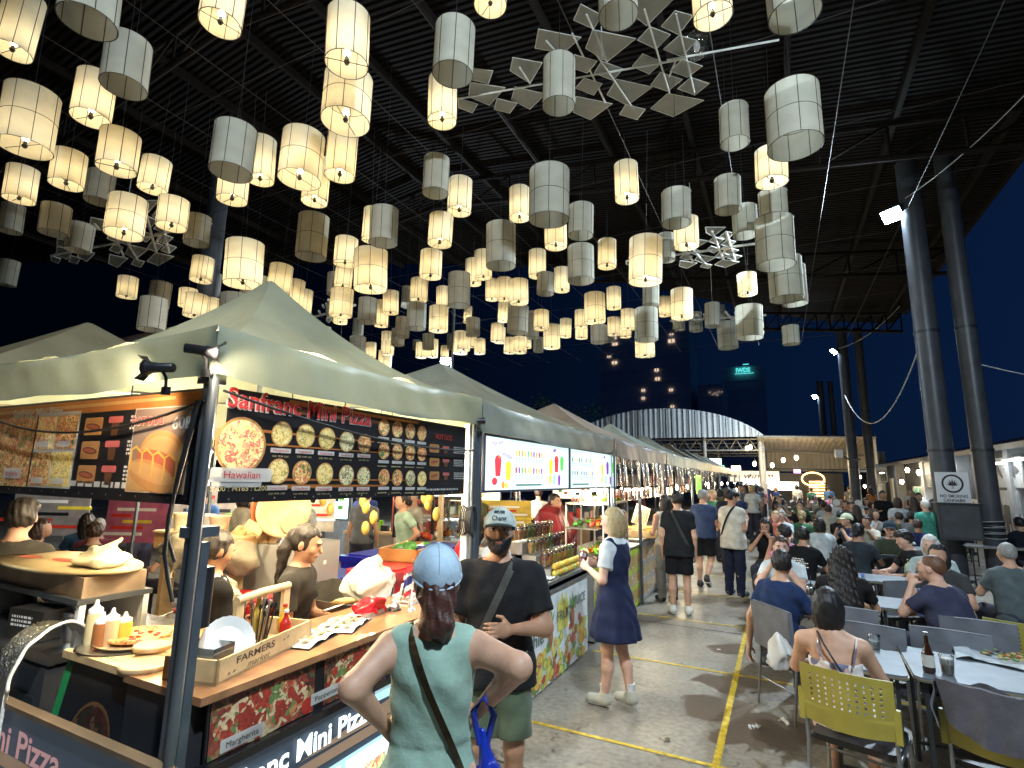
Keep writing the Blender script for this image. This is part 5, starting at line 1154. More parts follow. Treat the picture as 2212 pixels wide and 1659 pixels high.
# counter with fruit banner
o = thing('fruit_counter', 'smoothie counter wrapped in a white banner printed with fruit', 'counter', (-2.05, 3.95, 0)); m = MB(); m.b2((-.55, 0, .02), (0, 2.12, .86), mat('counter_white', (.62, .66, .66), .45)); m.build('body', o)
m = MB(); MS = frame((.004, 0, .02), (0, 1, 0), (0, 0, 1)); m.M = MS; m.rect(0, 0, 2.12, .84, mat('banner_white', (.68, .72, .72), .35), .001); r = random.Random(8)
FC = [mat('fruit_%d' % i, c, .4, var=.3, vscale=20) for i, c in enumerate([(.55, .05, .03), (.75, .45, .04), (.30, .45, .05), (.75, .25, .03), (.35, .12, .04), (.65, .60, .10), (.10, .28, .04)])]
for k in range(150):
    x = r.uniform(.02, 2.08); y = r.uniform(0, 1) ** 1.4 * .42 * (.45 + .55 * (x / 2.1)) + .03; s = r.uniform(.03, .055); c = r.choice(FC); z = .002 + k * .00002; m.disc(x, y, s, c, z, s * r.uniform(.8, 1.3), n=12, a0=r.uniform(0, 3))
    if k % 3 == 0: m.disc(x, y, s * .7, FC[5], z + .0005, s * .6, n=10)
for (x, y) in ((1.02, .42), (1.62, .46)):
    m.disc(x, y, .055, FC[4], .008, .11, n=14); m.poly([(x - .05, y + .09), (x - .09, y + .22), (x - .02, y + .15), (x, y + .27), (x + .03, y + .15), (x + .09, y + .21), (x + .05, y + .09)], FC[6], .008)
m.poly([(1.2, .40), (1.5, .40), (1.5, .60), (1.44, .74), (1.38, .64), (1.32, .76), (1.26, .66), (1.2, .70)], FC[5], .006); m.build('fruit_print', o)
m = MB(); m.M = MS; BT_ = mat('letter_grey', (.10, .14, .12), .4); BTr = mat('letter_red', (.55, .05, .05), .4); m.text('Smoothie', .05, .40, .17, BT_, .009, .80, 'L', .02); m.text('AIT', .15, .60, .12, BT_, .009, .22, 'L', .02); m.text('UNG', .45, .62, .13, BTr, .009, .26, 'L', .02); m.text('FRUIT', 1.18, .50, .13, BT_, .010, .40, 'L', .01); m.text('JUICE', 1.68, .56, .13, BT_, .010, .34, 'L', .01); m.build('lettering', o)
m = MB(); m.b2((-.56, -.02, .86), (.03, 2.14, .90), METAL); m.b2((-.0, -.02, .83), (.03, 2.14, .93), mat('zinc_edge', (.30, .32, .33), .4, .8)); m.build('ice_trough', o)
ICE = mat('crushed_ice', (.72, .78, .82), .2, var=.15, vscale=30, bump=1, bscale=60)
o = thing('ice_bed', 'bed of crushed ice in the smoothie counter trough', 'ice', (-2.32, 4.72, .90)); m = MB(); m.grid(lambda u, v: ((u - .5) * .48, (v - .5) * 1.3, .03 + .03 * math.sin(u * 3.1) * math.sin(v * 3.1) + .018 * math.sin(u * 40 + v * 13) * math.sin(v * 60)), 24, 60, ICE, False); m.build('ice', o)
r = random.Random(12)
for k in range(16):
    x = -2.28 + r.uniform(-.16, .16); y = 4.28 + (k % 8) * .11; c = r.choice([(.6, .03, .02), (.75, .30, .02), (.5, .03, .08), (.10, .35, .04), (.7, .5, .05)])
    b = bottle(['juice bottle on the ice', ''][0] + ', ' + 'number', (x, y, .93), .024, .17, mat('juice_%02x%02x%02x' % tuple(int(a * 255) for a in c), c, .15), BLACK, mat('juice_label', (.7, .7, .66), .5) if k % 3 == 0 else None, 'juice bottles lying in the crushed ice'); b.rotation_euler = (R_(r.uniform(-28, 28)), R_(r.uniform(10, 40)), 0)
    b['label'] = 'juice bottle tilted in the crushed ice'
o = thing('straw_holder', 'grey bucket of green straws hung on the smoothie counter edge', 'straw holder', (-1.99, 4.02, .70)); m = MB(); m.rbox((0, 0, .06), (.13, .17, .20), .02, mat('bucket_grey', (.14, .16, .17), .4)); m.build('bucket', o); m = MB()
for k in range(60): x, y = r.uniform(-.045, .045), r.uniform(-.065, .065); m.tube([(x, y, .1), (x * 1.2, y * 1.2, .31 + r.uniform(-.02, .02))], .0035, mat('straw_green', (.04, .18, .08), .4) if k % 4 else WHITE, 4)
m.build('straws', o)
m = MB(); m.ell((0, 0, .34), (.07, .09, .05), glass('clear_bag'), 10); m.build('lid_bag', o)
for k, (y, c, l) in enumerate(((4.02, 0, 'watermelon shaped price sign on a stick'), (4.30, 0, 'dragonfruit shaped price sign on a stick'), (4.52, 2, 'kiwi shaped price sign on a stick'), (4.66, 5, 'small banana shaped price sign on a stick'))):
    o = thing('fruit_sign', l, 'sign', (-2.36, y, .92), R_(60), 'fruit shaped price signs'); m = MB(); m.tube([(0, 0, 0), (0, 0, .2)], .004, WHITE, 4); m.build('stick', o)
    m = MB(); m.M = frame((0, 0, .27), (-1, 0, 0), (0, .05, 1)); s = .075 if k < 3 else .04; m.disc(0, 0, s, WHITE, 0, s * 1.5, a0=-.3); m.disc(0, 0, s * .8, FC[c], .002, s * 1.28, a0=-.3); m.disc(.0, .01, s * .4, FC[3] if k == 0 else (mat('pink_pulp', (.8, .5, .5), .4) if k == 1 else FC[5]), .004, s * .8, a0=-.3); m.disc(.01, -s * 1.2, s * .6, WHITE, .005); m.disc(.01, -s * 1.2, s * .5, FC[6], .006); m.build('print', o)
# racks of fruit cups
CUPG = glass('cup_plastic', (.97, .97, .97), .05, .6)
def fcup(loc, c, lbl, grp):
    o = thing('fruit_cup', lbl, 'fruit cup', loc, 0, grp); m = MB(); m.lathe([(.032, 0), (.042, .10), (.001, .102)], (0, 0, 0), food('cupfruit_%d' % c, [[(.62, .05, .04), (.75, .45, .08)], [(.78, .50, .06), (.80, .62, .20)], [(.60, .20, .05), (.80, .45, .05)], [(.28, .45, .08), (.62, .62, .12)], [(.28, .03, .08), (.5, .06, .12)]][c], 40, .3), 10); m.build('fruit', o)
    m = MB(); m.lathe([(.034, 0), (.045, .108), (.046, .112), (.043, .13), (.03, .148), (.012, .155)], (0, 0, 0), CUPG, 10, cap=False); m.build('cup', o); return o
o = thing('cup_rack', 'stepped steel rack of fruit cups in front of the blonde woman', 'rack', (-2.36, 5.65, .90)); m = MB()
for k in range(3): m.b2((-.22 + k * .0, -.5, -.02 + k * 0), (.24 - k * .16, .55, .10 + k * .12), mat('rack_zinc', (.38, .38, .36), .4, .6))
m.build('steps', o)
base = {}
k = 0
for row, (x, z) in enumerate(((-2.20, 1.02), (-2.36, 1.14), (-2.50, 1.26))):
    for j in range(9):
        y = 5.20 + j * .105; c = (j // 2 + row) % 5
        if c not in base: base[c] = fcup((x, y, z), c, ['red', 'yellow', 'orange', 'green', 'dark red'][c] + ' cut fruit in a domed cup on the stepped rack', 'fruit cups on the stepped rack')
        else: copytree(base[c], (x, y, z))
        k += 1
o = thing('fruit_stack', 'stack of yellow mangoes in a box below the fruit cups', 'fruit', (-2.09, 5.6, .93)); m = MB()
for a in range(2):
    for b in range(9): m.ell((0 - a * .0, -.4 + b * .09, .03 + a * .07), (.035, .04, .032), FC[1] if (a + b) % 3 else FC[5], 8)
m.build('fruit', o)
# things in the smoothie stall interior
m = MB(); m.rbox((0, 0, .55), (.40, .5, 1.1), .02, mat('box_grey', (.40, .39, .36), .5)); m.box((0, 0, .9), (.41, .51, .01), DMETAL); o = m.build('steel_cabinet', loc=(-3.05, 5.3, 0)); tag(o, 'grey steel cabinet behind the fruit cups', 'cabinet')
cooler('pink cool box inside the smoothie stall', (-3.0, 4.45, .55), (.60, .07, .14), (.5, .5, .45)); cooler('dark blue crate above the pink cool box', (-3.0, 4.5, 1.02), (.03, .03, .20), (.5, .5, .22))
blob('red_sheet', 'dark red plastic sheet draped over a tall stack in the smoothie stall', 'sheet', tuple(atdepth(1205, 1135, 8.0) - Vector((0, 0, .30))), (.36, .34, .34), mat('sheet_red', (.28, .015, .02), .4, var=.3, bump=.6, bscale=8), 31, .02, .3)
for k, (x, y) in enumerate(((-3.0, 4.9), (-3.3, 4.9), (-5.2, 4.2))): m = MB(); m.box((0, 0, 1.15), (.045, .045, 2.3), mat('timber_pole', (.34, .26, .14), .5)); o = m.build('timber_post', loc=(x, y, 0)); tag(o, ['pale timber post in the smoothie stall, nearer the aisle', 'pale timber post in the smoothie stall, farther from the aisle', 'pale timber post behind the pizza stall'][k], 'post', 'timber posts in the stalls')
o = thing('price_sign', 'small blue and white payment sign on the post behind the blonde woman', 'sign', (-2.02, 6.95, 1.40)); m = MB(); m.box((.012, 0, 0), (.008, .16, .26), mat('sign_blue', (.03, .06, .42), .4)); m.box((.018, 0, .09), (.004, .12, .03), WHITE); m.box((.018, 0, -.02), (.004, .06, .07), mat('sign_pale', (.4, .5, .7), .4)); m.build('plate', o)
for k, y in enumerate((7.05, 8.7, 10.65, 12.5)): m = MB(); m.box((0, 0, 1.15), (.045, .045, 2.3), PM if k % 2 else PLW); o = m.build('stall_post', loc=(-2.04, y, 0)); tag(o, ['pale post at the far end of the smoothie screens', 'dark post in the middle of the salad stall', 'pale post between salad and skewer stalls', 'dark post beyond the skewer stall'][k], 'post', 'posts along the aisle')
# ------------------------------------------------------------------ salad, skewer and later stalls
VG = mat('lime_edge', (.42, .55, .04), .4)
def printfront(o, y0, y1, h, cols, edge, nrow=3, seed=1):
    m = MB(); m.M = frame((.004, 0, .03), (0, 1, 0), (0, 0, 1)); w = y1 - y0; m.rect(0, 0, w, h, edge, .001); r = random.Random(seed); n = int(w / .30)
    for i in range(n):
        for j in range(nrow): m.rect(.03 + i * (w - .04) / n, .05 + j * (h - .08) / nrow, (w - .04) / n - .03, (h - .08) / nrow - .05, r.choice(cols), .003); m.rect(.05 + i * (w - .04) / n, .06 + j * (h - .08) / nrow, .12, .03, TW, .005)
    m.build('front_print', o)
dish = [food('dish_%d' % i, c, 34, .35) for i, c in enumerate([[(.45, .15, .06), (.6, .35, .12), (.25, .3, .1)], [(.2, .28, .08), (.55, .40, .2), (.5, .12, .08)], [(.6, .45, .25), (.35, .12, .06), (.5, .5, .3)], [(.5, .25, .08), (.35, .30, .12), (.6, .15, .05)]])]
def stall(label, y0, y1, top, cols, edge, seed):
    o = thing('food_stall', label, 'stall counter', (-2.06, y0, 0), 0, 'food stall counters along the aisle'); m = MB(); m.b2((-.7, 0, .03), (0, y1 - y0, top), mat('stall_body', (.20, .19, .17), .5)); m.build('body', o); printfront(o, y0, y1, top - .05, cols, edge, 3, seed)
    m = MB(); m.b2((-.72, -.01, top), (.02, y1 - y0 + .01, top + .03), METAL); m.build('top', o); return o
stall('salad stall counter with lime edged food photo front', 6.35, 8.75, .88, dish, VG, 1); stall('skewer stall counter with rusty grey photo front', 8.8, 10.6, .92, dish, mat('edge_grey', (.30, .32, .34), .4), 2)
ed = [mat('edge_b', (.30, .18, .10), .4), mat('edge_c', (.10, .22, .08), .4), mat('edge_d', (.5, .4, .1), .4)]
for k in range(6): stall(['third', 'fourth', 'fifth', 'sixth', 'seventh', 'farthest'][k] + ' food counter past the skewer stall along the aisle', 10.9 + k * 3.6, 14.3 + k * 3.6, .92, dish, ed[k % 3], 3 + k)
# glass display of salads
o = thing('glass_display', 'glass display case of vegetables and tomatoes on the salad counter', 'display case', (-2.38, 7.55, .91)); m = MB(); PF = mat('pale_frame', (.62, .60, .5), .4)
for y in (-.62, 0, .62):
    for x in (-.25, .27): m.box((x, y, .33), (.02, .02, .66), PF)
m.b2((-.26, -.63, .65), (.28, .63, .675), PF); m.b2((-.26, -.63, .33), (.20, .63, .345), METAL); m.build('frame', o)
m = MB(); m.b2((.275, -.62, .02), (.279, .62, .64), glass('display_glass', (.95, .97, .95), .03, .4)); m.build('pane', o)
def veg(name, label, loc, w, d, n, cols, s, seed, grp=None, leafy=False):
    r = random.Random(seed); o = thing(name, label, name.replace('_', ' '), loc, 0, grp); m = MB()
    for k in range(n):
        x, y = r.uniform(-d / 2, d / 2), r.uniform(-w / 2, w / 2); c = r.choice(cols)
        if leafy:
            for q in range(3): a = r.uniform(0, 6.3); t = r.uniform(.3, 1.2); m.add([(x, y, .02), (x + s * math.cos(a), y + s * math.sin(a), .02 + s * t), (x + s * 1.3 * math.cos(a + .5), y + s * 1.3 * math.sin(a + .5), .01 + s * t), (x + s * .6 * math.cos(a + .9), y + s * .6 * math.sin(a + .9), .02)], [(0, 1, 2, 3)], c)
        else: m.ell((x, y, s * r.uniform(.6, 1.6)), (s, s * r.uniform(.9, 1.3), s * .9), c, 8)
    m.build('pile', o); return o
RED = mat('tomato', (.60, .04, .02), .25, var=.1); GRN = mat('lettuce', (.16, .42, .03), .4, var=.3); DGR = mat('cucumber', (.06, .22, .03), .35, var=.3); YEL2 = mat('lemon', (.75, .60, .05), .35); ORG = mat('papaya', (.70, .25, .03), .35)
veg('tomatoes', 'row of red tomatoes in the glass case', (-2.30, 7.4, 1.255), .9, .12, 18, [RED, RED, ORG], .034, 1); veg('vegetables', 'cucumbers and peppers at the back of the glass case', (-2.5, 7.5, 1.255), 1.0, .15, 20, [DGR, GRN, YEL2, RED], .04, 2)
veg('lettuce', 'bright green lettuce and salad trays on the salad counter', (-2.24, 7.3, .94), 1.1, .34, 90, [GRN, GRN, YEL2, RED], .06, 3, leafy=True); veg('herb_bundle', 'orange and yellow garnish on top of the glass case', (-2.35, 7.7, 1.59), .9, .3, 40, [ORG, YEL2, GRN, RED], .035, 4)
veg('meat', 'pink meat trays on top of the glass case', (-2.35, 7.1, 1.59), .5, .3, 30, [mat('meat_pink', (.62, .28, .22), .35), mat('meat_pale', (.65, .45, .35), .4)], .035, 5)
o = thing('skewer_tray', 'wooden tray heaped with grilled skewers by the man in black shorts', 'food tray', (-2.18, 9.55, .95), R_(8)); m = MB(); m.b2((-.28, -.42, .0), (.26, .42, .02), PWOOD); m.b2((.25, -.42, 0), (.27, .42, .11), PWOOD); m.b2((-.28, -.42, 0), (.27, -.40, .11), PWOOD); m.build('tray', o); m = MB(); r = random.Random(2)
for k in range(42):
    x, y = r.uniform(-.22, .2), r.uniform(-.36, .36); a = r.uniform(-.5, .5); z = .04 + r.uniform(0, .09); m.tube([(x - .12, y - .12 * a, z), (x + .10, y + .12 * a, z + .02)], .016, r.choice([YEL2, mat('skewer_meat', (.52, .32, .10), .4, var=.3), PWOOD]), 5)
m.build('skewers', o)
o = thing('price_board', 'tilted pale price board with stripes behind the skewers', 'board', (-2.35, 10.1, 1.1), R_(40)); m = MB(); rt = Matrix.Rotation(R_(20), 3, 'Y'); m.box((0, 0, .15), (.30, .02, .36), mat('board_pale', (.62, .58, .48), .5), rt)
for k in range(6): m.box((-.09 + k * .04, -.012, .13), (.016, .004, .26), dish[3], rt)
m.build('board', o)
# hanging goods and plastic curtains between tent and counter
CUR = glass('curtain_plastic', (.86, .86, .86), .10, .85)
for k in range(6):
    y0 = 7.4 + k * 2.15; o = thing('plastic_curtain', ['first', 'second', 'third', 'fourth', 'fifth', 'farthest'][k] + ' clear plastic curtain hung past the smoothie screens', 'curtain', (-2.02, y0, 1.62), 0, 'clear plastic curtains along the aisle')
    m = MB(); m.grid(lambda u, v, k=k: (.025 * math.sin(u * 26 + k) + .015 * math.sin(u * 60 + v * 4), u * 2.0, v * .66), 60, 5, CUR); m.build('sheet', o)
r = random.Random(44)
for k in range(3):
    o = thing('hanging_packs', ['row of hanging foil snack packs under the third tent', 'second row of hanging snack packs under the fourth tent', 'third row of hanging packs farther along'][k], 'snack packs', (-2.25, 7.5 + k * 2.4, 1.66), 0); m = MB(); cols = [mat('pack_%d' % i, c, .25, .3, var=.3, vscale=30) for i, c in enumerate([(.30, .14, .10), (.45, .42, .40), (.25, .10, .16), (.5, .36, .2), (.55, .55, .52)])]
    for row in range(2):
        for j in range(22): m.box((r.uniform(-.02, .02), j * .095, row * .24), (.012, .07, .19), r.choice(cols), Matrix.Rotation(r.uniform(-.4, .4), 3, 'Z'))
    m.build('packs', o)
o = thing('green_banner', 'narrow lime green lit banner hung along the stall row', 'banner', (-2.0, 15.5, 1.55)); m = MB(); m.box((0, 0, .25), (.02, .9, .5), lit('lime_lit', (.35, .75, .10), .9)); 
for k in range(5): m.box((.012, -.3 + k * .15, .25), (.004, .03, .4), mat('ink', (.02, .02, .03)))
m.build('banner', o)
# bulbs along the aisle stalls
for k, (y, z, e) in enumerate(((6.9, 1.70, 16), (7.4, 1.72, 16), (8.05, 1.70, 16), (8.6, 1.72, 14), (9.3, 1.70, 14), (9.9, 1.66, 12), (10.5, 1.72, 16), (11.4, 1.70, 14), (12.6, 1.75, 16), (14.2, 1.75, 16), (16, 1.8, 18), (18, 1.8, 18), (20.5, 1.8, 18), (23, 1.8, 18), (26, 1.8, 18), (30, 1.8, 18))):
    bulb((-2.30 if k < 7 else -2.1, y, z), 'warm bulb in the string along the aisle stalls', e, .042, (1, .84, .56), 40, 'warm bulbs along the aisle stalls', .3)
o = thing('strip_lamp', 'bright warm strip lamp over the salad case', 'lamp', (-2.22, 7.2, 1.76)); m = MB(); m.box((0, 0, 0), (.05, .8, .03), lit('strip_warm', (1, .88, .66), 14)); m.build('tube', o); m = MB(); m.box((0, 0, .03), (.07, .84, .02), WHITE); m.build('housing', o)
o = thing('strip_lamp', 'bright warm strip lamp over the skewer counter', 'lamp', (-2.22, 9.1, 1.74)); m = MB(); m.box((0, 0, 0), (.05, 1.2, .03), lit('strip_warm', (1, .88, .66), 14)); m.build('tube', o); m = MB(); m.box((0, 0, .03), (.07, 1.24, .02), WHITE); m.build('housing', o)
bulb((-2.6, 4.3, 2.12), 'bulb under the smoothie tent nearer the pizza stall', 26, .035, (1, .92, .78)); bulb((-2.7, 5.9, 2.12), 'bulb over the fruit cups', 30, .035, (1, .92, .78)); bulb((-4.4, 5.2, 2.1), 'bulb at the back of the smoothie stall', 22, .035)
bulb((-5.6, 3.6, 2.2), 'bulb behind the pizza stall at left', 30, .035); bulb((-7.2, 6.0, 2.3), 'bulb over the second row of stalls', 45, .04, (1, .92, .8)); bulb((-6.8, 9.2, 2.3), 'far bulb over the second row of stalls', 45, .04, (1, .92, .8)); bulb((-9.5, 7.5, 2.3), 'bulb deep in the left background', 45, .04, (.95, .95, 1))
# ------------------------------------------------------------------ far buildings and roofs
CORR = roofmat('corrugated_white', (.62, .68, .72), 1); 
def corr(name, c, axis='X', sc=3.5, rough=.45):
    if name in MATS: return MATS[name]
    m = bpy.data.materials.new(name); MATS[name] = m; m.use_nodes = True; N, L = nodes(m); b = N['Principled BSDF']; b.inputs['Roughness'].default_value = rough
    g = N.new('ShaderNodeNewGeometry'); w = N.new('ShaderNodeTexWave'); w.bands_direction = axis; w.inputs['Scale'].default_value = sc; w.inputs['Distortion'].default_value = .3; L.new(g.outputs['Position'], w.inputs['Vector'])
    n = N.new('ShaderNodeTexNoise'); n.inputs['Scale'].default_value = 1.2; L.new(g.outputs['Position'], n.inputs['Vector'])
    r = N.new('ShaderNodeValToRGB'); r.color_ramp.elements[0].position = .3; r.color_ramp.elements[0].color = tuple(x * .75 for x in c) + (1,); r.color_ramp.elements[1].color = tuple(c) + (1,); L.new(n.outputs[0], r.inputs[0]); L.new(r.outputs[0], b.inputs['Base Color'])
    bp = N.new('ShaderNodeBump'); bp.inputs['Distance'].default_value = .06; bp.inputs['Strength'].default_value = .5; L.new(w.outputs[0], bp.inputs['Height']); L.new(bp.outputs[0], b.inputs['Normal']); return m
CWH = corr('corrugated_pale', (.46, .51, .55), 'X', 1.1); CWM = corr('corrugated_cream', (.52, .48, .40), 'X', 1.2); CGR = corr('corrugated_grey', (.10, .09, .085), 'Y', .9)
STL = mat('far_steel', (.22, .22, .22), .5)
o = thing('arched_hall', 'arched hall with pale corrugated gable and roof trusses beyond the stalls', 'building', (-6.5, 33, 0)); m = MB(); n = 30; hw, sg, zb = 5.8, 3.1, 4.4
top = [(-hw + 2 * hw * i / n, zb + .05 + sg * math.sqrt(max(0, 1 - ((-hw + 2 * hw * i / n) / (hw * 1.12)) ** 2)) - sg * .43) for i in range(n + 1)]
for i in range(n): (xa, za), (xb, zc) = top[i], top[i + 1]; m.add([(xa, 0, zb), (xb, 0, zb), (xb, 0, zc), (xa, 0, za)], [(0, 1, 2, 3)], CWH); m.add([(xa, 0, za), (xb, 0, zc), (xb, 14, zc), (xa, 14, za)], [(0, 1, 2, 3)], CGR); m.add([(xa, .02, za - .06), (xb, .02, zc - .06), (xb, 14, zc - .06), (xa, 14, za - .06)], [(3, 2, 1, 0)], CGR)
m.build('roof', o)
rib = MB()
x = -hw + .2
while x < hw: 
    zt = float(np.interp(x, [t[0] for t in top], [t[1] for t in top])); rib.b2((x - .02, -.04, zb + .02), (x + .02, .0, zt - .01), CWH); x += .34
rib.build('gable_ribs', o)
m = MB()
for y in (0.3, 4, 8):
    for z in (zb - .1, zb - .75): m.tube([(-hw, y, z), (hw, y, z)], .05, STL, 4)
    for i in range(16): xa = -hw + i * hw / 8; m.tube([(xa, y, zb - .1), (xa + hw / 16, y, zb - .75), (xa + hw / 8, y, zb - .1)], .03, STL, 4)
m.build('trusses', o)
for x in (-5.6, -1.5, 2.6, 5.6):
    for y in (.3, 8): m = MB(); m.tube([(x, y, 0), (x, y, zb)], .12, STL, 8); m.build('column', o)
o = thing('food_pavilion', 'open pavilion with cream corrugated wall lit by warm bulbs at the far end', 'building', (-1, 33, 0)); m = MB()
m.add([(0, 0, 4.42), (5.6, 0, 4.30), (5.6, 9, 3.75), (0, 9, 3.95)], [(0, 1, 2, 3)], CWM); m.add([(0, 0, 4.5), (5.6, 0, 4.38), (5.6, 9, 3.83), (0, 9, 4.03)], [(3, 2, 1, 0)], CGR); m.build('roof', o)
m = MB(); m.b2((.2, 8.6, 2.75), (7.2, 8.7, 3.95), CWM); m.b2((5.5, .2, 2.9), (5.6, 8.6, 4.2), CWM)
for k in range(24): m.b2((.25 + k * .29, 8.55, 2.8), (.29 + k * .29, 8.6, 3.9), CWM)
m.build('wall', o)
m = MB(); m.tube([(0, 0, 4.4), (5.6, 0, 4.28)], .06, STL, 4); m.tube([(0, 4, 3.9), (5.6, 4, 3.5)], .05, STL, 4); m.tube([(0, 8, 2.7), (6.5, 8, 2.7)], .10, STL, 4)
for x in (.2, 5.3): m.tube([(x, .5, 0), (x, .5, 4.3)], .13, STL, 8)
for k in range(6): m.tube([(k * .93, 0, 4.35), (k * .93 + .46, 4, 3.7)], .03, STL, 4)
m.build('frame', o)
for k, (px, py, y) in enumerate(((1630, 1001, 31), (1668, 1004, 32), (1692, 993, 32), (1720, 988, 31), (1614, 968, 32.5), (1621, 965, 32.6), (1590, 1058, 36), (1712, 1030, 40), (1733, 1033, 40))):
    p = ony(px, py, y); bulb(p, 'round warm bulb hung in the far pavilion', 75 if k < 4 else 6, .10, (1, .78, .42), 5, 'round warm bulbs in the far pavilion', .5)
o = thing('wine_sign', 'cream sign board with script wine lettering and glasses on it', 'sign', ony(1577, 1040, 36)); a = o.location; W_ = ony(1684, 1036, 36).x - a.x; m = MB(); m.M = frame((0, 0, 0), (1, 0, 0), (0, 0, 1)); m.box((W_ / 2, .33, -.03), (W_, .66, .05), lit('sign_cream', (.72, .66, .56), .55)); m.build('board', o)
m = MB(); m.M = frame((0, 0, 0), (1, 0, 0), (0, 0, 1)); m.text('wine', W_ * .30, .20, .5, IK, .006, W_ * .42, 'L', .0, .35)
for x in (.12, .42, .80, .86): m.poly([(W_ * x - .06, .45), (W_ * x + .06, .45), (W_ * x + .03, .33), (W_ * x - .03, .33)], mat('wine_red', (.15, .02, .03), .5), .006); m.rect(W_ * x - .01, .22, .02, .12, IK, .006)
m.build('lettering', o)
m = MB(); p = ony(1606, 1057, 35.8); m.b2(p, (p.x + 3.0, 35.9, p.z + .5), lit('bar_lightbox', (1, .93, .80), 2.5)); tag(m.build('light_box'), 'long warm white light box under the wine sign', 'light box')
m = MB(); 
o = thing('bar_stall', 'dark bar with lit shelves at the far end of the food court', 'bar', (0, 0, 0)); m = MB(); a = ony(1684, 1060, 38); b = ony(1800, 1030, 38); m.b2((a.x, 38, 0), (b.x + .5, 38.3, b.z + .2), mat('bar_dark', (.02, .018, .016), .5)); m.build('wall', o)
m = MB()
for k in range(7):
    for q in range(2): p = ony(1748 + q * 14, 1042 + k * 6, 37.8); m.b2(p, (p.x + .5, 37.95, p.z + .08), lit('shelf_glow', (1, .62, .25), 2.0))
m.build('shelf_lights', o)
m = MB(); p = ony(1756, 1035, 37.8); c = [(p.x + .6 * math.cos(t), 37.7, p.z + .4 * math.sin(t)) for t in np.linspace(0, 2 * PI, 25)]; m.tube(c, .04, lit('neon_amber', (1, .55, .15), 5), 5); m.build('neon_ring', o)
for k, (px, py, c, s, l) in enumerate(((1512, 1000, (.4, .75, 1), .35, 'blue white lamp glimpsed at the end of the aisle'), (1545, 998, (.5, .85, 1), .4, 'pale blue lit sign at the end of the aisle'), (1556, 1010, (.2, .8, .4), .25, 'small green lit sign at the end of the aisle'), (1556, 1022, (.9, .15, .1), .2, 'small red lit sign at the end of the aisle'), (1590, 1012, (1, .85, .6), .3, 'warm lit sign beside the pavilion post'), (1722, 1018, (.9, .3, .9), .2, 'pink neon sign over the dark bar'))):
    p = ony(px, py, 40); m = MB(); m.box((0, 0, 0), (s * 2, .1, s * 1.2), lit('far_lit_%d' % k, c, 3)); m.box((0, .06, 0), (s * 2.1, .05, s * 1.3), BLACK); o = m.build('lit_sign', loc=p); tag(o, l, 'lit sign')
# right hand shop row
o = thing('shop_row', 'long low shop row with corrugated awning on the right', 'building', (6.2, 14, 0)); m = MB(); m.add([(-.6, -4, 2.95), (-.6, 50, 2.95), (4.5, 50, 4.2), (4.5, -4, 4.2)], [(0, 1, 2, 3)], CGR); m.add([(-.6, -4, 3.03), (-.6, 50, 3.03), (4.5, 50, 4.28), (4.5, -4, 4.28)], [(3, 2, 1, 0)], CGR); m.b2((-.64, -4, 2.9), (-.6, 50, 3.06), STL); m.build('awning', o)
SW = mat('shop_white', (.42, .43, .44), .6, var=.1); m = MB(); m.b2((.3, 0, 0), (.5, 50, 3.1), mat('shop_wall', (.16, .16, .17), .7, var=.3, vscale=1)); m.build('wall', o)
for y in (2.2, 6.8, 12, 17.5, 24): m = MB(); m.b2((-.1, y, 0), (.3, y + .35, 3.1), SW); m.build('pillar', o)
m = MB(); r = random.Random(4)
for k in range(14): y = -.2 + k * 3.4; m.tube([(-.55, y, 2.98), (.3, y, 3.15)], .04, STL, 4)
m.build('brackets', o)
def painting(loc, w, h, label, bgc, ink, seed, kind='abstract', ax='y'):
    r = random.Random(seed); o = thing('painting', label, 'painting', loc, 0, 'paintings hung on the shop row'); m = MB(); m.M = frame((0, 0, 0), (0, -1, 0), (0, 0, 1)); m.box((w / 2, h / 2, -.02), (w + .06, h + .06, .03), mat('frame_white', (.6, .6, .6), .5)); m.rect(0, 0, w, h, mat('cv_%02x%02x%02x' % tuple(int(x * 255) for x in bgc), bgc, .6, var=.2, vscale=3), .004); 
    im = mat('ik_%02x%02x%02x' % tuple(int(x * 255) for x in ink), ink, .6, var=.3, vscale=8)
    if kind == 'elephant':
        m.disc(w * .62, h * .52, w * .30, im, .006, h * .20, n=18, jit=.05); m.disc(w * .30, h * .62, w * .17, im, .007, h * .15, n=16, jit=.06); m.disc(w * .42, h * .62, w * .10, mat('grey_mid', (.16, .16, .17), .6), .008, h * .14, n=12, jit=.1)
        for x in (.42, .56, .72, .84): m.poly([(w * x - w * .05, h * .08), (w * x + w * .05, h * .08), (w * x + w * .06, h * .45), (w * x - w * .06, h * .45)], im, .007)
        m.poly([(w * .18, h * .60), (w * .26, h * .55), (w * .22, h * .30), (w * .16, h * .12), (w * .10, h * .14), (w * .15, h * .35)], im, .007); m.poly([(w * .22, h * .48), (w * .30, h * .50), (w * .14, h * .32)], SW, .009)
    elif kind == 'landscape':
        m.rect(0, 0, w, h * .4, im, .006)
        for k in range(8): m.disc(w * r.random(), h * (.38 + .1 * r.random()), w * .12, im, .007 + k * .0002, h * .1, jit=.2)
    else:
        for k in range(7): m.disc(w * r.uniform(.2, .8), h * r.uniform(.2, .8), w * r.uniform(.08, .22), im, .006 + k * .0004, h * r.uniform(.05, .2), n=12, a0=r.uniform(0, 3), jit=.2)
    m.build('canvas', o)
X6 = 6.18
def pw(px, py): p = onx(px, py, X6); return p.y, p.z
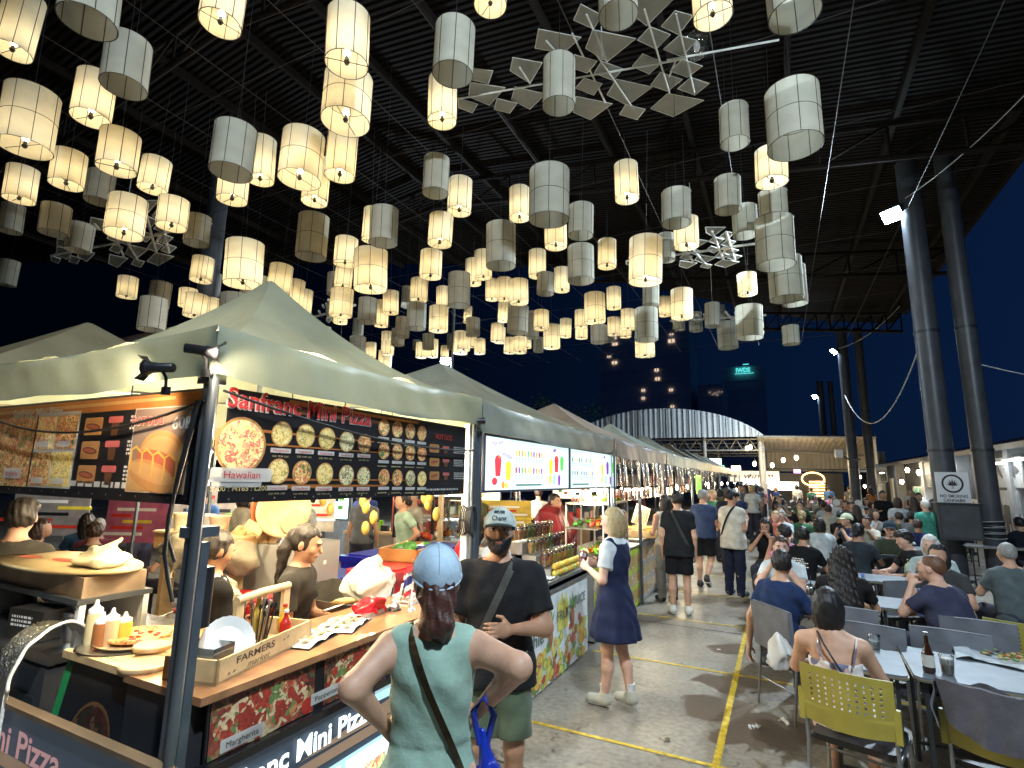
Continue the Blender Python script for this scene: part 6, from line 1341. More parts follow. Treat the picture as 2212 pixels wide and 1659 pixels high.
defs = [((2135, 1060), (2212, 1165), 'elephant', (.55, .55, .56), (.05, .05, .055), 'big black and white elephant painting at the right edge'), ((2125, 995), (2212, 1050), 'abstract', (.60, .60, .60), (.10, .10, .10), 'black and white figure painting above the elephant one'),
        ((2098, 1080), (2122, 1112), 'abstract', (.65, .65, .63), (.35, .14, .05), 'small white painting of a curling orange lizard'), ((2102, 1117), (2124, 1138), 'abstract', (.65, .66, .68), (.05, .08, .55), 'small white painting of a blue animal'), ((2100, 1143), (2128, 1162), 'abstract', (.66, .66, .64), (.20, .42, .03), 'small white painting of a green animal'), ((2085, 1112), (2098, 1165), 'abstract', (.6, .6, .62), (.35, .10, .45), 'narrow painting with purple and pink figures')]
for (a, b, kd, bgc, ink, l) in defs:
    y1, z1 = pw(*a); y0, z0 = pw(b[0], b[1]); ya, yb = max(y0, y1), min(y0, y1); zt = pw(a[0], a[1])[1]; zb_ = pw(a[0], b[1])[1]; painting((X6, ya, max(.3, zb_)), ya - yb, zt - max(.3, zb_), l, bgc, ink, int(a[0]), kd)
for k, (px, py, w, h, bgc, ink, kd, l) in enumerate(((1900, 1078, 1.8, 1.0, (.35, .36, .30), (.10, .16, .08), 'landscape', 'green landscape painting under the awning'), (1905, 1040, 2.0, .9, (.50, .42, .36), (.12, .18, .10), 'landscape', 'sunset landscape painting above the green one'), (1885, 1098, 1.6, .7, (.40, .10, .08), (.55, .15, .20), 'abstract', 'red flower painting in the middle of the shop row'), (1990, 1050, 2.2, 1.1, (.55, .56, .55), (.10, .12, .12), 'landscape', 'grey coast painting in a lit shop window'), (1975, 1090, 2.0, .9, (.32, .40, .36), (.05, .25, .18), 'abstract', 'teal painting beside the white notice pillar'), (2040, 1040, 1.2, 1.4, (.30, .30, .32), (.06, .06, .07), 'abstract', 'dark abstract painting next to the nearest column'))):
    p = onx(px, py, X6); painting((X6, p.y, p.z), w, h, l, bgc, ink, k, kd)
FT = lit('tube_cool', (.85, .95, 1), 16)
for k, (px, py, L_, l) in enumerate(((2200, 993, 2.2, 'long white fluorescent tube at the right edge, nearest one'), (2150, 1002, 1.6, 'short fluorescent tube left of the longest one'), (2045, 1003, 1.6, 'fluorescent tube glimpsed between the two near columns'), (1985, 1095 - 20, 1.6, 'fluorescent tube low over the shop window'), (1905, 1022, 1.2, 'fluorescent tube far down the shop row'))):
    p = onx(px, py, 5.75); o = thing('fluorescent_lamp', l, 'lamp', p, 0, 'fluorescent tubes under the shop awning'); m = MB(); m.tube([(0, -L_ / 2, 0), (0, L_ / 2, 0)], .022, FT, 8); m.build('tube', o); m = MB(); m.b2((-.04, -L_ / 2 - .05, .025), (.04, L_ / 2 + .05, .06), WHITE); m.build('housing', o); la = lamp('tube_light', 'POINT', p + Vector((-.15, 0, -.1)), 11, (.85, .94, 1), .3); la.parent = o; la.location = (-.5, 0, -.15)
for k, (px, py, e) in enumerate(((1960, 1015, 30), (1948, 1040, 20), (1868, 1050, 22), (1985, 1020, 20), (1858, 1030, 15))): p = onx(px, py, 5.6); bulb(p, 'warm bulb under the shop awning', e, .09, (1, .82, .55), 24, 'warm bulbs under the shop awning', .2)
o = thing('restroom_sign', 'pair of white cut out restroom figures beside the second column', 'sign', ony(1797, 1150, 21)); 
for k, s in enumerate((0, .62)):
    m = MB(); m.M = frame((s, 0, 0), (1, 0, 0), (0, 0, 1)); m.disc(.2, .98, .11, WHITE, 0, n=16); m.add([(a, b, z) for z in (0, -.03) for a, b in ((.06, .82), (.34, .82), (.40, .45), (.30, .42), (.30, 0), (.10, 0), (.10, .42), (0, .45))], [tuple(range(8)), tuple(reversed(range(8, 16)))] + [(i, (i + 1) % 8, (i + 1) % 8 + 8, i + 8) for i in range(8)], WHITE); m.build('figure', o)
o = thing('partition', 'dark panel fence behind the restroom figures', 'partition', (2.5, 21.5, 0)); m = MB(); m.b2((-.4, 0, 0), (2.6, .05, 1.1), mat('panel_dark', (.03, .035, .04), .6)); m.build('panel', o)
for k, (px, py, l) in enumerate(((1930, 1080, 'white notice board pillar by the shop windows'),)):
    p = onx(px, py, 5.5); m = MB(); m.box((0, 0, 1.1), (.08, .7, 2.2), SW); m.box((-.045, 0, 1.9), (.01, .4, .2), mat('notice_gold', (.5, .4, .15), .5)); o = m.build('notice_board', loc=(5.5, p.y, 0)); tag(o, l, 'notice board')
# cctv / small lamp on a post arm
o = thing('security_camera', 'white box camera on a bracket beside the far column', 'camera', ony(1812, 980, 28)); m = MB(); m.box((0, 0, 0), (.3, .35, .35), WHITE); m.build('housing', o); m = MB(); m.tube([(0, .1, 0), (.5, .3, -.3), (.9, 1, -.2)], .04, DMETAL, 6); m.build('arm', o)
m = MB(); p = ony(1425, 970, 21); m.box((0, 0, 0), (.9, .35, .42), BLACK, Matrix.Rotation(R_(10), 3, 'Y')); m.tube([(0, 0, -.2), (.1, 0, -3.5)], .03, DMETAL, 6); o = m.build('speaker_box', loc=p); tag(o, 'black loudspeaker box on a pole above the far tents', 'speaker')
# towers far away
TWM = mat('tower_wall', (.70, .74, .85), .8, var=.2, vscale=.05)
WLM = lit('tower_window', (1, .72, .50), .55); 
def tower(label, px0, px1, pytop, d, wins, ww=1.2):
    a = ony(px0, 1040, d); b = ony(px1, 1040, d); t = ony((px0 + px1) / 2, pytop, d); o = thing('tower_block', label, 'tower', (a.x, d, 0)); m = MB(); m.b2((0, 0, 0), (b.x - a.x, 18, t.z), TWM); 
    for k in range(12): m.b2((0, -.15, t.z * (k + .5) / 12), (b.x - a.x, 0, t.z * (k + .5) / 12 + .3), TWM)
    m.build('walls', o)
    for (px, py, w, h) in wins: p = ony(px, py, d - .4); m = MB(); s = d / FPX; m.b2((p.x - a.x - w * s / 2, -.3, p.z - h * s / 2), (p.x - a.x + w * s / 2, -.2, p.z + h * s / 2), WLM); m.b2((p.x - a.x - .1, -.34, p.z - h * s / 2), (p.x - a.x + .1, -.3, p.z + h * s / 2), TWM); m.build('window', o)
tower('dark tower with a column of small lit windows behind the arched hall', 1300, 1500, 700, 150, [(1328, 743, 11, 6), (1327, 783, 11, 6), (1327, 730, 9, 4), (1450, 736, 13, 7), (1450, 722, 8, 3), (1418, 799, 8, 6), (1420, 818, 9, 6), (1389, 843, 7, 5), (1389, 860, 6, 5), (1449, 842, 7, 5), (1452, 878, 7, 4), (1315, 770, 8, 3)])
tower('low dark tower carrying a small teal sign', 1575, 1665, 790, 170, [(1530, 848, 3, 3), (1545, 850, 3, 3)][:0])
tower('dark building with a row of tiny warm lights', 1515, 1570, 830, 150, [(1533, 847, 2, 2), (1545, 849, 2, 2), (1552, 846, 2, 2), (1549, 853, 2, 2), (1540, 851, 2, 2), (1560, 846, 2, 2)])
p = ony(1590, 805, 169); o = thing('roof_sign', 'small glowing teal sign lettering high in the night sky', 'sign', p); m = MB(); m.M = frame((0, 0, 0), (1, 0, 0), (0, 0, 1)); TL = lit('teal_glow', (.10, .75, .70), .7); m.text('IWDS', 0, 0, 1.9, TL, .05, 3.9, 'L', .04); m.rect(-.4, -.5, 5.2, .2, TL); m.rect(2.0, 2.2, 1.6, .3, TL); m.build('lettering', o)
for k in range(14): pass
o = thing('fairy_lights', 'strip of tiny warm lights far away under the hall roof edge', 'string lights', ony(1312, 598, 60)); m = MB(); r = random.Random(6)
for k in range(30): m.box((r.uniform(0, 3.2), 0, r.uniform(-.2, .5)), (.07, .07, .09), lit('fairy', (1, .75, .35), 3))
m.tube([(0, 0, .6), (3.4, 0, .6)], .03, BLACK, 4); m.build('bulbs', o)
# dark tree beyond the tents
def tree(px, y, r, label, seed):
    p = ony(px, 1000, y); o = thing('tree', label, 'tree', (p.x, y, 0)); rs = random.Random(seed); m = MB(); m.tube([(0, 0, 0), (.1, 0, 2), (0, .1, 4.5)], .22, mat('bark', (.06, .045, .03), .9), 8, r2=.1)
    for k in range(6): a = rs.uniform(0, 6.3); m.tube([(0, .1, 3), (1.2 * math.cos(a), 1.2 * math.sin(a), 5)], .07, mat('bark', (.06, .045, .03)), 5, r2=.02)
    m.build('trunk', o); m = MB(); LF = mat('night_leaf', (.03, .07, .03), .6, var=.5, vscale=3)
    cl = [(rs.gauss(0, r * .45), rs.gauss(0, r * .45), 5 + rs.gauss(0, r * .33)) for _ in range(26)]
    for k in range(3600):
        c = rs.choice(cl); q = [rs.gauss(0, .38) for _ in range(3)]; x, yy, z = c[0] + q[0], c[1] + q[1], c[2] + q[2]; a = rs.uniform(0, 6.3); s = rs.uniform(.08, .16); t = rs.uniform(-.6, .6)
        m.add([(x, yy, z), (x + s * math.cos(a), yy + s * math.sin(a), z + s * t), (x + s * 1.6 * math.cos(a + .5), yy + s * 1.6 * math.sin(a + .5), z + s * t * .6), (x + s * math.cos(a + 1.1), yy + s * math.sin(a + 1.1), z - s * .3)], [(0, 1, 2, 3)], LF)
    m.build('crown', o)
tree(1195, 34, 2.6, 'dark leafy tree behind the second tent, left of the arched hall', 5); tree(1075, 38, 2.4, 'dark tree farther left, behind the second tent', 8)
# ------------------------------------------------------------------ hanging kite panels
GAU = mat('gauze', (.52, .52, .47), .8, var=.1, alpha=.62); ROD = mat('pale_rod', (.75, .74, .68), .5)
nt_ = GAU.node_tree
Q2 = [[(1297, 180), (1562, 232), (1450, 330), (1275, 300)], [(1137, 357), (1320, 390), (1245, 518), (1120, 440)], [(880, 423), (1013, 440), (985, 520), (872, 495)], [(873, 512), (1090, 545), (990, 655), (862, 600)], [(795, 610), (918, 648), (885, 703), (800, 670)], [(1040, 612), (1163, 643), (1118, 705), (1020, 680)], [(1150, 540), (1340, 585), (1243, 680), (1128, 620)], [(1560, 25), (1690, 95), (1640, 180), (1515, 125)], [(1635, 185), (1903, 240), (1725, 383), (1590, 300)], [(1870, -10), (2140, -10), (1970, 160), (1880, 90)], [(1990, 165), (2117, 215), (2030, 305), (1912, 250)], [(1520, 340), (1662, 380), (1600, 455), (1500, 420)], [(1690, 380), (1823, 428), (1760, 500), (1643, 455)], [(1945, 335), (2070, 385), (1985, 460), (1880, 412)], [(1580, 485), (1693, 520), (1640, 592), (1525, 548)], [(1780, 492), (2005, 542), (1850, 655), (1722, 590)], [(1530, 600), (1757, 645), (1620, 745), (1515, 700)], [(1840, 650), (1962, 680), (1910, 745), (1800, 712)]]
Q3 = [[(90, 65), (200, 95), (110, 210), (5, 160)], [(115, 215), (222, 245), (130, 345), (18, 300)], [(135, 360), (257, 402), (165, 470), (60, 432)], [(185, 470), (298, 508), (210, 578), (105, 540)], [(0, 440), (135, 483), (45, 555), (-60, 520)], [(45, 568), (265, 610), (78, 710), (-60, 660)]]
QS = [[(713 + x * .3472, y * .3472) for x, y in q] for q in Q2] + [[(1426.4 + x * .3552, y * .3552) for x, y in q] for q in Q3]
RODS = [((713 + 1595 * .3472, 31), (713 + 1725 * .3472, 133)), ((1236, 72), (1308, 222)), ((1392, 20), (1446, 200)), ((990, 213), (1480, 127)), ((1440, 130), (1683, 86)), ((1280, 105), (1372, 240)), ((1460, 30), (1500, 200)), ((1180, 88), (1200, 110)), ((1460, 130), (1446, 165)), ((1122, 145), (1145, 180))]
def kites(label, f, z=8.0, rodw=.014, sel=None):
    c0 = onz(*f(1300, 130), z); o = thing('kite_mobile', label, 'mobile', c0, 0, 'hanging mobiles of gauze kite panels')
    for i, q in enumerate(QS):
        if sel and i not in sel: continue
        P4 = [onz(*f(*p), z + .06 * math.sin(i * 2.1)) - c0 for p in q]; m = MB(); m.add(P4, [(0, 1, 2, 3)], GAU)
        for a in range(4): m.tube([P4[a], P4[(a + 1) % 4]], rodw * .45, ROD, 4)
        m.build('gauze_panel', o)
    m = MB()
    for a, b in RODS:
        A, B = onz(*f(*a), z - .03) - c0, onz(*f(*b), z - .03) - c0; m.tube([A, B], rodw, ROD, 5)
    m.tube([(0, 0, 0), (0, 0, 1.8)], .008, ROD, 4); m.build('rods', o)
kites('large mobile of gauze kite panels in the top centre', lambda x, y: (x, y))
kites('dim gauze kite mobile at left behind the lanterns', lambda x, y: (380 - (1530 - x) * .50, 435 + y * .55), 7.6, .03)
kites('small gauze kite mobile at right behind the lanterns', lambda x, y: (1440 + (x - 1180) * .46, 492 + y * .34), 7.4, .03)
kites('faint gauze kite mobile just right of the green tent peak', lambda x, y: (700 + (x - 1200) * .14, 640 + y * .22), 7.2, .04, sel=list(range(8, 20)))
kites('tiny far gauze kite mobile under the right lanterns', lambda x, y: (1510 + (x - 1200) * .3, 672 + y * .10), 7.0, .04, sel=[1, 3, 8, 11, 14])
o = thing('glass_globe', 'clear glass globe lamp hung by the large kite mobile', 'lamp', onz(1505, 98, 8.3)); m = MB(); m.ell((0, 0, 0), .22, glass('globe_glass', (.9, .9, .9), .05, .3), 20); m.build('globe', o); m = MB(); m.ell((0, 0, -.02), (.05, .05, .09), ROD, 8); m.tube([(0, 0, .2), (0, 0, 1.6)], .01, BLACK, 4); m.build('lamp_holder', o)
# suspension wires
m = MB(); WR = mat('suspension_wire', (.035, .03, .025), .6, var=0)
for k in range(13): x = 3.0 - k * 1.75; m.tube([(x, -8, 8.15), (x, 26.5, 8.15)], .007, WR, 4)
for k in range(12): y = -3 + k * 2.6; m.tube([(4.6, y, 8.12), (-20, y, 8.12)], .007, WR, 4)
o = m.build('wire_grid'); tag(o, 'net of thin suspension wires carrying the lanterns', 'wires')
LANE = 1.42
# ------------------------------------------------------------------ paper lanterns
LAN = """38 -40 138 94 L p;198 -70 63 135 U p;480 -60 84 95 L p;275 56 218 105 U p;203 138 280 92 L p;64 168 348 130 L r;47 350 446 76 L p;148 314 416 80 L p;257 267 386 92 L p;333 330 424 68 L p;216 360 448 64 U p;273 411 523 90 L r;374 418 504 70 L p;27 434 510 56 U p;120 433 516 70 U p;172 475 552 62 U p;427 457 537 58 U p;17 557 622 48 U p;276 593 648 46 L p;344 604 670 50 U p;331 637 720 64 U p
753 -3 173 94 L p;750 130 296 106 L r;738 250 398 66 L p;980 27 192 86 U p;957 150 282 62 L p;504 250 396 96 U p;566 286 405 62 L p;651 264 412 94 L r;505 345 448 68 L p;683 330 450 58 L p;942 328 432 56 U p;993 376 470 52 L p;951 454 538 52 L p;830 439 538 62 U p;808 443 530 50 L p;675 454 568 68 U r;747 506 580 50 L p;803 529 637 72 L r;529 510 628 86 L r;436 549 614 50 L p;460 586 642 36 U p;407 620 667 42 L p;422 630 690 52 L p;461 641 694 42 L p;508 628 720 70 U r;538 612 675 44 U p;566 594 680 40 L p;603 565 642 52 L p;636 600 672 42 L p;656 622 682 36 L p
725 585 642 36 U p;742 560 626 38 L p;738 618 690 50 L r;737 640 702 31 L p;794 640 702 42 U p;825 646 709 30 L p;845 625 682 34 L p;774 686 726 24 U p;772 724 775 36 U r;802 738 775 23 L p;735 736 760 27 L p;701 704 735 27 U p;668 683 703 20 L p;646 655 675 20 U p;831 755 804 30 L r;838 735 769 27 L p;837 714 760 25 L p
931 535 607 47 L p;905 597 655 38 L p;900 650 716 42 U p;879 616 667 24 U p;869 682 732 32 U p;860 708 750 28 U p;948 657 721 41 L r;958 616 668 30 L p;992 584 668 48 U r;1023 555 620 35 L p;1045 536 607 37 L p;1063 600 652 28 L p;1090 596 653 32 L p;1121 599 661 42 L p;1118 656 725 45 U r;1087 650 698 24 L p;1083 473 587 64 U r;1161 535 604 37 L p;1178 585 641 38 U p;1214 574 634 33 L p;1255 522 617 57 U r;1285 628 702 45 L r;1255 667 711 28 L p;1256 700 734 27 L p;1221 686 731 25 L p;1169 667 715 33 L p;1192 698 756 36 L r;1149 670 734 30 U r;1163 727 763 22 U p;1074 696 741 28 L p;1080 705 744 24 L p;1022 684 729 30 U p;1101 727 766 25 L p;1123 725 765 30 L p;1140 725 754 16 L p;1037 730 767 24 L p;1020 729 750 20 L p;1002 717 760 28 L p;995 713 767 32 L r;975 720 756 18 U p;935 731 774 24 L p;926 719 757 25 U p;910 738 775 24 L p;900 733 757 18 U p;961 745 776 18 L p;1294 701 743 36 U p
1311 512 584 40 L p;1393 502 621 72 L r;1326 617 671 31 L p;1405 600 665 36 U p;1396 660 740 50 U r;1326 683 727 28 L p;1356 665 715 31 L p;1351 700 731 25 L p;1393 718 774 43 L r;1318 702 741 20 U p;1436 638 686 26 L p;1472 619 693 48 L r;1466 680 716 26 U p;1503 672 719 29 U p;1538 651 710 34 U p;1556 657 709 24 U p;1572 691 757 44 U r;1617 654 737 60 U r;1640 678 727 20 L p;1614 585 642 43 L p;1673 456 588 86 U r;1697 545 657 76 U r;1715 565 665 56 U p;1708 700 748 38 U p
1207 107 253 70 U p;1335 -60 48 84 U p;1538 -70 64 86 L p;1713 -110 75 116 U p;1585 214 328 64 U p;1713 157 348 122 U r;1665 308 412 72 L p;1354 341 443 52 L p;1123 396 482 44 L p;1186 347 495 86 U r;1201 470 543 48 L p;1254 433 521 54 U p;1460 400 497 64 U p;1482 462 544 54 L p;1571 373 468 58 U p;1609 436 520 56 U p;1670 410 478 64 U p;1438 500 570 40 U p;1060 -50 6 70 L p;1085 640 690 20 L p;1010 660 700 18 L p"""
def shademat(name, c, tl):
    m = bpy.data.materials.new(name); m.use_nodes = True; N, L = nodes(m); b = N['Principled BSDF']; b.inputs['Roughness'].default_value = .85
    tc = N.new('ShaderNodeTexCoord'); n = N.new('ShaderNodeTexNoise'); n.inputs['Scale'].default_value = 4; n.inputs['Detail'].default_value = 6; L.new(tc.outputs['Object'], n.inputs['Vector'])
    r = N.new('ShaderNodeValToRGB'); r.color_ramp.elements[0].position = .35; r.color_ramp.elements[1].position = .7; r.color_ramp.elements[0].color = tuple(x * .86 for x in c) + (1,); r.color_ramp.elements[1].color = tuple(c) + (1,); L.new(n.outputs[0], r.inputs[0]); L.new(r.outputs[0], b.inputs['Base Color'])
    t = N.new('ShaderNodeBsdfTranslucent'); L.new(r.outputs[0], t.inputs[0]); mx = N.new('ShaderNodeMixShader'); mx.inputs[0].default_value = tl; L.new(b.outputs[0], mx.inputs[1]); L.new(t.outputs[0], mx.inputs[2]); L.new(mx.outputs[0], N['Material Output'].inputs[0]); return m
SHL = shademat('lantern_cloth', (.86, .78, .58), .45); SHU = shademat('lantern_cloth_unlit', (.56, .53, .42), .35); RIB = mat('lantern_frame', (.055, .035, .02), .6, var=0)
BGL = mat('lantern_bulb', (1, .9, .65), emis=16, ecol=(1, .88, .60), var=0)
def lantern(kind, lit_):
    D = .56 if kind == 'r' else .42; r = D / 2; Hh = 1.0      # height 1, scaled per lantern
    o = bpy.data.objects.new('paper_lantern', None); COL.objects.link(o); o['category'] = 'lantern'; o['group'] = 'cloth lanterns hung over the market'
    m = MB(); m.lathe([(r, 0), (r, .25), (r, .5), (r, .75), (r, Hh)], (0, 0, 0), SHL if lit_ else SHU, 32, cap=False); m.build('shade', o)
    m = MB(); nr = 8
    for k in range(nr): a = 2 * PI * k / nr + .3; m.tube([(r * math.cos(a), r * math.sin(a), 0), (r * math.cos(a), r * math.sin(a), Hh)], .0048, RIB, 4)
    for z in ([0, .997] + ([.5] if kind == 'r' else [])): m.tube([(r * math.cos(t), r * math.sin(t), z) for t in np.linspace(0, 2 * PI, 33)], .0048, RIB, 4, cap=False)
    m.tube([(-r, 0, .97), (r, 0, .97)], .004, RIB, 4); m.tube([(0, -r, .97), (0, r, .97)], .004, RIB, 4)
    m.build('frame', o)
    if lit_:
        m = MB(); m.tube([(-r, 0, .03), (r, 0, .03)], .005, RIB, 4); m.lathe([(.018, .0), (.034, .03), (.020, .05), (.020, .09)], (0, 0, 0), BLACK, 8); m.build('socket', o)
        m = MB(); m.lathe([(.014, .08), (.034, .11), (.036, .135), (.022, .165), (.001, .172)], (0, 0, 0), BGL, 8); bo = m.build('bulb', o)
        bo.visible_shadow = False if False else True
    return o
PRO = {}
for k in 'pr':
    for l in (True, False): PRO[(k, l)] = lantern(k, l)
rows = []
for line in LAN.replace('\n', ';').split(';'):
    t = line.split()
    if len(t) == 6: rows.append((float(t[0]), float(t[1]), float(t[2]), float(t[3]), t[4] == 'L', t[5]))
bands = [(-200, 120, 'top'), (120, 300, 'upper'), (300, 450, 'upper middle'), (450, 560, 'middle'), (560, 640, 'lower middle'), (640, 700, 'lower'), (700, 900, 'lowest')]
def band(y): return [b[2] for b in bands if b[0] <= y < b[1]][0]
def ordn(n): return '%d%s' % (n, 'th' if 10 <= n % 100 <= 20 else {1: 'st', 2: 'nd', 3: 'rd'}.get(n % 10, 'th'))
byb = {}
for i, r_ in enumerate(rows): byb.setdefault((band((r_[1] + r_[2]) / 2), r_[4], r_[5]), []).append(i)
lab = {}
for (b, l, k), ids in byb.items():
    ids.sort(key=lambda i: rows[i][0])
    for n, i in enumerate(ids): lab[i] = ('%s %s lantern, %s from left among such in the %s band' % ('lit cream' if l else 'unlit grey beige', 'large ringed' if k == 'r' else 'plain', ordn(n + 1), b))
used = set()
def projz(p):
    c = RM.T @ (np.array(p) - CAM); return PCX + FPX * c[0] / -c[2], PCY - FPX * c[1] / -c[2]
HS = []
for i, (cx, yt, yb, w, l, k) in enumerate(rows):
    D = .56 if k == 'r' else .42
    dep = FPX * D * math.sqrt(1 + ((cx - PCX) / FPX) ** 2) / w
    # find height and base so that the projected outline fits top and bottom
    cy = (yt + yb) / 2; Hc = D * 1.4; c = atdepth(cx, cy, dep)
    for it in range(12):
        y0 = []; y1 = []
        for a in range(12):
            t = 2 * PI * a / 12; x = c.x + D / 2 * math.cos(t); y = c.y + D / 2 * math.sin(t)
            y0.append(projz((x, y, c.z - Hc / 2))[1]); y1.append(projz((x, y, c.z + Hc / 2))[1])
        hgt = max(y0) - min(y1); Hc *= ((yb - yt) / hgt) ** .9; Hc = max(D * 1.05, min(D * 2.1, Hc))
        mid = (max(y0) + min(y1)) / 2; c = atdepth(cx, cy + (cy - mid) * 1.0 if it == 0 else _cy + (cy - mid) * .8, dep); _cy = (cy + (cy - mid)) if it == 0 else _cy + (cy - mid) * .8
    HS.append(Hc / D)
    key = (k, l); src = PRO[key]
    if key in used: o = copytree(src, (c.x, c.y, c.z - Hc / 2), random.uniform(0, 6.28))
    else: o = src; o.location = (c.x, c.y, c.z - Hc / 2); o.rotation_euler = (0, 0, random.uniform(0, 6.28)); used.add(key)
    o.scale = (1, 1, Hc); o['label'] = lab[i]; o.rotation_euler[0] = random.uniform(-.035, .035); o.rotation_euler[1] = random.uniform(-.035, .035)
    for ch in o.children:
        if ch.name.startswith('socket') or ch.name.startswith('bulb'): ch.scale = (1, 1, 1 / Hc)
    m = MB(); m.tube([(0, 0, 1), (0, 0, 1 + (max(.3, 8.12 - c.z - Hc / 2)) / Hc)], .004, CABLE, 4); m.build('cord', o)
    if l:
        la = bpy.data.lights.new('lantern_light', 'POINT'); la.energy = LANE * (1.7 if k == 'r' else 1) * random.uniform(.78, 1.15); la.color = (1, .83, .55); la.shadow_soft_size = .04
        lo = bpy.data.objects.new('lantern_light', la); COL.objects.link(lo); lo.parent = o; lo.location = (0, 0, min(.5, .20 / Hc))
# ------------------------------------------------------------------ chairs and tables
CHY = mat('chair_yellow', (.33, .28, .05), .4, var=.2, vscale=6); CHG = mat('chair_cover_grey', (.145, .150, .170), .75, var=.2, bump=.3, bscale=20); CHR = mat('chair_chrome', (.35, .36, .37), .3, .9, var=.2); SEATB = mat('seat_black', (.02, .02, .022), .45)
CDK = mat('chair_cover_dark', (.03, .032, .036), .8, var=.2)
def chair(label, loc, rz, kind='grey', group='food court chairs'):
    """sitter faces +y; back rest at -y"""
    o = thing('chair', label, 'chair', loc, rz, group)
    m = MB(); m.rbox((0, .02, .445), (.43, .42, .035), .05, SEATB); m.build('seat', o)
    for sx in (-1, 1):
        m = MB(); m.tube([(sx * .22, .20, 0), (sx * .215, .19, .43)], .011, CHR, 6); m.build('leg', o)
        m = MB(); m.tube([(sx * .225, -.26, 0), (sx * .22, -.21, .43), (sx * .215, -.25, .84)], .011, CHR, 6); m.build('leg', o)
    m = MB(); m.tube([(-.22, .19, .25), (.22, .19, .25)], .008, CHR, 5); m.tube([(-.22, -.22, .22), (.22, -.22, .22)], .008, CHR, 5); m.tube([(-.22, -.21, .43), (-.22, .19, .43)], .010, CHR, 5); m.tube([(.22, -.21, .43), (.22, .19, .43)], .010, CHR, 5); m.build('stretcher', o)
    m = MB()
    if kind == 'yellow':
        nu, nv = 36, 22; z0, z1 = .56, .86
        def pt(u, v, t): x = (u - .5) * (.46 if v > .3 else .50); return (x, -.25 - .035 * math.sin(PI * u) - (v - .5) * .03 + t, z0 + (z1 - z0) * v - .025 * (1 - v) * math.sin(PI * u) * 1)
        vs = [pt(i / nu, j / nv, t) for t in (0, .012) for j in range(nv + 1) for i in range(nu + 1)]; K = (nu + 1) * (nv + 1); fs = []
        hole = lambda i, j: 0 <= i < nu and 0 <= j < nv and (i % 3 == 1) and (j in (8, 10, 12, 14, 16, 18)) and 3 < i < nu - 3
        for j in range(nv):
            for i in range(nu):
                a, b, c, d = j * (nu + 1) + i, j * (nu + 1) + i + 1, (j + 1) * (nu + 1) + i + 1, (j + 1) * (nu + 1) + i
                if hole(i, j):
                    for p, q in ((a, b), (b, c), (c, d), (d, a)): fs.append((p, q, q + K, p + K))
                    continue
                fs.append((a, b, c, d)); fs.append((d + K, c + K, b + K, a + K))
                if i == 0: fs.append((a, d, d + K, a + K))
                if i == nu - 1: fs.append((b, b + K, c + K, c))
                if j == 0: fs.append((a, a + K, b + K, b))
                if j == nv - 1: fs.append((d, c, c + K, d + K))
        m.add(vs, fs, CHY)
        for sx in (-1, 1): m.box((sx * .235, -.235, .63), (.03, .03, .17), CHY)
        m.build('backrest', o)
    else:
        mt = CHG if kind == 'grey' else CDK
        m.grid(lambda u, v: ((u - .5) * (.47 + .01 * v), -.262 - .03 * math.sin(PI * u) - (v - .5) * .02 - .006 * math.sin(v * 9 + u * 14), .50 + .355 * v + .012 * math.sin(PI * u) * v), 16, 8, mt)
        m.grid(lambda u, v: ((u - .5) * (.47 + .01 * v), -.225 - .02 * math.sin(PI * u) - (v - .5) * .03, .50 + .355 * v + .012 * math.sin(PI * u) * v), 16, 8, mt)
        m.grid(lambda u, v: ((u - .5) * .48, -.225 - .02 * math.sin(PI * u) - .015 + v * (-.012 - .012 * math.sin(PI * u) - .003), .855 + .012 * math.sin(PI * u) + .006 * math.sin(PI * v)), 16, 2, mt)
        for sx in (-.5, .5): m.grid(lambda u, v, sx=sx: (sx * (.47 + .01 * v), -.262 - (v - .5) * .02 + u * .037, .50 + .355 * v), 1, 4, mt)
        m.build('backrest', o)
    return o
TOPM = mat('steel_table', (.15, .17, .19), .5, .15, var=.2, vscale=7); TEDGE = mat('table_edge', (.30, .26, .16), .35, .5, var=.4)
def table(label, loc, w, d, rz=0, mt=None):
    o = thing('table', label, 'table', loc, rz, 'steel food court tables'); m = MB(); m.rbox((0, 0, .735), (w, d, .012), .05, mt or TOPM); m.build('table_top', o); m = MB(); m.rbox((0, 0, .722), (w + .012, d + .012, .014), .055, TEDGE); m.build('rim', o)
    for sx in (-1, 1):
        for sy in (-1, 1): m = MB(); m.box((sx * (w / 2 - .06), sy * (d / 2 - .06), .36), (.022, .022, .72), DMETAL); m.build('leg', o)
    m = MB(); m.box((0, d / 2 - .06, .12), (w - .12, .015, .015), DMETAL); m.box((0, -d / 2 + .06, .12), (w - .12, .015, .015), DMETAL); m.build('stretcher', o); return o
def backat(px, py, z=.86): p = onz(px, py, z); return p
def chair_at(label, px, py, rz, kind='grey'):
    p = backat(px, py); c, s = math.cos(rz), math.sin(rz); return chair(label, (p.x - s * .26, p.y + c * .26, 0), rz, kind)
ych = chair_at('yellow perforated plastic chair with the woman in the floral top on it', 1822, 1450, R_(-16), 'yellow')
chair_at('grey covered chair the man in navy tee sits on at left', 1662, 1308, R_(-52)); 
chair_at('wide grey covered chair behind the long haired woman', 1825, 1312, R_(-4)); chair_at('grey covered chair beside the clear table, right of the floral top woman', 1872, 1348, R_(-10))
chair_at('grey covered chair behind the balding man, nearer the right edge', 2110, 1340, R_(-6)); chair_at('grey covered chair by the beer bottle table', 2050, 1362, R_(-8)); 
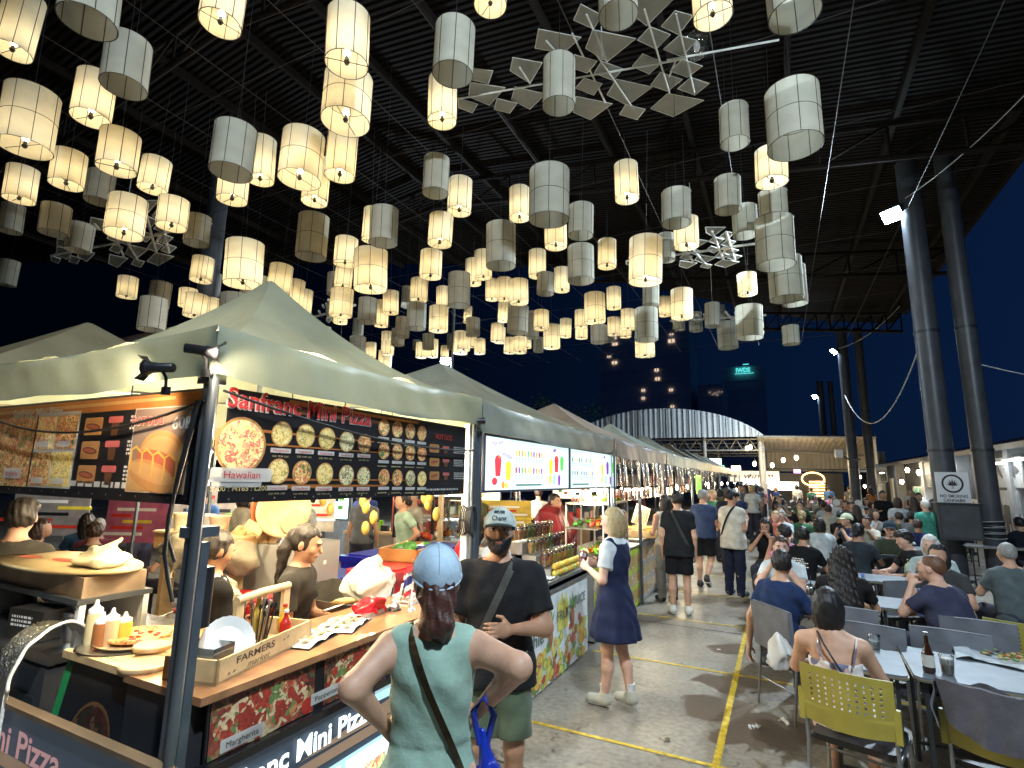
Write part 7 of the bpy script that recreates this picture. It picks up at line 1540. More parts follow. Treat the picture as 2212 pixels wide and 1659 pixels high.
chair_at('pale grey chair in the middle tables, facing the camera side', 1915, 1172, R_(172)); chair_at('black covered chair with its back to the aisle', 1925, 1200, R_(8), 'dark'); chair_at('grey chair between the two near columns and the bald man', 1955, 1255, R_(30))
chair_at('empty yellow chair past the right edge table', 2205, 1345, R_(-20), 'yellow')
jc = chair_at('yellow chair draped with a dark grey jacket in the bottom right corner', 2150, 1500, R_(-22), 'yellow')
m = MB(); m.grid(lambda u, v: ((u - .5) * (.50 - .08 * v) + .01, -.30 - .05 * math.sin(PI * u) - .02 * v + .012 * math.sin(u * 22 + v * 3) * v, .885 - v * .20 * (1 + .35 * math.sin(PI * u)) ), 40, 10, cloth((.10, .095, .11))); m.grid(lambda u, v: ((u - .5) * .50 + .01, -.30 - .05 * math.sin(PI * u) + v * .10, .885 - .02 * v * v + .004 * math.sin(u * 20)), 40, 3, cloth((.10, .095, .11)))
m.grid(lambda u, v: ((u - .5) * .46 + .01, -.20 + .01 * math.sin(u * 25), .865 - v * .30 - .02 * math.sin(u * 12)), 40, 6, cloth((.10, .095, .11)))
for sx in (-1, 1): m.grid(lambda u, v, sx=sx: (sx * .26 + .012 * math.sin(v * 8), -.31 + u * .12, .885 - v * .24 - .03 * math.sin(u * 3)), 3, 8, cloth((.10, .095, .11)))
tag(m.build('jacket', loc=jc.location), 'dark grey jacket draped over the bottom right yellow chair', 'jacket').rotation_euler = jc.rotation_euler
tA = table('small clear topped steel table in front of the woman in the floral top', tuple(onz(1862, 1418, .74).xy) + (0,), .46, .62, R_(-4)); tB = table('steel table with a beer bottle and a beer cup at right', (1.12, 4.66, 0), .86, .74, R_(-2))
table('steel table at the balding man elbow with a water bottle', tuple(onz(1955, 1305, .74).xy) + (0,), .5, .6, R_(-4)); table('steel table in front of the yellow green plastic bag', tuple(onz(1915, 1250, .74).xy) + (0,), .62, .6)
table('white topped table by the man in white shirt', tuple(onz(1735, 1215, .74).xy) + (0,), .7, .7, 0, mat('table_white', (.26, .27, .28), .4)); table('steel table with egg tray in front of the white haired woman', tuple(onz(1960, 1183, .74).xy) + (0,), .8, .7)
table('long steel table with a straw cup near the navy tee man', tuple(onz(1770, 1265, .74).xy) + (0,), .6, .6); table('steel table of the couple by the second column', tuple(onz(1880, 1160, .74).xy) + (0,), .8, .7)
FG = mat('folding_grey', (.20, .21, .23), .5)
for k, (px, py) in enumerate(((1690, 1145), (1760, 1130), (1830, 1120), (1740, 1105), (1850, 1105), (1940, 1135), (2050, 1150), (2150, 1180), (1700, 1095), (1780, 1092))): table(['grey table of the woman eating', 'white table ahead of the strap man', 'table with tall drinks', 'far table on the aisle side', 'far table by the second column', 'table of the officer in the cap', 'table in the shade of the near column', 'table by the right edge', 'distant table on the left of the crowd', 'distant table in mid crowd'][k], tuple(onz(px, py, .74).xy) + (0,), 1.0, .7, 0, FG)
def on(px, py, z=.745): return onz(px, py, z)
AMB = mat('beer_brown', (.035, .012, .005), .08, var=0, coat=.5); bottle('brown beer bottle with a white label on the right hand steel table', on(2008, 1452), .034, .24, AMB, METAL, mat('beer_label', (.6, .58, .52), .5), neck=.5)
def cup(label, loc, c, h=.11, r=.036, lid=False, foam=False):
    o = thing('plastic_cup', label, 'cup', loc); m = MB(); m.lathe([(r * .75, .004), (r * .9, h * .55), (.001, h * .552)], (0, 0, 0), mat('drink_%02x%02x%02x' % tuple(int(a * 255) for a in c), c, .15, var=.05), 14); m.build('drink', o)
    if foam: m = MB(); m.lathe([(r * .9, h * .55), (r * .97, h * .85), (.001, h * .86)], (0, 0, 0), WHITE, 14); m.build('foam', o)
    m = MB(); m.lathe([(r * .78, 0), (r * 1.02, h)], (0, 0, 0), glass('cup_plastic'), 16, cap=False)
    if lid: m.lathe([(r * 1.08, h), (r * 1.0, h + .02), (r * .6, h + .045), (r * .2, h + .05)], (0, 0, 0), glass('cup_plastic'), 14, cap=False); m.tube([(0, 0, h * .3), (.01, 0, h + .12)], .004, BLACK, 5)
    m.build('cup', o); return o
cup('clear cup half full of beer with foam', on(2048, 1456), (.60, .36, .04), .11, .04, foam=True); cup('clear domed cup with a black straw on the table left', on(1753, 1305), (.62, .68, .66), .14, .042, True); cup('cup of orange red iced drink in front of the officer', on(1940, 1155), (.60, .14, .04), .13, .04)
cup('small cloudy cup on the clear topped table', on(1890, 1400), (.55, .62, .60), .09, .04); cup('green and white cup by the man in white shirt', on(1710, 1195), (.45, .60, .50), .15, .042, True)
WTR = glass('water_blue', (.55, .72, .98), .05, .9)
for (px, py, l) in ((1992, 1330, 'blue water bottle at the balding man elbow'), (1868, 1290, 'blue capped water bottle right of the long haired woman')):
    o = thing('water_bottle', l, 'bottle', on(px, py)); m = MB(); m.lathe([(.034, 0), (.035, .02), (.032, .10), (.035, .15), (.014, .20), (.014, .215)], (0, 0, 0), mat('water_plastic', (.35, .50, .80), .1, var=.1, trans=.6), 14); m.build('body', o); m = MB(); m.lathe([(.016, .21), (.016, .235), (.001, .236)], (0, 0, 0), mat('cap_blue', (.10, .2, .6), .4), 10); m.build('cap', o)
o = thing('food_wrap', 'plate of stir fried seafood on crumpled clear plastic at right', 'food', on(2165, 1428), R_(-10)); m = MB(); m.grid(lambda u, v: ((u - .5) * .5, (v - .5) * .3 + .03 * math.sin(u * 7), .006 + .02 * abs(math.sin(u * 9 + v * 4)) * (1 if abs(u - .5) > .3 else .4)), 30, 14, mat('wrap_sheet', (.55, .60, .63), .15, var=.1)); m.build('sheet', o); m = MB(); r = random.Random(3)
for k in range(60): a = r.uniform(0, 6.3); q = r.uniform(0, .10); m.ell((q * 1.6 * math.cos(a) + .04, q * math.sin(a), .03 + r.uniform(0, .02)), (r.uniform(.01, .022), .010, .008), r.choice([mat('sf1', (.35, .10, .03), .3), mat('sf2', (.05, .04, .03), .3), mat('sf3', (.45, .35, .10), .4), mat('sf4', (.12, .2, .05), .4)]), 6)
m.build('food', o)
blob('takeaway_bag', 'pale yellow green plastic bag with buns on the middle table', 'plastic bag', on(1985, 1245), (.15, .11, .09), mat('bag_lime', (.55, .62, .42), .35, var=.25, vscale=9, bump=.5, bscale=18), 17, .012, .3)
blob('shopping_bag', 'white plastic bag hanging from the grey chair of the man in navy tee', 'plastic bag', onz(1682, 1440, .45) + Vector((.0, 0, -.02)), (.08, .09, .15), BAGW, 19, .010, .25)
for k, (px, py, s, c, l) in enumerate(((1630, 1572, .04, (.6, .6, .58), 'small white scrap of paper on the floor'), (1695, 1560, .05, (.55, .48, .38), 'crumpled tissue on the floor left of the yellow chair'))): blob('litter', l, 'litter', onz(px, py), (s, s * .8, s * .25), mat('litter_%d' % k, c, .8), 40 + k, .006, .5)
o = thing('egg_tray', 'tray of white eggs on the table before the white haired woman', 'eggs', on(1958, 1178)); m = MB(); m.b2((-.16, -.1, 0), (.16, .1, .03), BLACK); m.build('tray', o); m = MB()
for a in range(6):
    for b in range(3): m.ell((-.12 + a * .048, -.06 + b * .055, .045), (.02, .02, .026), WHITE, 8)
m.build('eggs', o)
# ------------------------------------------------------------------ people near the viewer
FLD = (np.array([.02, .45, .70, .86, .95, 1.06]), np.array([.30, .27, .235, .200, .180, .138]), np.array([.28, .25, .20, .150, .130, .094]))
wp = Vector((-1.145, 1.69, 0))
gw, gJ = person('woman in pale green sleeveless dress and light blue cap, hands on hips, back turned', wp, R_(31), 1.655, arms=('hips', 'hips'), sex='f', top=('dress', (.29, .42, .335), FLD, 0, 1.40), bottom=None, hair=('lowpony', 'red'), skin=2, res=.0115, shoes=(.4, .3, .2), cap=((.40, .52, .62), (.40, .52, .62)), strap=(-1, (.10, .075, .04), .011), yaw=.12, wide=1.0, over=dict(ak=1.15, sw=.92, elR=(.305, -.15, 1.345), wrR=(.165, .03, 1.125), elL=(-.262, -.13, 1.275), wrL=(-.165, .03, 1.085)))
m = MB(); TAT = mat('tattoo_ink', (.05, .09, .09), .5)
# tattoos laid on the left arm
e = np.array(gJ['elL']); s_ = np.array(gJ['shL'])
for f_, c_ in ((.55, mat('tattoo_red', (.30, .07, .06), .5)), (.80, TAT), (.84, TAT)):
    c0 = s_ + (e - s_) * f_; c0 = c0 + np.array((-.028, -.030, .004)); m.ell(tuple(c0), (.014, .010, .030 if c_ is TAT else .022), c_, 8, Matrix.Rotation(R_(35 if f_ < .82 else -50), 3, 'Y'))
m.build('tattoo', gw)
# her blue carrier bag
hp = gw.matrix_basis @ Vector(gJ['wrR']); BAGB = mat('bag_blue', (.012, .04, .42), .3, var=.3, vscale=5, bump=.6, bscale=16, translucent=.2)
o = thing('carrier_bag', 'bright blue plastic carrier bag hung from the wrist of the woman in green', 'plastic bag', (hp.x + .075, hp.y - .03, hp.z - .60), R_(31)); 
def fbag(P):
    d = ell(P, (0, 0, .17), (.10, .13, .20)); d = smin(d, rc(P, (0, 0, .3), (-.02, .0, .50), .05, .012), .08); x, y, z = P[:, 0], P[:, 1], P[:, 2]; return d + .012 * np.abs(np.sin(np.arctan2(y, x) * 5 + z * 6)) + .004 * np.sin(z * 40 + x * 60)
sdfobj('film', [(fbag, (-.2, -.2, -.06), (.2, .2, .56), .010, BAGB)], o); o.scale = (1.2, 1.2, 1.15)
m = MB(); m.tube([(-.03, 0, .46), (-.05, 0, .55), (-.02, -.02, .60), (.01, 0, .54), (-.01, 0, .46)], .010, BAGB, 5); m.build('handles', o)
# man with the cap
mw, mJ = person('bearded man in black shirt and olive shorts with a white Chang cap', (-1.46, 2.78, 0), R_(203), 1.73, arms=('down', 'cross'), sex='m', top=('shirt', (.016, .016, .018), .80), bottom=('shorts', (.10, .13, .08)), hair=('short', 'black'), skin=1, res=.012, beard=True, cap=((.50, .56, .52), (.035, .05, .05)), strap=(-1, (.13, .12, .10), .020), yaw=R_(2), nod=.12, wide=1.12, over=dict(ak=1.25))
A = Matrix(rotz(mJ['yaw']).dot(rotx(mJ['nod'])).tolist()).to_4x4(); A.translation = Vector(mJ['head']); m = MB()
INK = mat('cap_print', (.015, .03, .04), .6, var=0)
def wrapcap(v): th = v.x / .095; return Vector((.094 * math.sin(th), .108 * math.cos(th) * (1 - .6 * max(0, v.y - .045)) - .010 + .006, v.y))
t = MB(); t.text('Chang', 0, .064, .038, INK, 0, .085, 'C', .02)
for (x, sg) in ((-.020, 1), (.020, -1)):
    t.disc(x, .112, .012, INK, 0, .008, n=10); t.disc(x + sg * .012, .115, .006, INK, 0, n=8); t.rect(x - .010, .101, .005, .010, INK, 0); t.rect(x + .005, .101, .005, .010, INK, 0); t.rect(x + sg * .017 - .0015, .104, .003, .010, INK, 0)
m.M = A; m.add([(-wrapcap(Vector(v)).x, wrapcap(Vector(v)).y + .003 - max(0, v[1] - .07) * .55, v[1]) for v in t.v], t.f, INK); m.build('cap_print', mw)
# blonde woman with fruit cup
FLN = (np.array([.58, .80, .93, 1.06]), np.array([.255, .215, .188, .150]), np.array([.23, .185, .15, .110]))
bw, bJ = person('blonde woman in navy pinafore dress over white tee, holding a fruit cup', (-1.36, 4.80, 0), R_(80), 1.66, arms=('hold', 'hold'), sex='f', top=('tee', (.62, .66, .68), 1.12), bottom=None, hair=('bob', 'blond'), skin=4, res=.013, shoes=(.42, .40, .32), yaw=R_(5), nod=-.1, sock=mat('sock_white', (.7, .7, .7), .8),
    over=dict(ak=1.0, anR=(.07, -.10, .10), toeR=(.09, .04, .04), anL=(-.06, .09, .085), toeL=(-.07, .235, .03), knR=(.085, -.01, .49), knL=(-.08, .05, .49)))
sdfobj('pinafore', [(f_torsocloth(bJ, 'f', .021, .58, sleeve=0, flare=FLN, neckz=1.40), (-.42, -.38, .54), (.42, .38, 1.5), .013, cloth((.018, .024, .06)))], bw)
hp = bw.matrix_basis @ ((Vector(bJ['wrR']) + Vector(bJ['wrL'])) / 2); fcup((hp.x - .10, hp.y, hp.z - .02), 4, 'dark red fruit cup held by the blonde woman', 'cups held by people')
o = thing('handbag', 'woven grey shoulder bag at the hip of the blonde woman', 'handbag', bw.matrix_basis @ Vector((.10, .17, .98)), R_(78)); m = MB(); m.ell((0, 0, 0), (.13, .07, .12), mat('bag_weave', (.16, .15, .13), .6, bump=1, bscale=90), 16); m.build('pouch', o); m = MB(); m.tube([(-.10, 0, .06), (-.06, -.08, .35), (0, -.14, .50)], .008, BLACK, 5); m.build('strap', o); m = MB(); m.box((.10, .03, -.11), (.09, .012, .16), BLACK); m.build('phone_case', o)
# vendors
person('vendor in black tee with tied hair beside the corner post, turned away', (-3.02, 2.12, 0), R_(-12), 1.57, arms='work', sex='f', top=('tee', (.014, .014, .016)), bottom=('pants', (.02, .02, .02)), hair=('bun', 'dark'), skin=1, res=.014, nod=-.35)
o = thing('towel', 'white towel round the neck of the vendor in black', 'towel', (-3.02, 2.12, 1.27), R_(-12)); m = MB(); m.tube([(-.07, .07, -.05), (-.085, .0, .06), (-.02, -.075, .09), (.06, -.06, .07), (.09, .03, .02), (.07, .09, -.10)], .022, cloth((.68, .66, .62)), 8); m.build('towel', o)
person('vendor in dark grey tee with a long ponytail, making a hot dog', (-2.78, 2.50, 0), R_(-62), 1.60, arms='work', sex='f', top=('tee', (.045, .042, .040)), bottom=('pants', (.02, .02, .02)), hair=('ponytail', 'dark'), skin=0, res=.0135, nod=-.30, lean=.06)
p = atdepth(48, 1090, 3.55); person('young man in faded dark grey tee seen from behind at the left edge', (p.x, p.y, 0), R_(38), p.z + .04, arms='work', top=('tee', (.055, .05, .045)), bottom=('pants', (.03, .03, .04)), hair=('mop', 'dark'), skin=4, res=.016, yaw=R_(20))
# walkers down the aisle
person('man in black tee and black shorts with white trainers, standing at the skewers', (-1.40, 8.35, 0), R_(8), 1.75, arms=('down', 'down'), sex='b', top=('tee', (.016, .017, .020), .80), bottom=('shorts', (.012, .012, .014)), hair=('short', 'dark'), skin=2, res=.016, shoes=(.68, .66, .58), strap=(-1, (.05, .055, .06), .02), yaw=.3)
person('man in navy tee and black shorts mid stride, one heel lifted', (-1.30, 10.55, 0), R_(-12), 1.76, arms=('work', 'down'), sex='b', top=('tee', (.035, .055, .12)), bottom=('shorts', (.012, .012, .014)), hair=('buzz', 'grey'), skin=2, res=.018, shoes=(.03, .03, .03), over=dict(anR=(.10, -.26, .22), toeR=(.11, -.16, .07), knR=(.10, .02, .50)), yaw=-.4)
person('man in cream tee and dark trousers looking down at his phone', (-.78, 10.1, 0), R_(-28), 1.76, arms='phone', sex='b', top=('tee', (.60, .57, .48), .76), bottom=('pants', (.018, .022, .045)), hair=('mop', 'black'), skin=0, res=.016, shoes=(.05, .05, .06), strap=(1, (.02, .02, .02), .018), nod=-.45, yaw=-.5)
person('man in black tee walking ahead of the man in cream tee', (-1.02, 12.4, 0), R_(8), 1.78, arms='down', sex='b', top=('tee', (.015, .017, .025)), bottom=('pants', (.03, .03, .04)), hair=('short', 'dark'), skin=2, res=.022, hands=False)
person('dark haired woman in white waistcoat beside the man in black shorts', (-1.72, 9.1, 0), R_(40), 1.66, arms='work', sex='f', top=('tank', (.55, .52, .46)), bottom=('pants', (.35, .36, .38)), hair=('bob', 'dark'), skin=0, res=.02, hands=False)
person('vendor man in grey tee with shaved sides inside the smoothie stall', (-3.05, 7.55, 0), R_(-110), 1.68, arms='work', top=('tee', (.07, .07, .07)), bottom=('pants', (.03, .03, .03)), hair=('short', 'black'), skin=0, res=.02, hands=False)
person('person in red tee half hidden behind the bearded man', (-2.75, 4.55, 0), R_(-80), 1.55, arms='work', sex='f', top=('tee', (.55, .02, .03)), bottom=('pants', (.03, .03, .03)), hair=('bun', 'dark'), skin=0, res=.02, hands=False)
# seated diners close by
PF_ = food('floral_cloth', [(.66, .60, .58), (.66, .60, .58), (.62, .38, .36), (.68, .62, .60), (.14, .14, .22), (.66, .60, .58)], 9, .8)
cy = ych.location
sw, sJ = person('woman with black bob in a strappy floral top sitting on the yellow chair', (cy.x - .07, cy.y + .07, 0), R_(-10), 1.64, base='sit', arms=('reach', 'table'), sex='f', top=('none', (0, 0, 0)), bottom=None, hair=('bob', 'black'), skin=2, res=.0115, shoes=(.25, .15, .1), yaw=.15, lean=.06, side=-.05)
def ftop(P): d = loft(P, sJ, 'f', .009, .80, 1.27); return d + .003 * np.sin(P[:, 2] * 50 + P[:, 0] * 30)
sdfobj('top', [(ftop, (-.3, -.25, .36), (.3, .3, .90), .012, PF_)], sw); sdfobj('shorts', [(f_legs(sJ, 'f', .010, .75), (-.35, -.25, .38), (.35, .60, .64), .013, PF_)], sw)
m = MB()
for sg in (-1, 1): m.tube([(sg * .085, -.085, .86), (sg * .105, -.075, .96), (sg * .11, .0, 1.02), (sg * .10, .09, .9)], .006, PF_, 5)
m.build('shoulder_strap', sw)
m = MB(); m.tube([(-.11, -.02, 1.035), (-.07, -.085, .98), (0, -.118, .87), (.08, -.118, .76), (.16, -.06, .66)], .007, BLACK, 5); m.build('bag_strap', sw)
def seated(label, px, py, rz, hair, topc, sex='m', skin=2, arms='table', zt=1.27, res=.018, kind='tee', h=1.72, nod=0, yaw=0, lean=.08, cap=None, face=False, dx=0, wide=1.0, bot=(.05, .05, .07)):
    p = onz(px, py, zt); o, J = person(label, (p.x + dx, p.y, 0), rz, h, base='sit', arms=arms, sex=sex, top=(kind, topc), bottom=('pants', bot), hair=hair, skin=skin, res=res, hands=res < .02, face=face, nod=nod, yaw=yaw, lean=lean, cap=cap, wide=wide); return o, J
seated('man with dark hair in navy tee, arm hanging down beside his grey chair', 1672, 1197, R_(-38), ('short', 'dark'), (.018, .035, .10), skin=2, arms=('table', 'dangle'), res=.014, yaw=.6)
seated('woman with long dark curly hair and a red strap, seen from behind', 1815, 1190, R_(-6), ('curly', 'dark'), (.02, .018, .018), 'f', 2, res=.015)
o, J = seated('balding man in dark blue tee leaning on his elbow', 2052, 1205, R_(42), ('buzz', 'ginger'), (.045, .048, .085), 'b', 4, ('table', 'face'), 1.29, .013, yaw=.35, lean=.16, wide=1.08)
seated('man in a white shirt facing the camera with hands to his face', 1690, 1168, R_(168), ('short', 'brown'), (.55, .60, .62), 'm', 4, 'face', 1.25, .015, yaw=.3, face=True)
o, J = seated('person in black shirt printed with lines of white text', 1727, 1148, R_(-20), ('short', 'black'), (.010, .010, .012), 'm', 0, 'table', 1.24, .016, lean=.14)
m = MB(); m.M = frame((-.13, -.128, .62), (1, 0, 0), (0, .03, 1)); micro(m, 0, .26, .26, 5, .014, WHITE, 0, 3); micro(m, .12, .12, .05, 3, .02, WHITE, 0, 4); m.build('print', o)
seated('dark haired person in white tee with a green cross strap', 1772, 1123, R_(12), ('bob', 'black'), (.55, .60, .60), 'm', 0, 'table', 1.27, .018)
seated('long haired woman in black eating from a white bowl, facing the camera', 1655, 1126, R_(172), ('long', 'black'), (.012, .012, .014), 'f', 0, 'face', 1.25, .016, nod=-.35, face=True)
seated('grey haired man in white tee facing left at a far table', 1692, 1105, R_(150), ('short', 'grey'), (.5, .55, .57), 'm', 4, 'table', 1.27, .02, face=True)
seated('person in salmon tee half hidden beside the grey haired man', 1677, 1112, R_(170), ('bun', 'blond'), (.55, .16, .13), 'f', 4, 'table', 1.22, .02)
seated('person in pink shirt leaning behind the man in white shirt', 1705, 1150, R_(60), ('short', 'black'), (.60, .22, .35), 'm', 1, 'face', 1.2, .018)
seated('officer in dark cap and patterned shirt facing the camera', 1921, 1130, R_(172), ('short', 'black'), (.055, .07, .045), 'm', 4, 'table', 1.28, .016, cap=((.03, .05, .07), (.03, .04, .05)), face=True)
seated('dark curly haired man in black tee leaning over the egg table', 1988, 1150, R_(110), ('mop', 'dark'), (.02, .022, .025), 'm', 4, 'table', 1.27, .016, nod=-.3, lean=.2)
seated('white haired woman in patterned pale top facing the camera', 2010, 1166, R_(165), ('bob', 'white'), (.38, .45, .44), 'f', 4, 'table', 1.24, .015, nod=-.1, face=True)
seated('person with black hair hidden behind the balding man', 2030, 1195, R_(160), ('bob', 'black'), (.05, .05, .05), 'f', 0, 'table', 1.2, .02)
seated('man in grey tee with his back turned behind the officer', 1966, 1108, R_(-25), ('short', 'black'), (.14, .155, .17), 'm', 0, 'table', 1.27, .02)
seated('person in dark grey hoodie seen from behind', 1848, 1138, R_(-25), ('bun', 'black'), (.035, .045, .055), 'f', 0, 'table', 1.26, .018)
seated('bare armed person in pale yellow cap at the hoodie table', 1838, 1122, R_(120), ('short', 'brown'), (.05, .06, .12), 'm', 2, 'face', 1.2, .02, cap=((.55, .58, .40), (.5, .55, .4)))
seated('person in black tee left of the pale yellow cap', 1812, 1108, R_(-30), ('short', 'black'), (.012, .012, .014), 'm', 0, 'table', 1.26, .02)
seated('man in washed grey green shirt at the right edge, back turned', 2183, 1176, R_(10), ('buzz', 'grey'), (.10, .125, .13), 'b', 2, 'table', 1.29, .016)
seated('dark haired man in black tee behind him at the right edge', 2207, 1122, R_(20), ('short', 'black'), (.012, .015, .025), 'm', 2, 'table', 1.27, .02)
seated('young man in maroon tee with white print facing the camera', 1836, 1086, R_(175), ('mop', 'black'), (.085, .035, .05), 'm', 0, 'table', 1.27, .022, face=True)
def standing(label, px, py, hh, rz, hair, topc, sex='m', skin=2, arms='down', kind='tee', bottom=('pants', (.04, .04, .05)), res=.024, yaw=0, nod=0, y=None):
    p = ony(px, py, y); s = p.z / 1.0; person(label, (p.x, y, 0), rz, hh, arms=arms, sex=sex, top=(kind, topc), bottom=bottom, hair=hair, skin=skin, res=res, hands=False, face=False, yaw=yaw, nod=nod)
standing('waiter in black tee and black shorts carrying a bowl between tables', 1905, 1055, 1.72, R_(190), ('short', 'black'), (.012, .012, .014), arms=('hold', 'work'), bottom=('shorts', (.012, .012, .014)), skin=1, y=18.5)
standing('old man in a green hooded jacket at the shop front', 1998, 1082, 1.62, R_(15), ('buzz', 'white'), (.06, .30, .22), kind='long', skin=4, y=13.6)
standing('woman with reddish bob in white top by the waiter', 1938, 1077, 1.60, R_(10), ('bob', 'brown'), (.50, .52, .52), sex='f', y=15.6); standing('woman with very long brown hair and brown coat', 1972, 1072, 1.62, R_(5), ('long', 'brown'), (.07, .05, .05), sex='f', kind='long', y=15.8)
standing('woman with dark hair half behind the near column', 2015, 1078, 1.60, R_(20), ('long', 'dark'), (.02, .02, .02), sex='f', kind='long', y=14.9); standing('man in dark shirt looking at paintings', 1983, 1060, 1.68, R_(170), ('short', 'black'), (.03, .03, .05), y=19)
# ------------------------------------------------------------------ the crowd: copies of a few built figures
PROTO = {}
def crowd(label, x, y, rz, base, sex, hair, haircol, shirt, skin, arms='table', group=None, h=1.70):
    k = (base, sex, hair, arms)
    if k not in PROTO:
        o, J = person('', (0, 0, 0), 0, 1.72, base=base, arms=arms, sex=sex, top=('tee', (.3, .3, .3)), bottom=('pants', (.04, .04, .06)), hair=(hair, 'dark'), skin=1, res=.028, hands=False, face=False, lean=.06)
        PROTO[k] = o; c = o
    else: c = copytree(PROTO[k])
    c.location = (x, y, 0); c.rotation_euler = (0, 0, rz); s = h / 1.72; c.scale = (s, s, s); c['label'] = label; c['group'] = group or 'diners and strollers in the far crowd'
    for ch in c.children:
        n = ch.name.split('.')[0]
        mt = dict(body=skinm(skin), shirt=cloth(shirt), hair=hairm(haircol)).get(n)
        if mt: 
            if not ch.data.materials: continue
            for sl in ch.material_slots: sl.link = 'OBJECT'; sl.material = mt
    return c
r = random.Random(77)
shirts = [('black', (.012, .012, .014)), ('white', (.5, .52, .52)), ('grey', (.14, .145, .15)), ('maroon', (.12, .02, .03)), ('green', (.05, .16, .08)), ('navy', (.02, .03, .09)), ('pink', (.5, .2, .24)), ('blue', (.06, .14, .30)), ('olive', (.10, .10, .05)), ('orange', (.5, .18, .05)), ('cream', (.5, .46, .36))]
hairs = [('short', 'black', 'short black hair'), ('short', 'brown', 'short brown hair'), ('long', 'dark', 'long dark hair'), ('bob', 'black', 'a black bob'), ('buzz', 'grey', 'cropped grey hair'), ('bun', 'blond', 'a blond bun'), ('bun', 'black', 'a black bun'), ('long', 'brown', 'long brown hair')]
ROWN = ['nearest', 'second', 'third', 'fourth', 'fifth', 'sixth', 'seventh', 'eighth']
for row, y in enumerate((13.0, 15.2, 17.2, 19.4, 21.6, 24, 27, 30)):
    xs = [x for x in np.arange(-.2 + .1 * (row % 2), 2.8 + row * .12, .62 + .02 * row)]
    for n, x in enumerate(xs):
        if y < 16 and abs(x - .95) < .5 or (y < 14 and x < .3): continue
        sc = shirts[r.randrange(len(shirts))]; hr = hairs[r.randrange(len(hairs))]; away = r.random() < .55
        crowd('seated diner in %s with %s, %s crowd row, %s from left' % (sc[0], hr[2], ROWN[row], ordn(n + 1)), x + r.uniform(-.1, .1), y + r.uniform(-.3, .3), R_(r.uniform(-40, 40) + (0 if away else 180)), 'sit', 'f' if hr[0] in ('long', 'bob', 'bun') else 'm', hr[0], hr[1], sc[1], r.choice([0, 1, 2, 4]), r.choice(['table', 'face']), h=r.uniform(1.62, 1.8))
for n in range(24):
    y = 13.8 + n * .9 + r.uniform(-.2, .2); x = r.uniform(-1.7, -.55) if y > 14 else -1.5; sc = shirts[r.randrange(len(shirts))]; hr = hairs[r.randrange(len(hairs))]
    crowd('walker in %s with %s, %s along the aisle' % (sc[0], hr[2], ordn(n + 1)), x, y, R_(r.uniform(-30, 30) + (180 if r.random() < .35 else 0)), 'stand', 'f' if hr[0] in ('long', 'bob', 'bun') else 'm', hr[0], hr[1], sc[1], r.choice([0, 1, 2, 4]), 'down', h=r.uniform(1.58, 1.82))
for n, (x, y) in enumerate(((3.9, 21), (4.3, 24), (4.6, 19.5), (3.3, 26), (4.9, 28), (1.4, 31), (2.2, 32), (.8, 32.5), (3.2, 33), (-.2, 31.5), (5.1, 22.5))):
    sc = shirts[(n * 3) % 11]; hr = hairs[(n * 5) % 8]; crowd('visitor in %s with %s near the shops, %s from camera' % (sc[0], hr[2], ordn(n + 1)), x, y, R_(r.uniform(-60, 60)), 'stand', 'm' if hr[0] in ('short', 'buzz') else 'f', hr[0], hr[1], sc[1], 2, 'down', h=r.uniform(1.6, 1.8))
# left background behind the pizza stall
LB = [(-7.3, 3.6, 'sit', 90, 0), (-7.9, 3.9, 'sit', 60, 3), (-8.3, 3.4, 'sit', -40, 5), (-8.8, 4.2, 'sit', 70, 7), (-6.7, 4.3, 'sit', 95, 2), (-7.8, 5.2, 'stand', 30, 7), (-6.7, 5.0, 'stand', -20, 10), (-6.0, 5.6, 'stand', 160, 1), (-5.9, 6.6, 'stand', 20, 2), (-5.1, 6.9, 'stand', 150, 10), (-4.6, 6.2, 'sit', 180, 0), (-7.3, 8.2, 'stand', 40, 5), (-6.4, 8.9, 'stand', 200, 6), (-5.2, 8.9, 'stand', 0, 8), (-8.5, 7, 'stand', 10, 4), (-9.6, 5.4, 'stand', 80, 3), (-4.6, 10.5, 'stand', 30, 1), (-5.6, 11.5, 'stand', 190, 5), (-3.9, 12.2, 'stand', 90, 2), (-3.3, 10.9, 'stand', -90, 0), (-3.3, 14, 'stand', -90, 3)]
for n, (x, y, b, a, c) in enumerate(LB):
    hr = hairs[(n * 3 + 1) % 8]; sc = shirts[c]; crowd('%s in %s with %s behind the stalls, %s from camera' % ('seated customer' if b == 'sit' else 'stander', sc[0], hr[2], ordn(n + 1)), x, y, R_(a), b, 'f' if hr[0] in ('long', 'bob', 'bun') else 'm', hr[0], hr[1], sc[1], r.choice([0, 1, 2, 4]), 'table' if b == 'sit' else 'down', 'people in the stalls at the left background')
crowd('woman with ponytail in maroon tee eating behind the pizza stall', -5.55, 4.4, R_(75), 'sit', 'f', 'ponytail', 'blond', (.09, .015, .03), 4, 'table', 'people in the stalls at the left background')
crowd('woman in mint vest and grey trousers standing behind the red cool box', -4.6, 6.0, R_(150), 'stand', 'f', 'bun', 'dark', (.35, .48, .36), 0, 'hips', 'people in the stalls at the left background')
crowd('woman in grey tee seated on a stool behind the smoothie stall', -4.2, 7.9, R_(80), 'sit', 'f', 'bob', 'dark', (.30, .29, .28), 0, 'table', 'people in the stalls at the left background')
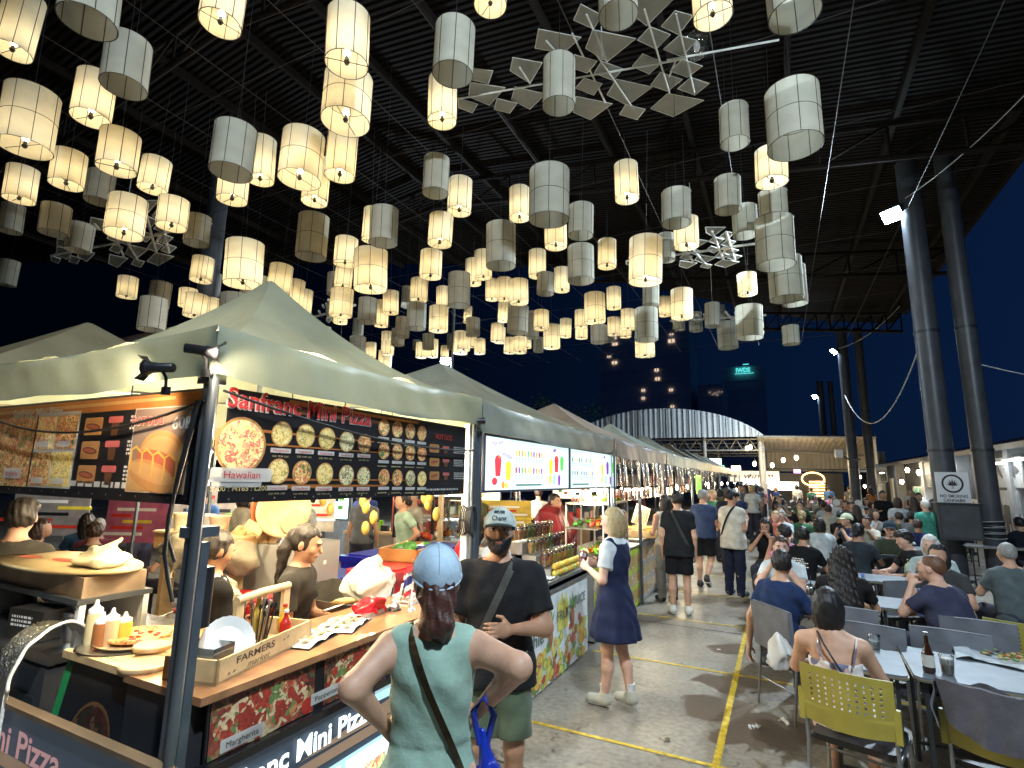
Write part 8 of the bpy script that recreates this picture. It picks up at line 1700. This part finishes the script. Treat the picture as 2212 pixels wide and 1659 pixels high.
# second row of stalls seen through the gap
m = None
for k, (x, y, w, c, l) in enumerate(((-8.2, 6.2, 1.8, (.36, .10, .17), 'pink banner counter in the second row with rolls lettering'), (-6.0, 7.6, 1.6, (.30, .26, .20), 'brown stall counter in the second row'), (-5.0, 9.6, 1.6, (.55, .38, .05), 'yellow clothed counter behind the smoothie stall'), (-9.6, 8.8, 2.0, (.20, .22, .25), 'grey stall counter far left'), (-4.8, 12.5, 1.8, (.32, .2, .12), 'wooden counter deep behind the salad stall'), (-7.4, 11.5, 2.2, (.12, .2, .3), 'blue counter deep in the second row'))):
    o = thing('back_stall', l, 'stall counter', (x, y, 0), R_(20), 'counters in the second row'); m = MB(); m.b2((-w / 2, -.35, 0), (w / 2, .35, .92), mat('bk_%d' % k, c, .5, var=.3)); m.build('body', o); m = MB(); m.b2((-w / 2 - .02, -.37, .92), (w / 2 + .02, .37, .96), PWOOD if k % 2 else METAL); m.build('top', o)
    rr = random.Random(k); m = MB()
    for q in range(9): xx = -w / 2 + .15 + q * (w - .3) / 8; hh = rr.uniform(.08, .26); m.rbox((xx, rr.uniform(-.2, .2), .96 + hh / 2), (.13, .13, hh), .02, rr.choice([WHITE, ORG, YEL2, GRN, RED, METAL, BLACK, mat('box_blue', (.03, .06, .35), .4)]))
    m.build('goods', o)
    if k == 0: m = MB(); m.M = frame((-w / 2, -.355, .1), (1, 0, 0), (0, 0, 1)); m.text('SPRING ROLLS', .15, .45, .22, mat('roll_red', (.45, .03, .05), .5), .002, 1.5); m.build('lettering', o)
for k, (x, y, z, w, h, c, l) in enumerate(((-7.6, 7.4, 1.35, 1.0, .5, (.55, .85, 1), 'bright bluish lit menu behind the left stalls'), (-6.2, 10.5, 1.55, 1.2, .4, (1, .8, .5), 'warm lit menu deep behind the stalls'), (-4.7, 13, 1.6, 1.1, .4, (1, .85, .6), 'warm lit panel behind the salad stall'), (-9.8, 6.6, 1.5, 1.0, .5, (.9, .95, 1), 'white lit panel at far left background'))):
    o = thing('lit_menu', l, 'lit menu', (x, y, z), R_(15)); m = MB(); m.box((0, 0, 0), (w, .05, h), lit('lm_%d' % k, c, 1.6)); rr = random.Random(k)
    for q in range(10): m.box((rr.uniform(-w / 2 + .1, w / 2 - .1), -.03, rr.uniform(-h / 2 + .08, h / 2 - .08)), (.10, .01, .07), rr.choice([RED, GRN, ORG, BLACK, YEL2]))
    m.build('panel', o); m = MB(); m.box((0, .04, 0), (w + .06, .05, h + .06), BLACK); m.box((0, .05, -z / 2 - h / 4), (.05, .05, z - h / 2), DMETAL); m.build('frame', o)
o = thing('glass_display', 'black framed curved glass display case of food behind the red cool box', 'display case', (-4.9, 7.2, 0), R_(10)); m = MB(); m.b2((-.6, -.3, 0), (.6, .3, .95), mat('case_tile', (.45, .42, .36), .5)); m.build('base', o); m = MB()
for x in (-.6, .05, .6):
    for y in (-.3, .3): m.box((x, y, 1.25), (.04, .04, .6), BLACK)
m.b2((-.62, -.32, 1.55), (.62, .32, 1.6), BLACK); m.b2((-.58, -.28, 1.22), (.58, .28, 1.235), METAL); m.build('frame', o); m = MB(); m.b2((-.6, -.305, .95), (.6, -.30, 1.55), glass('display_glass')); m.build('pane', o); veg('packed_food', 'pale packed food in the black framed display case', (-4.9, 7.2, .96), 1.0, .5, 30, [WHITE, PWOOD, RED, ORG], .05, 9)
for k, (px, py, d, l) in enumerate(((698, 1080, 4.6, 'mangoes hung on a string behind the hot dog vendor'), (790, 1095, 4.2, 'mangoes hung on the pale post'), (925, 1088, 4.2, 'bunch of mangoes hung near the pale double post'))):
    p = atdepth(px, py, d); o = thing('hanging_mangoes', l, 'mangoes', p, 0, 'strings of hanging mangoes'); m = MB()
    for q, (a, b, c) in enumerate(((0, 0, 0), (.07, .02, -.10), (-.05, .02, .06), (.03, -.02, -.2 if k == 1 else .08))): m.ell((a, b, c * .8), (.032, .032, .055), mat('mango', (.42, .29, .06), .45, var=.15), 10)
    m.build('fruit', o); m = MB(); m.tube([(0, 0, .05), (0, 0, .5)], .005, BLACK, 4); m.build('string', o)
o = thing('produce_crate', 'orange crate of green vegetables on the red cool box', 'crate', (-3.25, 4.35, 1.12), R_(12)); m = MB(); CR = mat('crate_orange', (.45, .20, .06), .5)
for a, b in (((-.2, -.3, 0), (.2, .3, .015)), ((-.2, -.3, 0), (-.185, .3, .12)), ((.185, -.3, 0), (.2, .3, .12)), ((-.2, -.3, 0), (.2, -.285, .12)), ((-.2, .285, 0), (.2, .3, .12))): m.b2(a, b, CR)
m.build('crate', o); veg('vegetables', 'dark green vegetables in the orange crate', (-3.25, 4.35, 1.15), .4, .25, 12, [DGR, mat('grey_green', (.16, .18, .12), .5)], .06, 21)

for k, (px, py, dp, e) in enumerate(((60, 1075, 9, 40), (200, 1078, 10, 40), (330, 1076, 8, 30), (560, 1085, 9, 40), (720, 1082, 10, 40), (870, 1080, 9, 36), (1120, 1075, 11, 40))):
    bulb(atdepth(px, py, dp) + Vector((0, 0, .25)), 'bulb in the second row, ' + ordn(k + 1) + ' from the left', e, .04, (1, .9, .72))  # extra bulbs added to lift the dark background behind the stalls
for k, (px, py, dp, w, h, c, l) in enumerate(((110, 1108, 8.5, 1.2, .7, (.25, .22, .20), 'grey banner hung behind the seated customers'), (300, 1125, 7.5, .9, .6, (.45, .12, .22), 'pink rolls banner behind the pizza stall'), (420, 1100, 9, 1.4, .8, (.35, .30, .24), 'brown banner deep behind the corner post'), (650, 1110, 9.5, 1.2, .6, (.5, .42, .3), 'cream banner behind the hanging mangoes'), (905, 1112, 9, .9, .6, (.5, .08, .06), 'red and yellow banner behind the glass case'), (1085, 1110, 10, 1.1, .5, (.6, .42, .05), 'yellow banner deep in the smoothie stall'))):
    p = atdepth(px, py, dp); o = thing('hanging_banner', l, 'banner', (p.x, p.y, p.z - h / 2), R_(28)); m = MB(); m.box((0, 0, h / 2), (w, .02, h), mat('hb_%d' % k, c, .5, var=.3)); rr = random.Random(k)
    for q in range(5): m.box((rr.uniform(-w / 3, w / 3), -.014, h * (.2 + .14 * q)), (w * rr.uniform(.3, .7), .006, h * .07), rr.choice([WHITE, YEL2, BLACK, RED]))
    m.build('banner', o); m = MB(); m.box((-w / 2, .02, h / 2), (.03, .03, p.z * 2), DMETAL); m.build('pole', o)

rr = random.Random(15)
for k in range(14):
    x, y = rr.uniform(-1.5, .9), rr.uniform(3.2, 8.5); m = MB(); s = rr.uniform(.012, .03)
    m.grid(lambda u, v: ((u - .5) * s * 2, (v - .5) * s * 1.4, .006 + .008 * abs(math.sin(u * 5 + v * 3 + k))), 4, 3, rr.choice([WHITE, mat('litter_0', (.6, .6, .58), .8), mat('leaf_bit', (.12, .09, .04), .8), mat('butt', (.35, .25, .15), .8)]))
    o = m.build('paper_scrap', loc=(x, y, 0)); o.rotation_euler = (0, 0, rr.uniform(0, 6)); tag(o, 'tiny scrap of litter lying on the concrete aisle floor', 'scrap', 'tiny scraps of litter on the floor')
